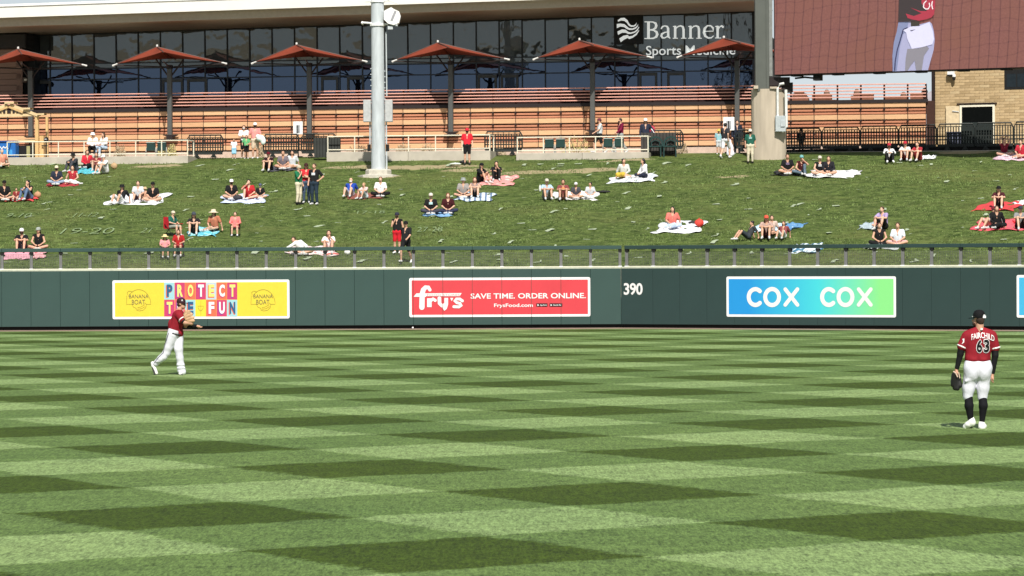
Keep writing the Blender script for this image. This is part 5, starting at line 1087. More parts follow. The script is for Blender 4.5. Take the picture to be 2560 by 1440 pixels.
def cross():
    d = dict(pel=v(0, .02, .12), che=v(0, -.02, .46), nek=v(0, -.05, .62), hed=v(0, -.09, .77))
    return both(d, sh=(.18, -.03, .57), el=(.26, -.10, .32), wr=(.11, -.28, .20), ha=(.04, -.32, .17), hi=(.1, 0, .11), kn=(.37, -.26, .15), an=(-.04, -.40, .05), to=(-.16, -.42, .02))
def legsout():
    d = cross(); both(d, kn=(.13, -.42, .24), an=(.15, -.82, -.02), to=(.17, -.90, .08), el=(.24, -.14, .34), wr=(.14, -.34, .28), ha=(.10, -.40, .25)); return d
def recline():
    d = dict(pel=v(0, 0, .12), che=v(0, .18, .42), nek=v(0, .22, .57), hed=v(0, .18, .72))
    return both(d, sh=(.18, .22, .52), el=(.27, .36, .30), wr=(.27, .42, .05), ha=(.28, .38, .02), hi=(.09, -.01, .11), kn=(.14, -.40, .36), an=(.14, -.66, .03), to=(.15, -.80, -.01))
def side():
    d = cross(); d.update(knR=v(.30, -.30, .14), anR=v(-.10, -.40, .06), toR=v(-.24, -.40, .03), knL=v(.06, -.38, .16), anL=v(-.36, -.36, .05), toL=v(-.5, -.36, .03), elR=v(.30, .02, .32), wrR=v(.34, .06, .08), haR=v(.36, .02, .03)); return d
def drink():
    d = cross(); d['elL'] = v(-.30, -.12, .46); d['wrL'] = v(-.10, -.22, .66); d['haL'] = v(-.04, -.20, .72); d['knL'] = v(-.16, -.36, .42); d['anL'] = v(-.18, -.5, .04); d['toL'] = v(-.2, -.66, 0); return d
def phone():
    d = knees(); d['elR'] = v(.22, -.22, .42); d['wrR'] = v(.06, -.30, .60); d['haR'] = v(.03, -.28, .67); return d
def handsup():
    d = cross(); both(d, el=(.26, -.12, .74), wr=(.12, -.12, .94), ha=(.06, -.1, .98)); return d
def reach():
    d = cross(); d.update(che=v(-.16, -.10, .40), nek=v(-.26, -.14, .50), hed=v(-.38, -.18, .57), shL=v(-.28, -.22, .46), shR=v(-.10, -.02, .50), elL=v(-.50, -.28, .32), wrL=v(-.72, -.3, .20), haL=v(-.80, -.3, .17), elR=v(.12, -.12, .34), wrR=v(.10, -.26, .14), haR=v(.08, -.30, .1)); return d
def chair():
    d = dict(pel=v(0, .05, .50), che=v(0, .05, .84), nek=v(0, .02, 1.0), hed=v(0, -.03, 1.15))
    return both(d, sh=(.18, .05, .95), el=(.26, -.04, .70), wr=(.15, -.26, .64), ha=(.10, -.32, .62), hi=(.1, .03, .49), kn=(.13, -.40, .50), an=(.14, -.42, .09), to=(.15, -.58, .04))
def carry():
    d = stand(); d.update(elR=v(.27, -.06, 1.16), wrR=v(.10, -.24, 1.06), haR=v(.03, -.28, 1.05)); d.update(elL=v(-.30, .02, 1.16), wrL=v(-.28, -.20, 1.02), haL=v(-.26, -.27, 1.0)); return d
POSES = dict(stand=stand, hips=hips, crossarm=crossarm, walk=walk, chin=chin, knees=knees, cross=cross, legsout=legsout, recline=recline, side=side, drink=drink, phone=phone, handsup=handsup, reach=reach, chair=chair, carry=carry)
_geo = {}
def cached(key, fn):
    if key not in _geo: _geo[key] = fn()
    return _geo[key]
def mesh_from(V, Q, m, name):
    me = bpy.data.meshes.new(name); me.vertices.add(len(V)); me.vertices.foreach_set('co', V.ravel()); me.loops.add(len(Q) * 4); me.loops.foreach_set('vertex_index', Q.ravel().astype(np.int32))
    me.polygons.add(len(Q)); me.polygons.foreach_set('loop_start', np.arange(0, len(Q) * 4, 4, dtype=np.int32)); me.polygons.foreach_set('loop_total', np.full(len(Q), 4, np.int32))
    me.update(calc_edges=True); me.validate(); me.polygons.foreach_set('use_smooth', [True] * len(me.polygons)); me.materials.append(m); return me
_me = {}
def part(key, fn, m, name, parent, loc=(0, 0, 0), rz=0):
    k = (key, m.name)
    if k not in _me: _me[k] = mesh_from(*cached(key, fn), m, name)
    return inst(_me[k], name, loc, parent, rz)
SKINS = [mat('skin_%d' % i, c, .6, var=.05) for i, c in enumerate([(.56, .32, .215), (.47, .255, .165), (.62, .37, .26), (.30, .155, .09)])]
def cloth(c): return mat('cloth_%02x%02x%02x' % tuple(int(255 * min(1, x) ** .5) for x in lin(c)), c, .9, var=.16, scale=5, spec=.12)
HAIRC = {'black': (.012, .010, .010), 'brown': (.055, .028, .016), 'blond': (.40, .27, .12), 'grey': (.35, .34, .33), 'red': (.14, .04, .02)}
def lerp(a, b, t): return a + (b - a) * t
def body_prims(d, w=1.0):
    h = d['hed']; P = [ell(h + v(0, .012, .02), (.076, .095, .098)), ell(h + v(0, -.028, -.045), (.056, .062, .066)), caps(h + v(0, -.088, -.01), h + v(0, -.10, -.03), .014, .018), caps(h + v(0, .01, -.05), d['nek'], .052, .056),
         ell(h + v(.076, .01, -.01), (.014, .022, .03)), ell(h + v(-.076, .01, -.01), (.014, .022, .03)),
         caps(d['nek'], d['che'], .07, .12 * w), caps(d['shL'], d['shR'], .055), caps(d['che'], d['pel'], .115 * w, .12 * w), caps(d['hiL'], d['hiR'], .10 * w)]
    for s in 'LR':
        P += [caps(d['sh' + s], d['el' + s], .050 * w, .040), caps(d['el' + s], d['wr' + s], .040, .027), ell((d['ha' + s] + d['wr' + s]) / 2 * .3 + d['ha' + s] * .7, (.038, .038, .042)), caps(d['wr' + s], d['ha' + s], .026, .026),
              caps(d['hi' + s], d['kn' + s], .088 * w, .056), caps(d['kn' + s], lerp(d['kn' + s], d['an' + s], .4), .052, .054), caps(lerp(d['kn' + s], d['an' + s], .4), d['an' + s], .054, .036), caps(d['an' + s] - v(0, -.02, .02), d['to' + s], .036, .030)]
    return P
def shirt_prims(d, sl, w=1.0, f=1.0):
    up = (d['che'] - d['pel']) / max(1e-6, np.linalg.norm(d['che'] - d['pel'])); ax = (d['shR'] - d['shL']); ax = ax / np.linalg.norm(ax)
    a = d['pel'] + up * .02; P = []
    for s in (-1, 1): P += [caps(a + ax * s * .055 * w, d['che'] + ax * s * .07 * w, .125 * w * f, .125 * w * f)]
    P += [caps(d['che'] + up * .03, lerp(d['che'], d['nek'], .72), .11, .066), caps(d['shL'], d['shR'], .068, .068)]
    if sl != 'tank':
        for s in 'LR':
            if sl == 'short': P.append(caps(d['sh' + s], lerp(d['sh' + s], d['el' + s], .72), .072, .066))
            else: P += [caps(d['sh' + s], d['el' + s], .070, .056), caps(d['el' + s], d['wr' + s], .055, .042)]
    return P
def pants_prims(d, ln, w=1.0):
    P = [caps(d['hiL'], d['hiR'], .125 * w), caps(d['pel'], d['pel'] + v(0, 0, .01), .13 * w)]
    for s in 'LR':
        if ln == 'shorts': P.append(caps(d['hi' + s], lerp(d['hi' + s], d['kn' + s], .86), .108 * w, .082))
        elif ln == 'mini': P.append(caps(d['hi' + s], lerp(d['hi' + s], d['kn' + s], .5), .108 * w, .09))
        elif ln == 'skirt': P.append(caps(d['hi' + s], lerp(d['hi' + s], d['kn' + s], .95), .11 * w, .11))
        else: P += [caps(d['hi' + s], d['kn' + s], .105 * w, .074), caps(d['kn' + s], lerp(d['an' + s], d['kn' + s], .1), .072, .056)]
    if ln == 'skirt': P.append(caps(lerp(d['hiL'], d['knL'], .9), lerp(d['hiR'], d['knR'], .9), .10))
    return P
def hair_prims(st):
    P = [ell((0, .028, .035), (.088, .098, .098))]
    if st == 'long': P += [caps((0, .07, 0), (0, .10, -.20), .07, .06), caps((.06, .03, -.02), (.075, .03, -.16), .035, .03), caps((-.06, .03, -.02), (-.075, .03, -.16), .035, .03)]
    if st == 'tail': P += [caps((0, .10, .05), (0, .15, -.12), .03, .025)]
    return P
def cap_mesh(m, kind):
    k = ('hat', kind, m.name)
    if k in _me: return _me[k]
    q = MB()
    if kind == 'cap' or kind == 'capback':
        q.lathe([(.100, .02), (.104, .05), (.098, .09), (.075, .125), (.04, .142), (0, .148)], 16, c=(0, .012, 0), sx=.92, sy=1.08); sg = -1 if kind == 'cap' else 1; vs = []; n_ = 8
        for i in range(n_ + 1):
            a = math.pi * i / n_; x = math.cos(a); y = math.sin(a); vs += [(x * .088, sg * (y * .085), .032), (x * .085, sg * (.055 + y * .135), .022)]
        q.add(vs, [(2 * i, 2 * i + 1, 2 * i + 3, 2 * i + 2) for i in range(n_)])
    elif kind == 'straw': q.lathe([(.21, .0), (.205, .02), (.11, .05), (.105, .10), (.09, .14), (0, .15)], 18)
    elif kind == 'bucket': q.lathe([(.15, .0), (.105, .05), (.10, .11), (.08, .135), (0, .14)], 16)
    me = q.mesh('hat', True); me.materials.append(m); _me[k] = me; return me
CNT = [0]
def person(px, py, pose, label, top=(.5, .5, .5), bot=(.05, .05, .06), sl='short', ln='shorts', skin=0, hair='brown', hs='short', hat=None, hatc=(.02, .02, .02), shoe=(.55, .55, .55), rz=0, s=1.0, w=1.0, group=None, flip=False, at=None, hz=0, mask=None, print_=None, off=.3, extra=None):
    d = POSES[pose]()
    if flip: d = mir(d)
    if at is None:
        p = hill_hit(px, py); y = p.y + off * s * (1 if pose not in ('stand', 'hips', 'crossarm', 'walk', 'chin', 'carry') else .2); loc = Vector((p.x, y, zb(p.x, y) + (.05 if pose in ('knees', 'cross', 'legsout', 'recline', 'side', 'drink', 'phone', 'handsup', 'reach') else .02)))
    else: loc = at
    t = thing('person', label, 'person', loc, R(rz), group); t.scale = (s, s, s)
    key = (pose, flip, w); sk = SKINS[skin]
    part(('body',) + key, lambda: sdf_mesh(body_prims(d, w), .024, .022), sk, 'body', t)
    part(('shirt', sl) + key, lambda: sdf_mesh(shirt_prims(d, sl, w), .026, .03), cloth(top), 'shirt', t)
    part(('pants', ln) + key, lambda: sdf_mesh(pants_prims(d, ln, w), .026, .03), cloth(bot), {'pants': 'trousers', 'skirt': 'skirt'}.get(ln, 'shorts'), t)
    for q in 'LR': part(('shoe', q) + key, lambda: sdf_mesh([caps(d['an' + q] + v(0, .03, -.035), d['to' + q], .045, .040), caps(d['an' + q], d['an' + q] + v(0, 0, -.03), .046)], .02, .02), cloth(shoe), 'shoe', t)
    h = d['hed']
    if hs != 'bald': part(('hair', hs), lambda: sdf_mesh(hair_prims(hs), .016, .02), mat('hair_' + hair, HAIRC[hair], .6, var=.2, scale=30), 'hair', t, tuple(h), R(hz))
    if hat: inst(cap_mesh(cloth(hatc), hat), 'hat', tuple(h), t, R(hz))
    if mask: part(('mask',), lambda: sdf_mesh([ell((0, -.045, -.045), (.062, .062, .05))], .012, .01), cloth(mask), 'mask', t, tuple(h), R(hz))
    if print_ is not None:
        c = d['che']; q = MB(); q.bevbox(-.08, .08, -.155 * w, -.10, -.06, .05, .01); q.build('shirt_print', cloth(print_), t, tuple(c))
    CNT[0] += 1
    return t
NV = (.025, .03, .05); BK = (.014, .014, .015); RD = (.40, .025, .03); WH = (.78, .78, .78); GY = (.30, .31, .32); JN = (.10, .15, .25); KH = (.48, .41, .28); LG_ = (.52, .54, .56)
P = person
# left edge
P(2, 421, 'side', 'person in salmon shirt cut by the left edge below the terrace', top=(.62, .26, .18), bot=BK, skin=2, hs='bald', rz=20)
P(186, 432, 'knees', 'person in charcoal clothes hunched forward beside the teal towel', top=(.04, .04, .045), bot=(.06, .06, .07), sl='long', ln='pants', hair='black', hat='bucket', hatc=BK, rz=-35)
P(216, 424, 'side', 'woman with dark hair and red jacket behind the teal towel', top=(.55, .03, .05), bot=BK, sl='long', ln='pants', hair='brown', hs='long', rz=15)
P(240, 430, 'knees', 'person with bare raised knees and dark red top left of the white capped man', top=(.22, .03, .04), bot=(.3, .12, .1), ln='mini', skin=0, hair='brown', hs='long', w=.92)
P(262, 437, 'knees', 'man in white shirt and white cap, knees up, right of the teal towel', top=WH, bot=(.5, .5, .5), hat='cap', hatc=WH, rz=-40, skin=2)
P(140, 466, 'cross', 'man in cream cap, navy shirt and jeans on the dark red blanket', top=NV, bot=(.24, .30, .40), ln='pants', hat='cap', hatc=(.62, .56, .42), skin=0, mask=(.03, .03, .04))
P(180, 465, 'side', 'woman in red top with dark hair on the dark red blanket', top=(.36, .03, .04), bot=WH, ln='pants', sl='tank', hs='long', hair='brown', skin=2, flip=True, w=.92)
P(8, 505, 'cross', 'man in black cap and black shirt at the left edge by the red blanket', top=BK, bot=(.03, .03, .04), hat='cap', hatc=BK, rz=15)
P(40, 504, 'legsout', 'small child in dark red between two adults at the left edge', top=(.20, .03, .03), bot=(.66, .5, .46), s=.62, hair='brown')
P(72, 503, 'phone', 'woman in black top and blue jeans holding her face at left', top=BK, bot=JN, ln='pants', sl='tank', hs='long', hair='black', rz=-30, w=.92)
P(298, 514, 'recline', 'woman in black with black hair at the left end of the big white blanket', top=BK, bot=WH, ln='shorts', hs='long', hair='black', hat='bucket', hatc=BK, rz=-18, w=.92, off=.5)
P(344, 506, 'legsout', 'person in light grey shirt in the middle of the big white blanket', top=LG_, bot=(.05, .03, .04), skin=2, hair='brown')
P(362, 505, 'cross', 'child with tan bucket hat on the big white blanket', top=(.52, .30, .2), bot=WH, s=.68, hat='bucket', hatc=(.50, .36, .22))
P(381, 510, 'cross', 'man in black cap and black shirt at the right of the big white blanket', top=BK, bot=(.45, .30, .22), hat='cap', hatc=BK)
P(53, 632, 'knees', 'man in white cap and black shirt hugging his knees on the pink blanket', top=BK, bot=(.04, .04, .05), hat='cap', hatc=WH, mask=(.04, .04, .05))
P(94, 630, 'cross', 'woman in black tank top and grey visor on the pink blanket', top=BK, bot=BK, sl='tank', hat='cap', hatc=(.3, .33, .3), hs='tail', w=.9, hz=-30)
# second column
P(672, 430, 'knees', 'person in dark red cap with bare legs on the dark slate blanket', top=(.03, .012, .015), bot=BK, hat='cap', hatc=(.12, .01, .02), skin=2, rz=-12)
P(707, 427, 'cross', 'bald man in grey tee in the middle of the dark slate blanket', top=(.15, .13, .15), bot=(.52, .33, .27), hs='bald', skin=1)
P(730, 426, 'side', 'woman in pale grey top at the right of the dark slate blanket', top=LG_, bot=LG_, hair='black', hs='long', w=.92)
P(577, 503, 'cross', 'man in white cap and black shirt at the left of the ice blue blanket', top=BK, bot=(.35, .26, .22), hat='cap', hatc=WH, mask=BK, rz=10)
P(621, 503, 'drink', 'person in red shirt lifting a drink on the ice blue blanket', top=RD, bot=RD, hair='black', hs='tail', skin=2)
P(650, 501, 'cross', 'child in navy cap and black tee on the ice blue blanket', top=BK, bot=(.5, .5, .52), s=.76, hat='cap', hatc=(.08, .10, .16), mask=LG_)
P(747, 513, 'chin', 'man in green shirt and cream trousers standing left of the huddle of three', top=(.02, .15, .07), bot=(.62, .56, .42), ln='pants', hair='grey', hat='cap', hatc=(.5, .45, .35), rz=60, group=None, skin=0, shoe=BK)
P(765, 511, 'crossarm', 'woman in red shirt and jeans in the middle of the standing three', top=(.55, .03, .04), bot=(.06, .09, .14), ln='pants', hat='cap', hatc=(.05, .02, .02), hs='long', hair='brown', w=.95, s=1.02, off=1.2)
P(786, 514, 'hips', 'man in black shirt with white print and jeans, right of the standing three', top=BK, bot=(.025, .04, .06), ln='pants', hair='brown', rz=-20, s=1.06, print_=(.6, .62, .66))
P(431, 594, 'chair', 'older man in green shirt and grey shorts in a low red folding chair', top=(.02, .11, .08), bot=(.28, .29, .25), hair='grey', hat='cap', hatc=(.62, .55, .42), rz=50, s=.82, skin=2)
P(484, 589, 'knees', 'person in black with a dark cap hugging bare knees on the teal blanket', top=(.02, .018, .02), bot=BK, hat='cap', hatc=(.06, .07, .09), hs='long', hair='black', skin=2, hz=20)
P(535, 583, 'side', 'woman in sun hat and rust top at the right of the teal blanket', top=(.45, .17, .10), bot=(.05, .03, .03), hat='straw', hatc=(.62, .52, .38), hs='long', hair='brown', rz=-25, w=.92)
P(587, 594, 'chair', 'woman in coral shirt with crossed bare legs right of the teal blanket', top=(.78, .20, .19), bot=(.70, .24, .22), sl='long', ln='mini', hair='brown', hs='tail', skin=2, s=.80, w=.95)
P(411, 648, 'chair', 'child in a wide straw hat seated behind the railing', top=(.66, .28, .30), bot=BK, hat='straw', hatc=(.72, .56, .28), s=.72, hs='long', hair='brown', rz=10)
P(445, 645, 'chair', 'person in dark red with long black hair seated beside the straw hatted child', top=(.34, .02, .02), bot=(.3, .05, .05), hs='long', hair='black', s=.84, rz=0)
P(758, 640, 'reach', 'woman in white leaning far to the left behind the railing', top=WH, bot=(.68, .66, .62), sl='long', hair='brown', hs='short', hz=-20, off=.1)
P(822, 636, 'phone', 'woman in white with dark hair and a hand on her face behind the railing', top=(.74, .70, .70), bot=(.66, .5, .48), hs='long', hair='brown', w=.92, off=.2)
# third column
P(875, 494, 'recline', 'man in royal blue shirt leaning on one arm on the rust blanket', top=(.02, .06, .33), bot=(.5, .52, .58), sl='short', hs='bald', skin=2, mask=WH, off=.1, rz=-10)
P(913, 500, 'knees', 'blond child in pale pink between two adults on the rust blanket', top=(.70, .50, .48), bot=(.58, .66, .72), hair='blond', s=.80, rz=-35, w=.9)
P(951, 496, 'cross', 'woman in white shirt and black leggings on the rust blanket', top=WH, bot=BK, ln='pants', hair='red', hs='short', skin=2, w=.95)
P(1077, 540, 'cross', 'man in pale cap and black tee with a print on the denim blanket', top=BK, bot=(.05, .05, .07), ln='pants', hat='cap', hatc=(.62, .58, .5), skin=2, print_=(.42, .60, .62))
P(1120, 539, 'cross', 'woman in dark red printed top on the denim blanket', top=(.05, .012, .014), bot=(.03, .035, .07), ln='pants', hs='long', hair='red', w=.95, skin=2)
P(993, 636, 'chin', 'boy in black sleeveless top and bright red shorts standing on the slope', top=BK, bot=(.55, .02, .03), sl='tank', hat='cap', hatc=(.03, .03, .05), s=.93, rz=-15, mask=BK, shoe=WH)
P(1015, 660, 'walk', 'boy all in black walking just behind the railing', top=(.018, .018, .02), bot=(.015, .015, .016), hat='cap', hatc=BK, s=.93, rz=-25, shoe=WH, skin=0)
P(1158, 499, 'cross', 'man in grey tee and grey hat on the navy striped blanket', top=(.28, .26, .25), bot=(.03, .03, .04), hat='bucket', hatc=(.25, .27, .26), hs='short', hair='black')
P(1187, 497, 'knees', 'woman in black and white top with bare knees on the navy striped blanket', top=(.30, .22, .20), bot=BK, sl='tank', hs='long', hair='red', w=.9, skin=2, ln='mini')
P(1199, 460, 'knees', 'person in black with bare knees at the left of the salmon blanket', top=BK, bot=BK, sl='long', hat='cap', hatc=BK, hs='long', hair='black', rz=45, w=.95, ln='mini')
P(1241, 455, 'phone', 'person all in black at the right of the salmon blanket', top=BK, bot=BK, sl='short', ln='pants', hs='long', hair='black', w=.95)
P(1168, 413, 'stand', 'man in bright red jersey and black shorts standing on the grass edge', top=(.66, .025, .04), bot=BK, hat='cap', hatc=(.6, .03, .05), mask=BK, s=1.02, shoe=(.05, .05, .05), skin=2)
P(1366, 502, 'knees', 'man in pale blue tee and white cap at the left of the group of four', top=(.36, .50, .62), bot=(.25, .24, .24), hat='cap', hatc=(.5, .48, .4), rz=10)
P(1408, 503, 'knees', 'man in maroon tee with an orange print in the group of four', top=(.20, .055, .055), bot=(.34, .15, .12), hair='brown', skin=1, print_=(.7, .25, .05))
P(1440, 501, 'cross', 'child in white cap in the group of four', top=(.06, .06, .07), bot=(.6, .42, .36), s=.80, hat='cap', hatc=WH)
P(1476, 500, 'cross', 'child in grey shirt half sunk in the white blanket of four', top=(.48, .50, .53), bot=WH, s=.80, hair='black', hz=-50, ln='pants')
P(1560, 449, 'side', 'woman in grey and white top with mustard skirt on the striped white blanket', top=(.50, .52, .50), bot=(.52, .36, .05), ln='skirt', sl='long', hair='black', hs='tail', w=.92, hz=30, flip=True)
P(1612, 449, 'cross', 'woman with long black hair and white shirt on the striped white blanket', top=WH, bot=NV, ln='pants', sl='long', hs='long', hair='black', w=.92, rz=-65)
P(1682, 576, 'side', 'lone woman in coral top and pale jeans on the spotted white blanket', top=(.62, .16, .13), bot=(.42, .50, .62), ln='pants', hs='long', hair='black', w=.95, hz=-20)
P(1872, 602, 'recline', 'boy in dark grey tee reclining left of the pale blue blanket', top=(.045, .05, .055), bot=(.04, .05, .06), hair='black', rz=-70, s=.85)
P(1918, 600, 'knees', 'woman in orange red cap and patterned top in front of the pale blue blanket', top=(.40, .28, .24), bot=(.04, .012, .015), hat='cap', hatc=(.62, .10, .06), hs='long', hair='red', w=.95, rz=-8)
P(1932, 596, 'side', 'person in black shorts close behind the woman in the orange red cap', top=(.55, .42, .36), bot=BK, hair='brown', s=.9, off=.6, w=.9)
P(1958, 600, 'recline', 'dark haired child leaning on one arm right of the orange red cap', top=(.22, .06, .06), bot=(.7, .72, .72), hair='brown', hs='long', s=.80, rz=-20)
P(1970, 440, 'cross', 'man in black tee with grey print cross legged nearest the pier', top=BK, bot=(.5, .36, .3), hair='brown', print_=(.16, .12, .18), skin=1, s=1.05)
P(2006, 441, 'drink', 'woman in teal cap raising an arm, second from the pier', top=(.06, .012, .015), bot=(.10, .14, .18), ln='pants', sl='tank', hat='cap', hatc=(.16, .38, .38), flip=True, w=.95, rz=-10)
P(2051, 443, 'cross', 'man in pale cap and black tank top on the long white blanket', top=BK, bot=(.5, .36, .3), sl='tank', hat='cap', hatc=(.55, .52, .44), skin=2, print_=(.4, .4, .4))
P(2074, 443, 'cross', 'person in black hoodie leaning on the man in the black tank top', top=(.02, .02, .025), bot=(.45, .32, .26), sl='long', hs='long', hair='brown', w=.95, rz=-15)
P(2224, 409, 'knees', 'man in white shirt and red cap hugging black trousers below the barriers', top=WH, bot=BK, ln='pants', hat='cap', hatc=(.42, .03, .05), sl='long', shoe=WH, mask=(.2, .02, .03))
P(2266, 404, 'knees', 'person in red cap and pale top, middle of the trio below the barriers', top=(.66, .64, .62), bot=(.12, .02, .02), hat='cap', hatc=(.45, .03, .05), skin=2, rz=-15, w=.95)
P(2298, 405, 'knees', 'person in dark red shirt at the right of the trio below the barriers', top=(.34, .03, .04), bot=(.2, .03, .03), hair='brown', skin=2, rz=-30)
P(2513, 395, 'handsup', 'woman in dark red tank top with both arms raised to her hair', top=(.20, .02, .04), bot=(.7, .5, .45), sl='tank', hair='brown', w=.9, skin=2)
P(2556, 400, 'side', 'person in red shorts cut by the right edge on the lilac blanket', top=(.45, .03, .05), bot=(.48, .03, .06), skin=2, rz=-30)
P(2211, 577, 'knees', 'man in purple tee holding a child in pink', top=(.36, .28, .48), bot=BK, hair='brown', skin=2, rz=-32)
P(2196, 572, 'cross', 'small child in pink on the lap of the man in purple', top=(.75, .22, .30), bot=(.7, .3, .35), s=.58, hair='brown', off=.25, rz=-10)
P(2200, 620, 'cross', 'woman in black tank top behind the railing below the man in purple', top=BK, bot=BK, sl='tank', hair='brown', hs='tail', w=.9, ln='pants', off=.25)
P(2247, 620, 'cross', 'man in white tee behind the railing right of the woman in black', top=(.66, .72, .78), bot=(.66, .36, .38), hair='brown', off=.25, rz=-15)
P(2500, 524, 'knees', 'person in black cap and dark red top hugging bare knees on the crimson blanket', top=(.06, .015, .02), bot=BK, hat='cap', hatc=BK, hs='long', hair='brown', rz=-12, skin=2)
P(2480, 575, 'recline', 'person in grey striped shirt lying back at the left of the scarlet blanket', top=(.22, .23, .23), bot=(.62, .42, .36), hair='brown', hat='cap', hatc=(.15, .02, .03), rz=-45, sl='long')
P(2494, 576, 'side', 'woman in black with long dark hair on the scarlet blanket', top=BK, bot=BK, sl='long', ln='pants', hs='long', hair='brown', w=.95)
P(2553, 577, 'knees', 'person in grey tee and dark cap at the right edge on the scarlet blanket', top=(.22, .22, .23), bot=BK, hat='cap', hatc=(.04, .04, .06), hs='short', skin=2)
def low_chair(px, py, s_, label, c, off=.3, rz=0):
    p = hill_hit(px, py); y = p.y + off * s_; t = thing('beach_chair', label, 'chair', (p.x, y, zb(p.x, y) + .02), R(rz)); t.scale = (s_, s_, s_); m_ = cloth(c)
    q = MB(); q.bevbox(-.24, .24, -.28, .22, .36, .41, .01); q.build('seat', m_, t); q = MB(); q.bevbox(-.24, .24, .20, .25, .40, .86, .01); q.build('backrest', m_, t)
    for sx in (-.24, .24): q = MB(); q.tube([(sx, -.28, 0), (sx, .2, .55)], .015, 5); q.tube([(sx, .22, 0), (sx, -.26, .45)], .015, 5); q.build('leg', BLACK, t)
low_chair(587, 594, .80, 'low dark chair under the woman in coral', (.03, .03, .03)); low_chair(411, 648, .72, 'low pale chair under the child in the straw hat', (.5, .5, .52), rz=10); low_chair(445, 645, .84, 'low pale chair under the person in dark red', (.45, .46, .5))
# red folding chair
p = hill_hit(431, 592); fc = thing('folding_chair', 'low red folding chair under the man in green', 'chair', (p.x, p.y + .2, zb(p.x, p.y + .2)), R(50)); rm_ = cloth((.42, .02, .03))
q = MB(); q.bevbox(-.26, .26, -.30, .24, .30, .35, .01); q.build('seat', rm_, fc); q = MB(); q.bevbox(-.26, .26, .24, .29, .34, .80, .01); q.build('backrest', rm_, fc)
for sx in (-.26, .26): q = MB(); q.tube([(sx, -.3, 0), (sx, .22, .5)], .015, 5); q.tube([(sx, .25, 0), (sx, -.25, .5)], .015, 5); q.build('leg', BLACK, fc); q = MB(); q.box(sx - .03, sx + .03, -.3, .2, .5, .53); q.build('armrest', rm_, fc)
# concourse figures
def con(px, pose, label, dw=1.2, z=None, pl=TP, **k):
    u = pl.hit(px, 370, dw)[0]; return P(0, 0, pose, label, at=pl.world(u, dw, ZC if z is None else z), **k)
con(232, 'chair', 'man in white shirt and white hat seated on the left terrace', .8, z1_, top=WH, bot=BK, hat='bucket', hatc=WH, sl='long', ln='pants', s=.98, w=1.08)
con(259, 'chair', 'woman in pale top and pale jeans seated on the left terrace', .8, z1_, top=(.68, .66, .66), bot=(.42, .52, .64), sl='long', ln='pants', hs='long', hair='brown', rz=-40, s=.98)
for px, lb_ in ((232, 'dark stool under the man in white on the left terrace'), (259, 'dark stool under the woman in pale jeans on the left terrace')):
    u = TP.hit(px, 370, .9)[0]; st = pth('stool', lb_, 'stool', TP, u, .9, z1_); q = MB(); q.bevbox(-.2, .2, -.2, .2, .36, .40, .01); q.build('seat', BLACK, st)
    for a in (-.17, .17):
        for b2 in (-.17, .17): q = MB(); q.box(a - .015, a + .015, b2 - .015, b2 + .015, 0, .36); q.build('leg', BLACK, st)
GW = 2.0; ZG = ZC - .1
con(585, 'stand', 'small girl in white top and light blue skirt at the left of the family', GW, ZG, top=WH, bot=(.28, .52, .68), ln='skirt', hair='brown', hs='long', s=.60)
con(610, 'crossarm', 'woman in white top and black shorts standing with the family', GW + .3, ZG, top=WH, bot=BK, hair='brown', hs='long', s=1.0, w=.92, mask=LG_)
con(616, 'carry', 'child in green tee in front of the woman in white', GW - .2, ZG, top=(.12, .38, .16), bot=BK, hair='brown', hs='long', s=.70)
con(638, 'carry', 'man in pink tee and tan shorts carrying a white bundle', GW + .1, ZG, top=(.66, .26, .24), bot=(.62, .50, .38), hat='cap', hatc=WH, s=1.06, mask=NV)
u = TP.hit(651, 330, GW - .25)[0]; t = pth('white_bundle', 'white bundle in the arms of the man in pink', 'bundle', TP, u, GW - .25, ZG + .95)
sdf_obj('cloth', [ell((0, 0, .1), (.22, .14, .17)), ell((.14, 0, -.05), (.14, .1, .2)), ell((-.12, 0, .2), (.12, .1, .1))], cloth((.72, .80, .76)), t, .03, .05)
con(1499, 'walk', 'man in pale grey tee and black shorts walking left behind the right terrace', 1.7, z3_, top=(.56, .60, .60), bot=BK, hair='brown', rz=-80, mask=BK, s=1.0, hat='capback', hatc=(.12, .03, .05))
con(1551, 'walk', 'person in maroon jacket walking left behind the right terrace', 1.7, z3_, top=(.16, .012, .04), bot=(.30, .32, .30), sl='long', ln='pants', hair='black', rz=-65, mask=BK, s=1.0)
con(1614, 'hips', 'person in navy with white cap and a red bag beside the right terrace', 1.7, z3_ - .1, top=(.025, .03, .05), bot=(.02, .02, .025), sl='long', ln='pants', hat='cap', hatc=WH, s=1.04, hs='long', hair='black')
u = TP.hit(1630, 318, 1.9)[0]; t = pth('backpack', 'red and white backpack on the person in navy', 'backpack', TP, u, 1.9, z3_ + 1.15); sdf_obj('pack', [ell((0, 0, 0), (.16, .12, .22)), ell((.03, 0, -.05), (.13, .13, .16))], cloth((.45, .05, .08)), t, .03, .04); q = MB(); q.tube([(-.1, -.12, .2), (.02, -.15, 0), (.12, -.12, -.15)], .03, 6); q.build('white_trim', WHITE, t)
P(1814, 398, 'walk', 'man in black tee and white shorts walking with a white bag', top=(.03, .03, .035), bot=(.74, .75, .78), hair='black', s=1.0, rz=150, shoe=WH, hs='short', skin=2)
p = hill_hit(1826, 392); t = thing('carrier_bag', 'white carrier bag hanging from the hand of the man in black', 'bag', (p.x, p.y + .25, zb(p.x, p.y) + .05)); sdf_obj('bag', [ell((0, 0, .35), (.17, .09, .32)), ell((.02, 0, .12), (.2, .1, .16)), caps((0, 0, .6), (.02, 0, .78), .06, .04)], cloth((.76, .76, .84)), t, .03, .05)
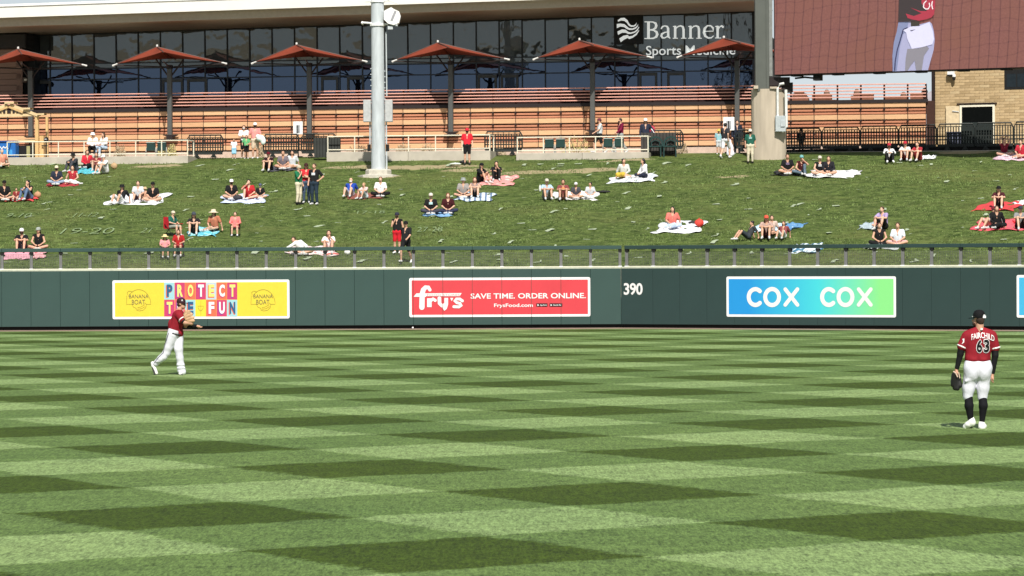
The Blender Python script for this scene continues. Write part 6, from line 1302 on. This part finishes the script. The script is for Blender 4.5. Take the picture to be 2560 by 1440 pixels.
P(1876, 410, 'stand', 'man in green patterned shirt and cream trousers before the concrete pier', top=(.02, .10, .07), bot=(.62, .56, .42), ln='pants', hat='cap', hatc=(.66, .64, .56), s=.94, w=1.08, mask=BK, skin=1, shoe=BK, print_=(.25, .42, .40))
con(1797, 'stand', 'child in yellow hat half hidden by the man in black', 1.9, ZG, top=(.25, .45, .50), bot=LG_, hat='straw', hatc=(.66, .42, .10), s=.72)
con(1843, 'stand', 'person in navy behind the white notice near the pier', 2.2, ZG, top=(.02, .025, .04), bot=(.03, .04, .06), ln='pants', sl='long', hair='black', s=.98)
u = BR.hit(2003, 350, .6)[0]; P(0, 0, 'stand', 'dark figure behind the first barriers right of the pier', at=BR.world(u, .6, ZC), top=(.012, .014, .02), bot=BK, ln='pants', sl='long', hair='black', s=.72, hat='bucket', hatc=BK)
u = B0.hit(42, 222, 2.6)[0]; P(0, 0, 'stand', 'attendant in pale shirt on the deck beside the left umbrella', at=B0.world(u, 2.6, ZD - .55), top=(.4, .36, .32), bot=BK, hair='black', s=.85, hs='short')
u = B0.hit(30, 226, 2.2)[0]; t = pth('deck_monitor', 'small dark monitor on the deck at the left end', 'monitor', B0, u, 2.2, ZD); q = MB(); q.box(-.2, .2, 0, .05, .75, 1.05); q.build('screen', BLACK, t); q = MB(); q.box(-.03, .03, 0, .04, 0, .75); q.build('stand', BLACK, t)

# ================================================================== PLAYERS
def player_kit(o, K, cx, cy): return lambda px, py, y=0.0: v((px - cx) / K, y, (cy - py) / K)
JR = mat('crimson_jersey', (.24, .013, .022), .75, var=.14, scale=5, bump=1.0, bscale=7, stretch=(1.5, 1.5, .7), spec=.15); PW_ = mat('white_uniform', (.66, .66, .73), .8, var=.07, scale=4, bump=1.0, bscale=7, stretch=(1.6, 1.6, .7), spec=.15); SLK = mat('black_sleeve', (.008, .008, .009), .7, var=.2, spec=.2); SOCK = mat('black_sock', (.009, .009, .011), .8, var=.2, spec=.12); SHOE = mat('white_cleat', (.76, .76, .74), .5, var=.06); SOLE = mat('dark_sole', (.03, .03, .03), .6); BEARD = mat('dark_beard', (.05, .028, .018), .8)
def hand(J, w_, d_, side, m, parent, curl=.5, ln=.085):
    """palm, four bent fingers of different length and a thumb; w_ wrist, d_ direction, side vector across the palm"""
    w_ = np.array(w_); d_ = np.array(d_, float); d_ /= np.linalg.norm(d_); sd_ = np.array(side, float); sd_ -= d_ * (sd_ @ d_); sd_ /= np.linalg.norm(sd_); nn = np.cross(d_, sd_)
    P = [caps(w_, w_ + d_ * .045, .027, .030), ell(w_ + d_ * .05, (.036, .036, .036))]
    for i, l_ in enumerate((.85, 1.0, .95, .75)):
        b0 = w_ + d_ * .075 + sd_ * (-.027 + .018 * i); b1 = b0 + (d_ * (1 - curl * .4) + nn * curl * .5) * .032 * l_; b2 = b1 + (d_ * (1 - curl) + nn * curl) * .030 * l_; b3 = b2 + (d_ * (.6 - curl) + nn * curl) * .022 * l_
        P += [caps(w_ + d_ * .03 + sd_ * (-.022 + .015 * i), b0, .012, .0105), caps(b0, b1, .0105, .0095), caps(b1, b2, .0095, .009), caps(b2, b3, .009, .008)]
    t0 = w_ + d_ * .02 - sd_ * .022; t1 = t0 - sd_ * .026 + d_ * .03 + nn * .012; P += [caps(t0, t1, .015, .012), caps(t1, t1 + d_ * .03 + nn * .01, .012, .009)]
    return P
# right-hand player, seen from behind
g0 = ground_hit(2440, 1071); KR = F_PX / g0.y; J = player_kit(None, KR, 2440, 1071)
t = thing('person', 'player seen from behind in crimson jersey 63 holding a black glove, at right', 'person', g0); t.scale = (.95, .95, 1); SK = mat('player_skin', (.55, .30, .20), .55, var=.06)
head = J(2449, 797); 
P_ = [ell(head + v(0, 0, .01), (.078, .098, .105)), ell(head + v(-.045, .035, -.06), (.055, .06, .06)), caps(J(2451, 812, -.02), J(2450, 830, 0), .062, .075), ell(J(2442, 797, -.01), (.018, .028, .034)), caps(head + v(-.08, .05, -.01), head + v(-.10, .06, -.03), .013, .016),
      caps(J(2414, 840), J(2400, 884, .01), .055, .045), caps(J(2400, 884, .01), J(2390, 922, .03), .044, .030), caps(J(2484, 840), J(2491, 888, -.01), .055, .045), caps(J(2491, 888, -.01), J(2484, 936, .02), .044, .030), caps(J(2420, 840), J(2478, 840), .07), caps(J(2450, 845), J(2446, 905), .11, .11),
      caps(J(2430, 912), J(2421, 988, .02), .09, .055), caps(J(2460, 912), J(2457, 988, .02), .09, .055), caps(J(2421, 988, .02), J(2421, 1015, -.02), .055, .060), caps(J(2421, 1015, -.02), J(2427, 1050), .058, .034), caps(J(2457, 988, .02), J(2459, 1015, -.02), .055, .060), caps(J(2459, 1015, -.02), J(2456, 1056), .058, .034)]
P_ += hand(J, J(2390, 924, .03), (-.1, .1, -1), (0, 1, .1), None, t, .7) + hand(J, J(2484, 938, .02), (-.15, .05, -1), (0, 1, 0), None, t, .6)
sdf_obj('body', P_, SK, t, .0105, .012)
P_ = [caps(J(2433, 846, 0), J(2431, 893, 0), .128, .122), caps(J(2467, 846, 0), J(2458, 893, 0), .128, .122), caps(J(2450, 850, -.01), J(2446, 892, -.01), .13, .125), caps(J(2420, 840), J(2481, 840), .088), caps(J(2450, 824), J(2426, 836), .062, .085), caps(J(2450, 824), J(2474, 836), .062, .085), caps(J(2430, 896), J(2460, 896), .118),
      caps(J(2416, 842), J(2404, 865, .0), .088, .084), caps(J(2483, 842), J(2491, 869, 0), .088, .082), ell(J(2432, 899, -.02), (.10, .12, .05)), ell(J(2457, 899, -.02), (.10, .12, .05))]
jer = sdf_obj('jersey', P_, JR, t, .0115, .03)
for a, b2 in ((J(2404.5, 864), J(2402.5, 868.5)), (J(2491, 867.5), J(2492, 872.5))): sdf_obj('sleeve_trim', [caps(a, b2, .088, .087)], WHITE, t, .011, .01, cut=lambda g, a=a, b2=b2: np.abs((g - (a + b2) / 2) @ ((b2 - a) / np.linalg.norm(b2 - a))) - .014)
sdf_obj('undersleeve', [caps(J(2403, 866), J(2400, 884, .01), .066, .056), caps(J(2400, 884, .01), J(2391, 920, .03), .056, .038)], SLK, t, .012, .02)
sdf_obj('undersleeve', [caps(J(2490, 868), J(2491, 888, -.01), .066, .056), caps(J(2491, 888, -.01), J(2485, 932, .02), .056, .038)], SLK, t, .012, .02)
P_ = [caps(J(2430, 908), J(2460, 908), .124), caps(J(2428, 920, -.03), J(2462, 920, -.03), .135), ell(J(2430, 930, -.05), (.12, .12, .15)), ell(J(2459, 930, -.05), (.12, .12, .15)),
      caps(J(2427, 935, .0), J(2421, 970, .02), .120, .103), caps(J(2421, 970, .02), J(2419, 991, .02), .105, .084), caps(J(2462, 935), J(2459, 970, .02), .118, .103), caps(J(2459, 970, .02), J(2457.5, 993, .02), .104, .084),
      caps(J(2412, 952, -.09), J(2434, 944, -.10), .02)]
sdf_obj('trousers', P_, PW_, t, .0115, .035)
q = MB(); q.tube([J(2409.5, 925, -.0), J(2406, 960, .0), J(2405.5, 990, .01)], .006, 5); q.build('piping', SOLE, t)
for kx, cx_, ax_ in ((2421, 2421.5, 2426.5), (2457.5, 2459, 2456)):
    sdf_obj('sock', [caps(J(kx, 985, .02), J(cx_, 1014, -.02), .066, .075), caps(J(cx_, 1014, -.02), J(ax_, 1054), .073, .043)], SOCK, t, .012, .02)
for a, b2, c in ((J(2429, 1056, -.02), J(2414, 1067, .05), J(2428, 1049)), (J(2455, 1067, -.04), J(2463, 1066, .16), J(2455, 1060))):
    sdf_obj('cleat', [caps(a, b2, .060, .050), caps(a, c, .060, .056), ell((a + b2) / 2, (.068, .075, .052))], SHOE, t, .011, .02)
    q = MB(); lo_ = np.minimum(a, b2)[2]; q.tube([a + v(0, 0, -.045), b2 + v(0, 0, -.036)], .038, 8); q.build('sole', SOLE, t)
hd = head
sdf_obj('hair', [ell(hd + v(.012, -.022, -.005), (.080, .088, .085)), caps(hd + v(.03, -.06, -.05), hd + v(.01, -.05, -.075), .04, .035)], mat('hair_dark_brown', (.035, .02, .014), .7, var=.2, scale=40), t, .011, .02)
sdf_obj('beard', [ell(hd + v(-.052, .035, -.075), (.058, .055, .042)), caps(hd + v(-.05, 0, -.03), hd + v(-.07, .03, -.08), .02, .03)], BEARD, t, .011, .02)
CAPM = mat('black_cap', (.008, .008, .009), .8, var=.2, spec=.15)
q = MB(); q.lathe([(.098, .012), (.104, .04), (.100, .08), (.08, .118), (.045, .138), (0, .143)], 24, c=tuple(hd + v(.0, -.005, .005)), sy=1.08); q.lathe([(0, .14), (.012, .146), (.012, .138)], 8, c=tuple(hd)); o = q.build('cap', CAPM, t, smooth=True)
vs = []; n_ = 10; cdir = v(-.80, .60, 0); cs = v(.6, .8, 0)
for i in range(n_ + 1):
    a = math.pi * i / n_; b0 = hd + v(0, 0, .022) + cs * math.cos(a) * .09 + cdir * (math.sin(a) * .092); b1 = hd + v(0, 0, .014) + cs * math.cos(a) * .082 + cdir * (.05 + math.sin(a) * .145); vs += [tuple(b0), tuple(b1)]
q = MB(); q.add(vs, [(2 * i, 2 * i + 1, 2 * i + 3, 2 * i + 2) for i in range(n_)]); o = q.build('cap_brim', CAPM, t); md = o.modifiers.new('t', 'SOLIDIFY'); md.thickness = .008
q = MB(); a = J(2461, 791.5, -.096); q.box(a[0] - .026, a[0] + .026, a[1] - .004, a[1] + .03, a[2] - .02, a[2] + .018); q.box(a[0] - .014, a[0] + .012, a[1] - .003, a[1] + .03, a[2] + .018, a[2] + .034); q.build('cap_badge', WHITE, t)
q = MB(); q.tube([J(2432.5, 791.5, .03), J(2437, 791.5, -.06), J(2446, 791, -.10)], .010, 6); q.build('sunglasses', WHITE, t)
# glove
GV = mat('black_leather', (.009, .009, .009), .5, var=.2); fing = []
for i, (a, b2) in enumerate((((2383, 934), (2380, 962)), ((2387, 936), (2385, 970)), ((2391, 938), (2392, 971)), ((2396, 938), (2399, 964)))): fing.append(caps(J(*a, -.01 + .02 * i), J(*b2, .02), .034, .038))
sdf_obj('glove', fing + [ell(J(2388, 948, .05), (.075, .05, .11)), caps(J(2381, 936, .04), J(2379, 956, .09), .028, .026)], GV, t, .011, .012)
q = MB(); q.tube([J(2380, 928, -.03), J(2386, 932, -.05), J(2391, 942, -.05)], .012, 6); q.tube([J(2394, 930, -.03), J(2397, 945, -.04)], .010, 6); q.build('glove_lining', mat('pale_lining', (.55, .42, .33), .7), t)
# lettering laid on the back of the jersey
bvh = BVHTree.FromPolygons([x.co[:] for x in jer.data.vertices], [tuple(p.vertices) for p in jer.data.polygons])
def decal(txt, x0, x1, y0, y1, bold, m, lift, arc=0.0, rot=0.0, name='number', sub=True):
    V, Fs = text_verts(txt, (x1 - x0) / KR, (y1 - y0) / KR, bold); a = J(x0, y1); Wd = (x1 - x0) / KR; vs = []
    for x, z in V:
        s_ = x / Wd - .5; zz = z - arc * s_ * s_ * 4 + rot * s_ * Wd; X_ = a[0] + x; Z_ = a[2] + zz; h_ = bvh.ray_cast(Vector((X_, -1, Z_)), Vector((0, 1, 0))); vs.append((X_, (h_[0].y if h_[0] else -.13) - lift, Z_))
    q = MB(); q.add(vs, Fs); return q.build(name, m, t)
decal('FAIRCHILD', 2426, 2487, 830.5, 845, .012, WHITE, .012, arc=.045, rot=-.07, name='name_lettering')
for ch, x0, x1 in (('6', 2438, 2455), ('3', 2457, 2474.5)):
    decal(ch, x0, x1, 846.5, 882, .075, WHITE, .012); decal(ch, x0 + 1.3, x1 - 1.3, 848.3, 880.2, .03, CAPM, .018)
q = MB(); a = J(2453.5, 822, -.085); q.box(a[0] - .02, a[0] + .02, a[1] - .02, a[1] + .02, a[2] - .015, a[2] + .012); q.build('collar_badge', WHITE, t)
a = J(2406, 852); q = MB(); q.poly([(a[0] - .03, a[2] - .05), (a[0] + .01, a[2] - .02), (a[0] + .015, a[2] + .04), (a[0] - .02, a[2] + .035), (a[0] - .005, a[2])], a[1] - .092, .02); q.build('sleeve_patch', WHITE, t)
# left player, following through on a throw
g0 = ground_hit(452, 937); KL = F_PX / g0.y; J = player_kit(None, KL, 452, 937)
t = thing('person', 'player in crimson jersey finishing a throw in front of the yellow sign', 'person', g0)
head = J(455, 760, 0)
P_ = [ell(head + v(-.01, .0, .02), (.092, .08, .10)), ell(head + v(.035, -.02, -.055), (.062, .06, .065)), caps(head + v(.08, -.03, -.005), head + v(.096, -.035, -.025), .013, .017), ell(head + v(-.02, -.078, 0), (.026, .014, .034)), caps(J(453, 768), J(447, 780), .062, .075),
      caps(J(450, 786, -.14), J(467, 806, -.30), .062, .055), caps(J(467, 806, -.30), J(483, 807, -.34), .055, .05), caps(J(483, 807, -.34), J(478, 790, -.30), .05, .036), caps(J(446, 788, .14), J(464, 815, .05), .060, .045), caps(J(464, 815, .05), J(495, 815, -.12), .044, .030),
      caps(J(446, 792), J(438, 832), .12, .12), caps(J(434, 832, -.04), J(419, 880, -.02), .10, .065), caps(J(419, 880, -.02), J(386, 912, .05), .062, .04), caps(J(443, 832, .04), J(447, 876, -.02), .10, .065), caps(J(447, 876, -.02), J(454, 925, 0), .06, .04)]
P_ += hand(J, J(495, 815, -.12), (.85, -.15, -.35), (0, 1, .2), None, t, .5)
sdf_obj('body', P_, SK, t, .0115, .012)
P_ = [caps(J(447, 790, -.05), J(437, 826, -.05), .145, .135), caps(J(447, 790, .06), J(440, 828, .05), .145, .135), caps(J(450, 787, -.15), J(446, 788, .15), .088), caps(J(450, 777), J(448, 784), .07, .10), caps(J(436, 826), J(446, 832), .13, .13), caps(J(450, 787, -.15), J(459.5, 798, -.25), .092, .092), caps(J(446, 789, .14), J(456, 803, .09), .085, .08), ell(J(433, 812, 0), (.12, .13, .16))]
sdf_obj('jersey', P_, JR, t, .0125, .035)
a, b2 = J(458.5, 797, -.245), J(460.5, 799.5, -.26); sdf_obj('sleeve_trim', [caps(a, b2, .096, .096)], WHITE, t, .011, .01, cut=lambda g, a=a, b2=b2: np.abs((g - (a + b2) / 2) @ ((b2 - a) / np.linalg.norm(b2 - a))) - .014)
sdf_obj('wrist_band', [caps(J(461, 800, -.26), J(463, 802.5, -.28), .070, .066)], SLK, t, .012, .01)
sdf_obj('undersleeve', [caps(J(472, 816, .02), J(483, 815.5, -.05), .052, .050), caps(J(483, 815.5, -.05), J(494, 815, -.11), .050, .040)], SLK, t, .012, .02)
P_ = [caps(J(436, 829, -.05), J(443, 834, .05), .145), caps(J(433, 838, -.06), J(422, 868, -.04), .135, .10), caps(J(422, 868, -.04), J(417, 882, -.02), .10, .092), caps(J(417, 882, -.02), J(389, 909, .04), .088, .070), caps(J(445, 838, .05), J(447, 872, -.02), .135, .105), caps(J(447, 872, -.02), J(450, 895, -.02), .10, .085), caps(J(450, 895, -.02), J(454, 927, 0), .085, .085),
      caps(J(452, 925, 0), J(456, 930, -.02), .088), caps(J(410, 892, -.03), J(402, 897, -.02), .085), ell(J(452, 912, -.03), (.095, .09, .04)), ell(J(453, 920, -.03), (.10, .095, .03)), ell(J(396, 903, 0), (.08, .08, .04))]
sdf_obj('trousers', P_, PW_, t, .0125, .03)
q = MB(); q.tube([J(424, 832, -.16), J(414, 860, -.15), J(410, 880, -.115), J(398, 892, -.10), J(386, 907, -.03)], .007, 5); q.build('piping', SOLE, t)
q = MB(); q.tube([J(427, 829.5, -.14), J(435, 833, -.185), J(446, 836.5, -.16), J(453, 836, -.08)], .022, 6); q.build('belt', SOLE, t)
sdf_obj('cleat', [caps(J(383, 914, .06), J(381, 908, .07), .050, .046), caps(J(383, 915, .06), J(391, 933, .02), .052, .038)], SHOE, t, .0115, .02)
sdf_obj('cleat', [caps(J(454, 932, .0), J(452, 934, -.16), .052, .036), caps(J(454, 928), J(454, 932), .05)], SHOE, t, .0115, .02)
q = MB(); q.tube([J(380, 916, .04), J(384, 926, .0), J(388, 937, -.02)], .022, 6); q.build('sole', SOLE, t)
q = MB(); q.box(-.04, .04, -.19, .04, .0, .022); q.build('sole', SOLE, t, tuple(J(453.5, 937.5, 0)))
CM = mat('dark_maroon_cap', (.035, .006, .012), .8, var=.2)
q = MB(); q.lathe([(.096, .012), (.102, .04), (.098, .08), (.078, .115), (.04, .134), (0, .138)], 20, c=tuple(head + v(-.01, 0, .012)), sx=1.06); q.build('cap', CM, t, smooth=True)
vs = []; cdir = v(.86, -.5, 0); cs = v(.5, .86, 0)
for i in range(n_ + 1):
    a = math.pi * i / n_; b0 = head + v(0, 0, .028) + cs * math.cos(a) * .088 + cdir * (math.sin(a) * .085); b1 = head + v(0, 0, .012) + cs * math.cos(a) * .08 + cdir * (.05 + math.sin(a) * .14); vs += [tuple(b0), tuple(b1)]
q = MB(); q.add(vs, [(2 * i, 2 * i + 1, 2 * i + 3, 2 * i + 2) for i in range(n_)]); o = q.build('cap_brim', CM, t); md = o.modifiers.new('t', 'SOLIDIFY'); md.thickness = .008
a = J(457.5, 751, -.088); q = MB(); q.poly([(a[0] - .022, a[2] - .022), (a[0] - .006, a[2] + .025), (a[0] + .006, a[2] + .025), (a[0] + .022, a[2] - .022), (a[0], a[2])], a[1] - .012, .02); q.build('cap_badge', WHITE, t)
sdf_obj('hair', [ell(head + v(-.035, 0, -.015), (.072, .080, .065))], mat('hair_dark_brown', (.035, .02, .014), .7, var=.2, scale=40), t, .012, .02)
q = MB(); q.tube([head + v(.05, -.07, .0), head + v(.075, -.06, .0), head + v(.09, -.035, .0)], .012, 6); q.build('brow', BEARD, t); q = MB(); q.tube([head + v(.06, -.058, -.062), head + v(.088, -.04, -.060)], .007, 5); q.build('mouth', mat('lip', (.30, .10, .08), .6), t)
GT = mat('tan_leather', (.55, .33, .19), .5, var=.2, scale=9); fing = []
for i, (a, b2) in enumerate((((468, 789), (477, 778)), ((468, 793), (483, 785)), ((471, 798), (487, 793)), ((475, 803), (488, 801)))): fing.append(caps(J(*a, -.33), J(*b2, -.36 - .01 * i), .042, .040))
sdf_obj('glove', fing + [ell(J(475, 794, -.28), (.10, .07, .12)), caps(J(466, 786, -.30), J(470, 777, -.34), .036, .032)], GT, t, .012, .012)
q = MB()
for a, b2 in (((470, 784), (484, 780)), ((472, 790), (487, 789)), ((474, 796), (489, 797))): q.tube([J(*a, -.38), J(*b2, -.40)], .007, 4)
q.build('glove_lacing', mat('pale_lace', (.66, .50, .33), .6), t)

# ================================================================== GRANDSTAND BEHIND THE CAMERA (only seen mirrored in the glass)
gs = thing('grandstand', 'grandstand roof behind the camera, mirrored dark in the glass front', 'grandstand', (0, -52, 0)); gm = mat('dark_stand', (.05, .05, .05), .9)
q = MB()
for i in range(10): q.box(-90, 90, 8 - i * 2.2, 10.2 - i * 2.2, 0, 1 + i * .8)
q.build('seating', gm, gs); q = MB()
hs_ = [12.5, 13.5, 12.0, 13.0, 13.5, 12.5, 12.0, 13.0, 12.5, 13.0, 12.0, 12.5]
for i, h in enumerate(hs_): q.add([(-90 + i * 15, -16, h), (-75 + i * 15, -16, h + random.uniform(-1.5, 1.5)), (-75 + i * 15, -16, 8), (-90 + i * 15, -16, 8)], [(0, 1, 2, 3)])
q.box(-90, 90, -28, -10, 11.4, 11.9); q.build('roof', gm, gs)
for k, x in enumerate((-46, -27, -12, 8, 24, 47)):
    tw = thing('light_tower', 'steel light tower behind the camera, mirrored in the glass, tower %s' % ['far left', 'left', 'left of centre', 'right of centre', 'right', 'far right'][k], 'light tower', (x, -62, 0), 0, 'light towers behind the camera')
    q = MB(); q.tube([(-.9, 0, 0), (-.6, 0, 40)], .3, 6); q.tube([(.9, 0, 0), (.6, 0, 40)], .3, 6)
    for j in range(10): z = 20 + j * 1.9; q.tube([(-.45, 0, z), (.45, 0, z + 1.9)], .08, 4); q.tube([(.45, 0, z), (-.45, 0, z + 1.9)], .08, 4)
    q.build('mast', gm, tw); q = MB()
    for j in range(4): q.box(-3.2, 3.2, -.1, .1, 24.5 + j * 1.3, 24.7 + j * 1.3)
    q.tube([(-4.6, 0, 16), (-3.2, 0, 19.2), (-2.2, 0, 21), (-.4, 0, 24.5)], .12, 4); q.tube([(4.6, 0, 16), (3.4, 0, 18.4), (2.4, 0, 21.2), (.4, 0, 24.5)], .12, 4); q.build('crossarm', gm, tw)
    lm = MB(); lm.lathe([(.1, 0), (.34, .2), (.36, .5), (0, .5)], 8); lm = lm.mesh('lamp'); lm.materials.append(gm)
    for j in range(4):
        for i in range(6): inst(lm, 'lamp', (-3 + i * 1.2, .1, 24.8 + j * 1.3), tw)
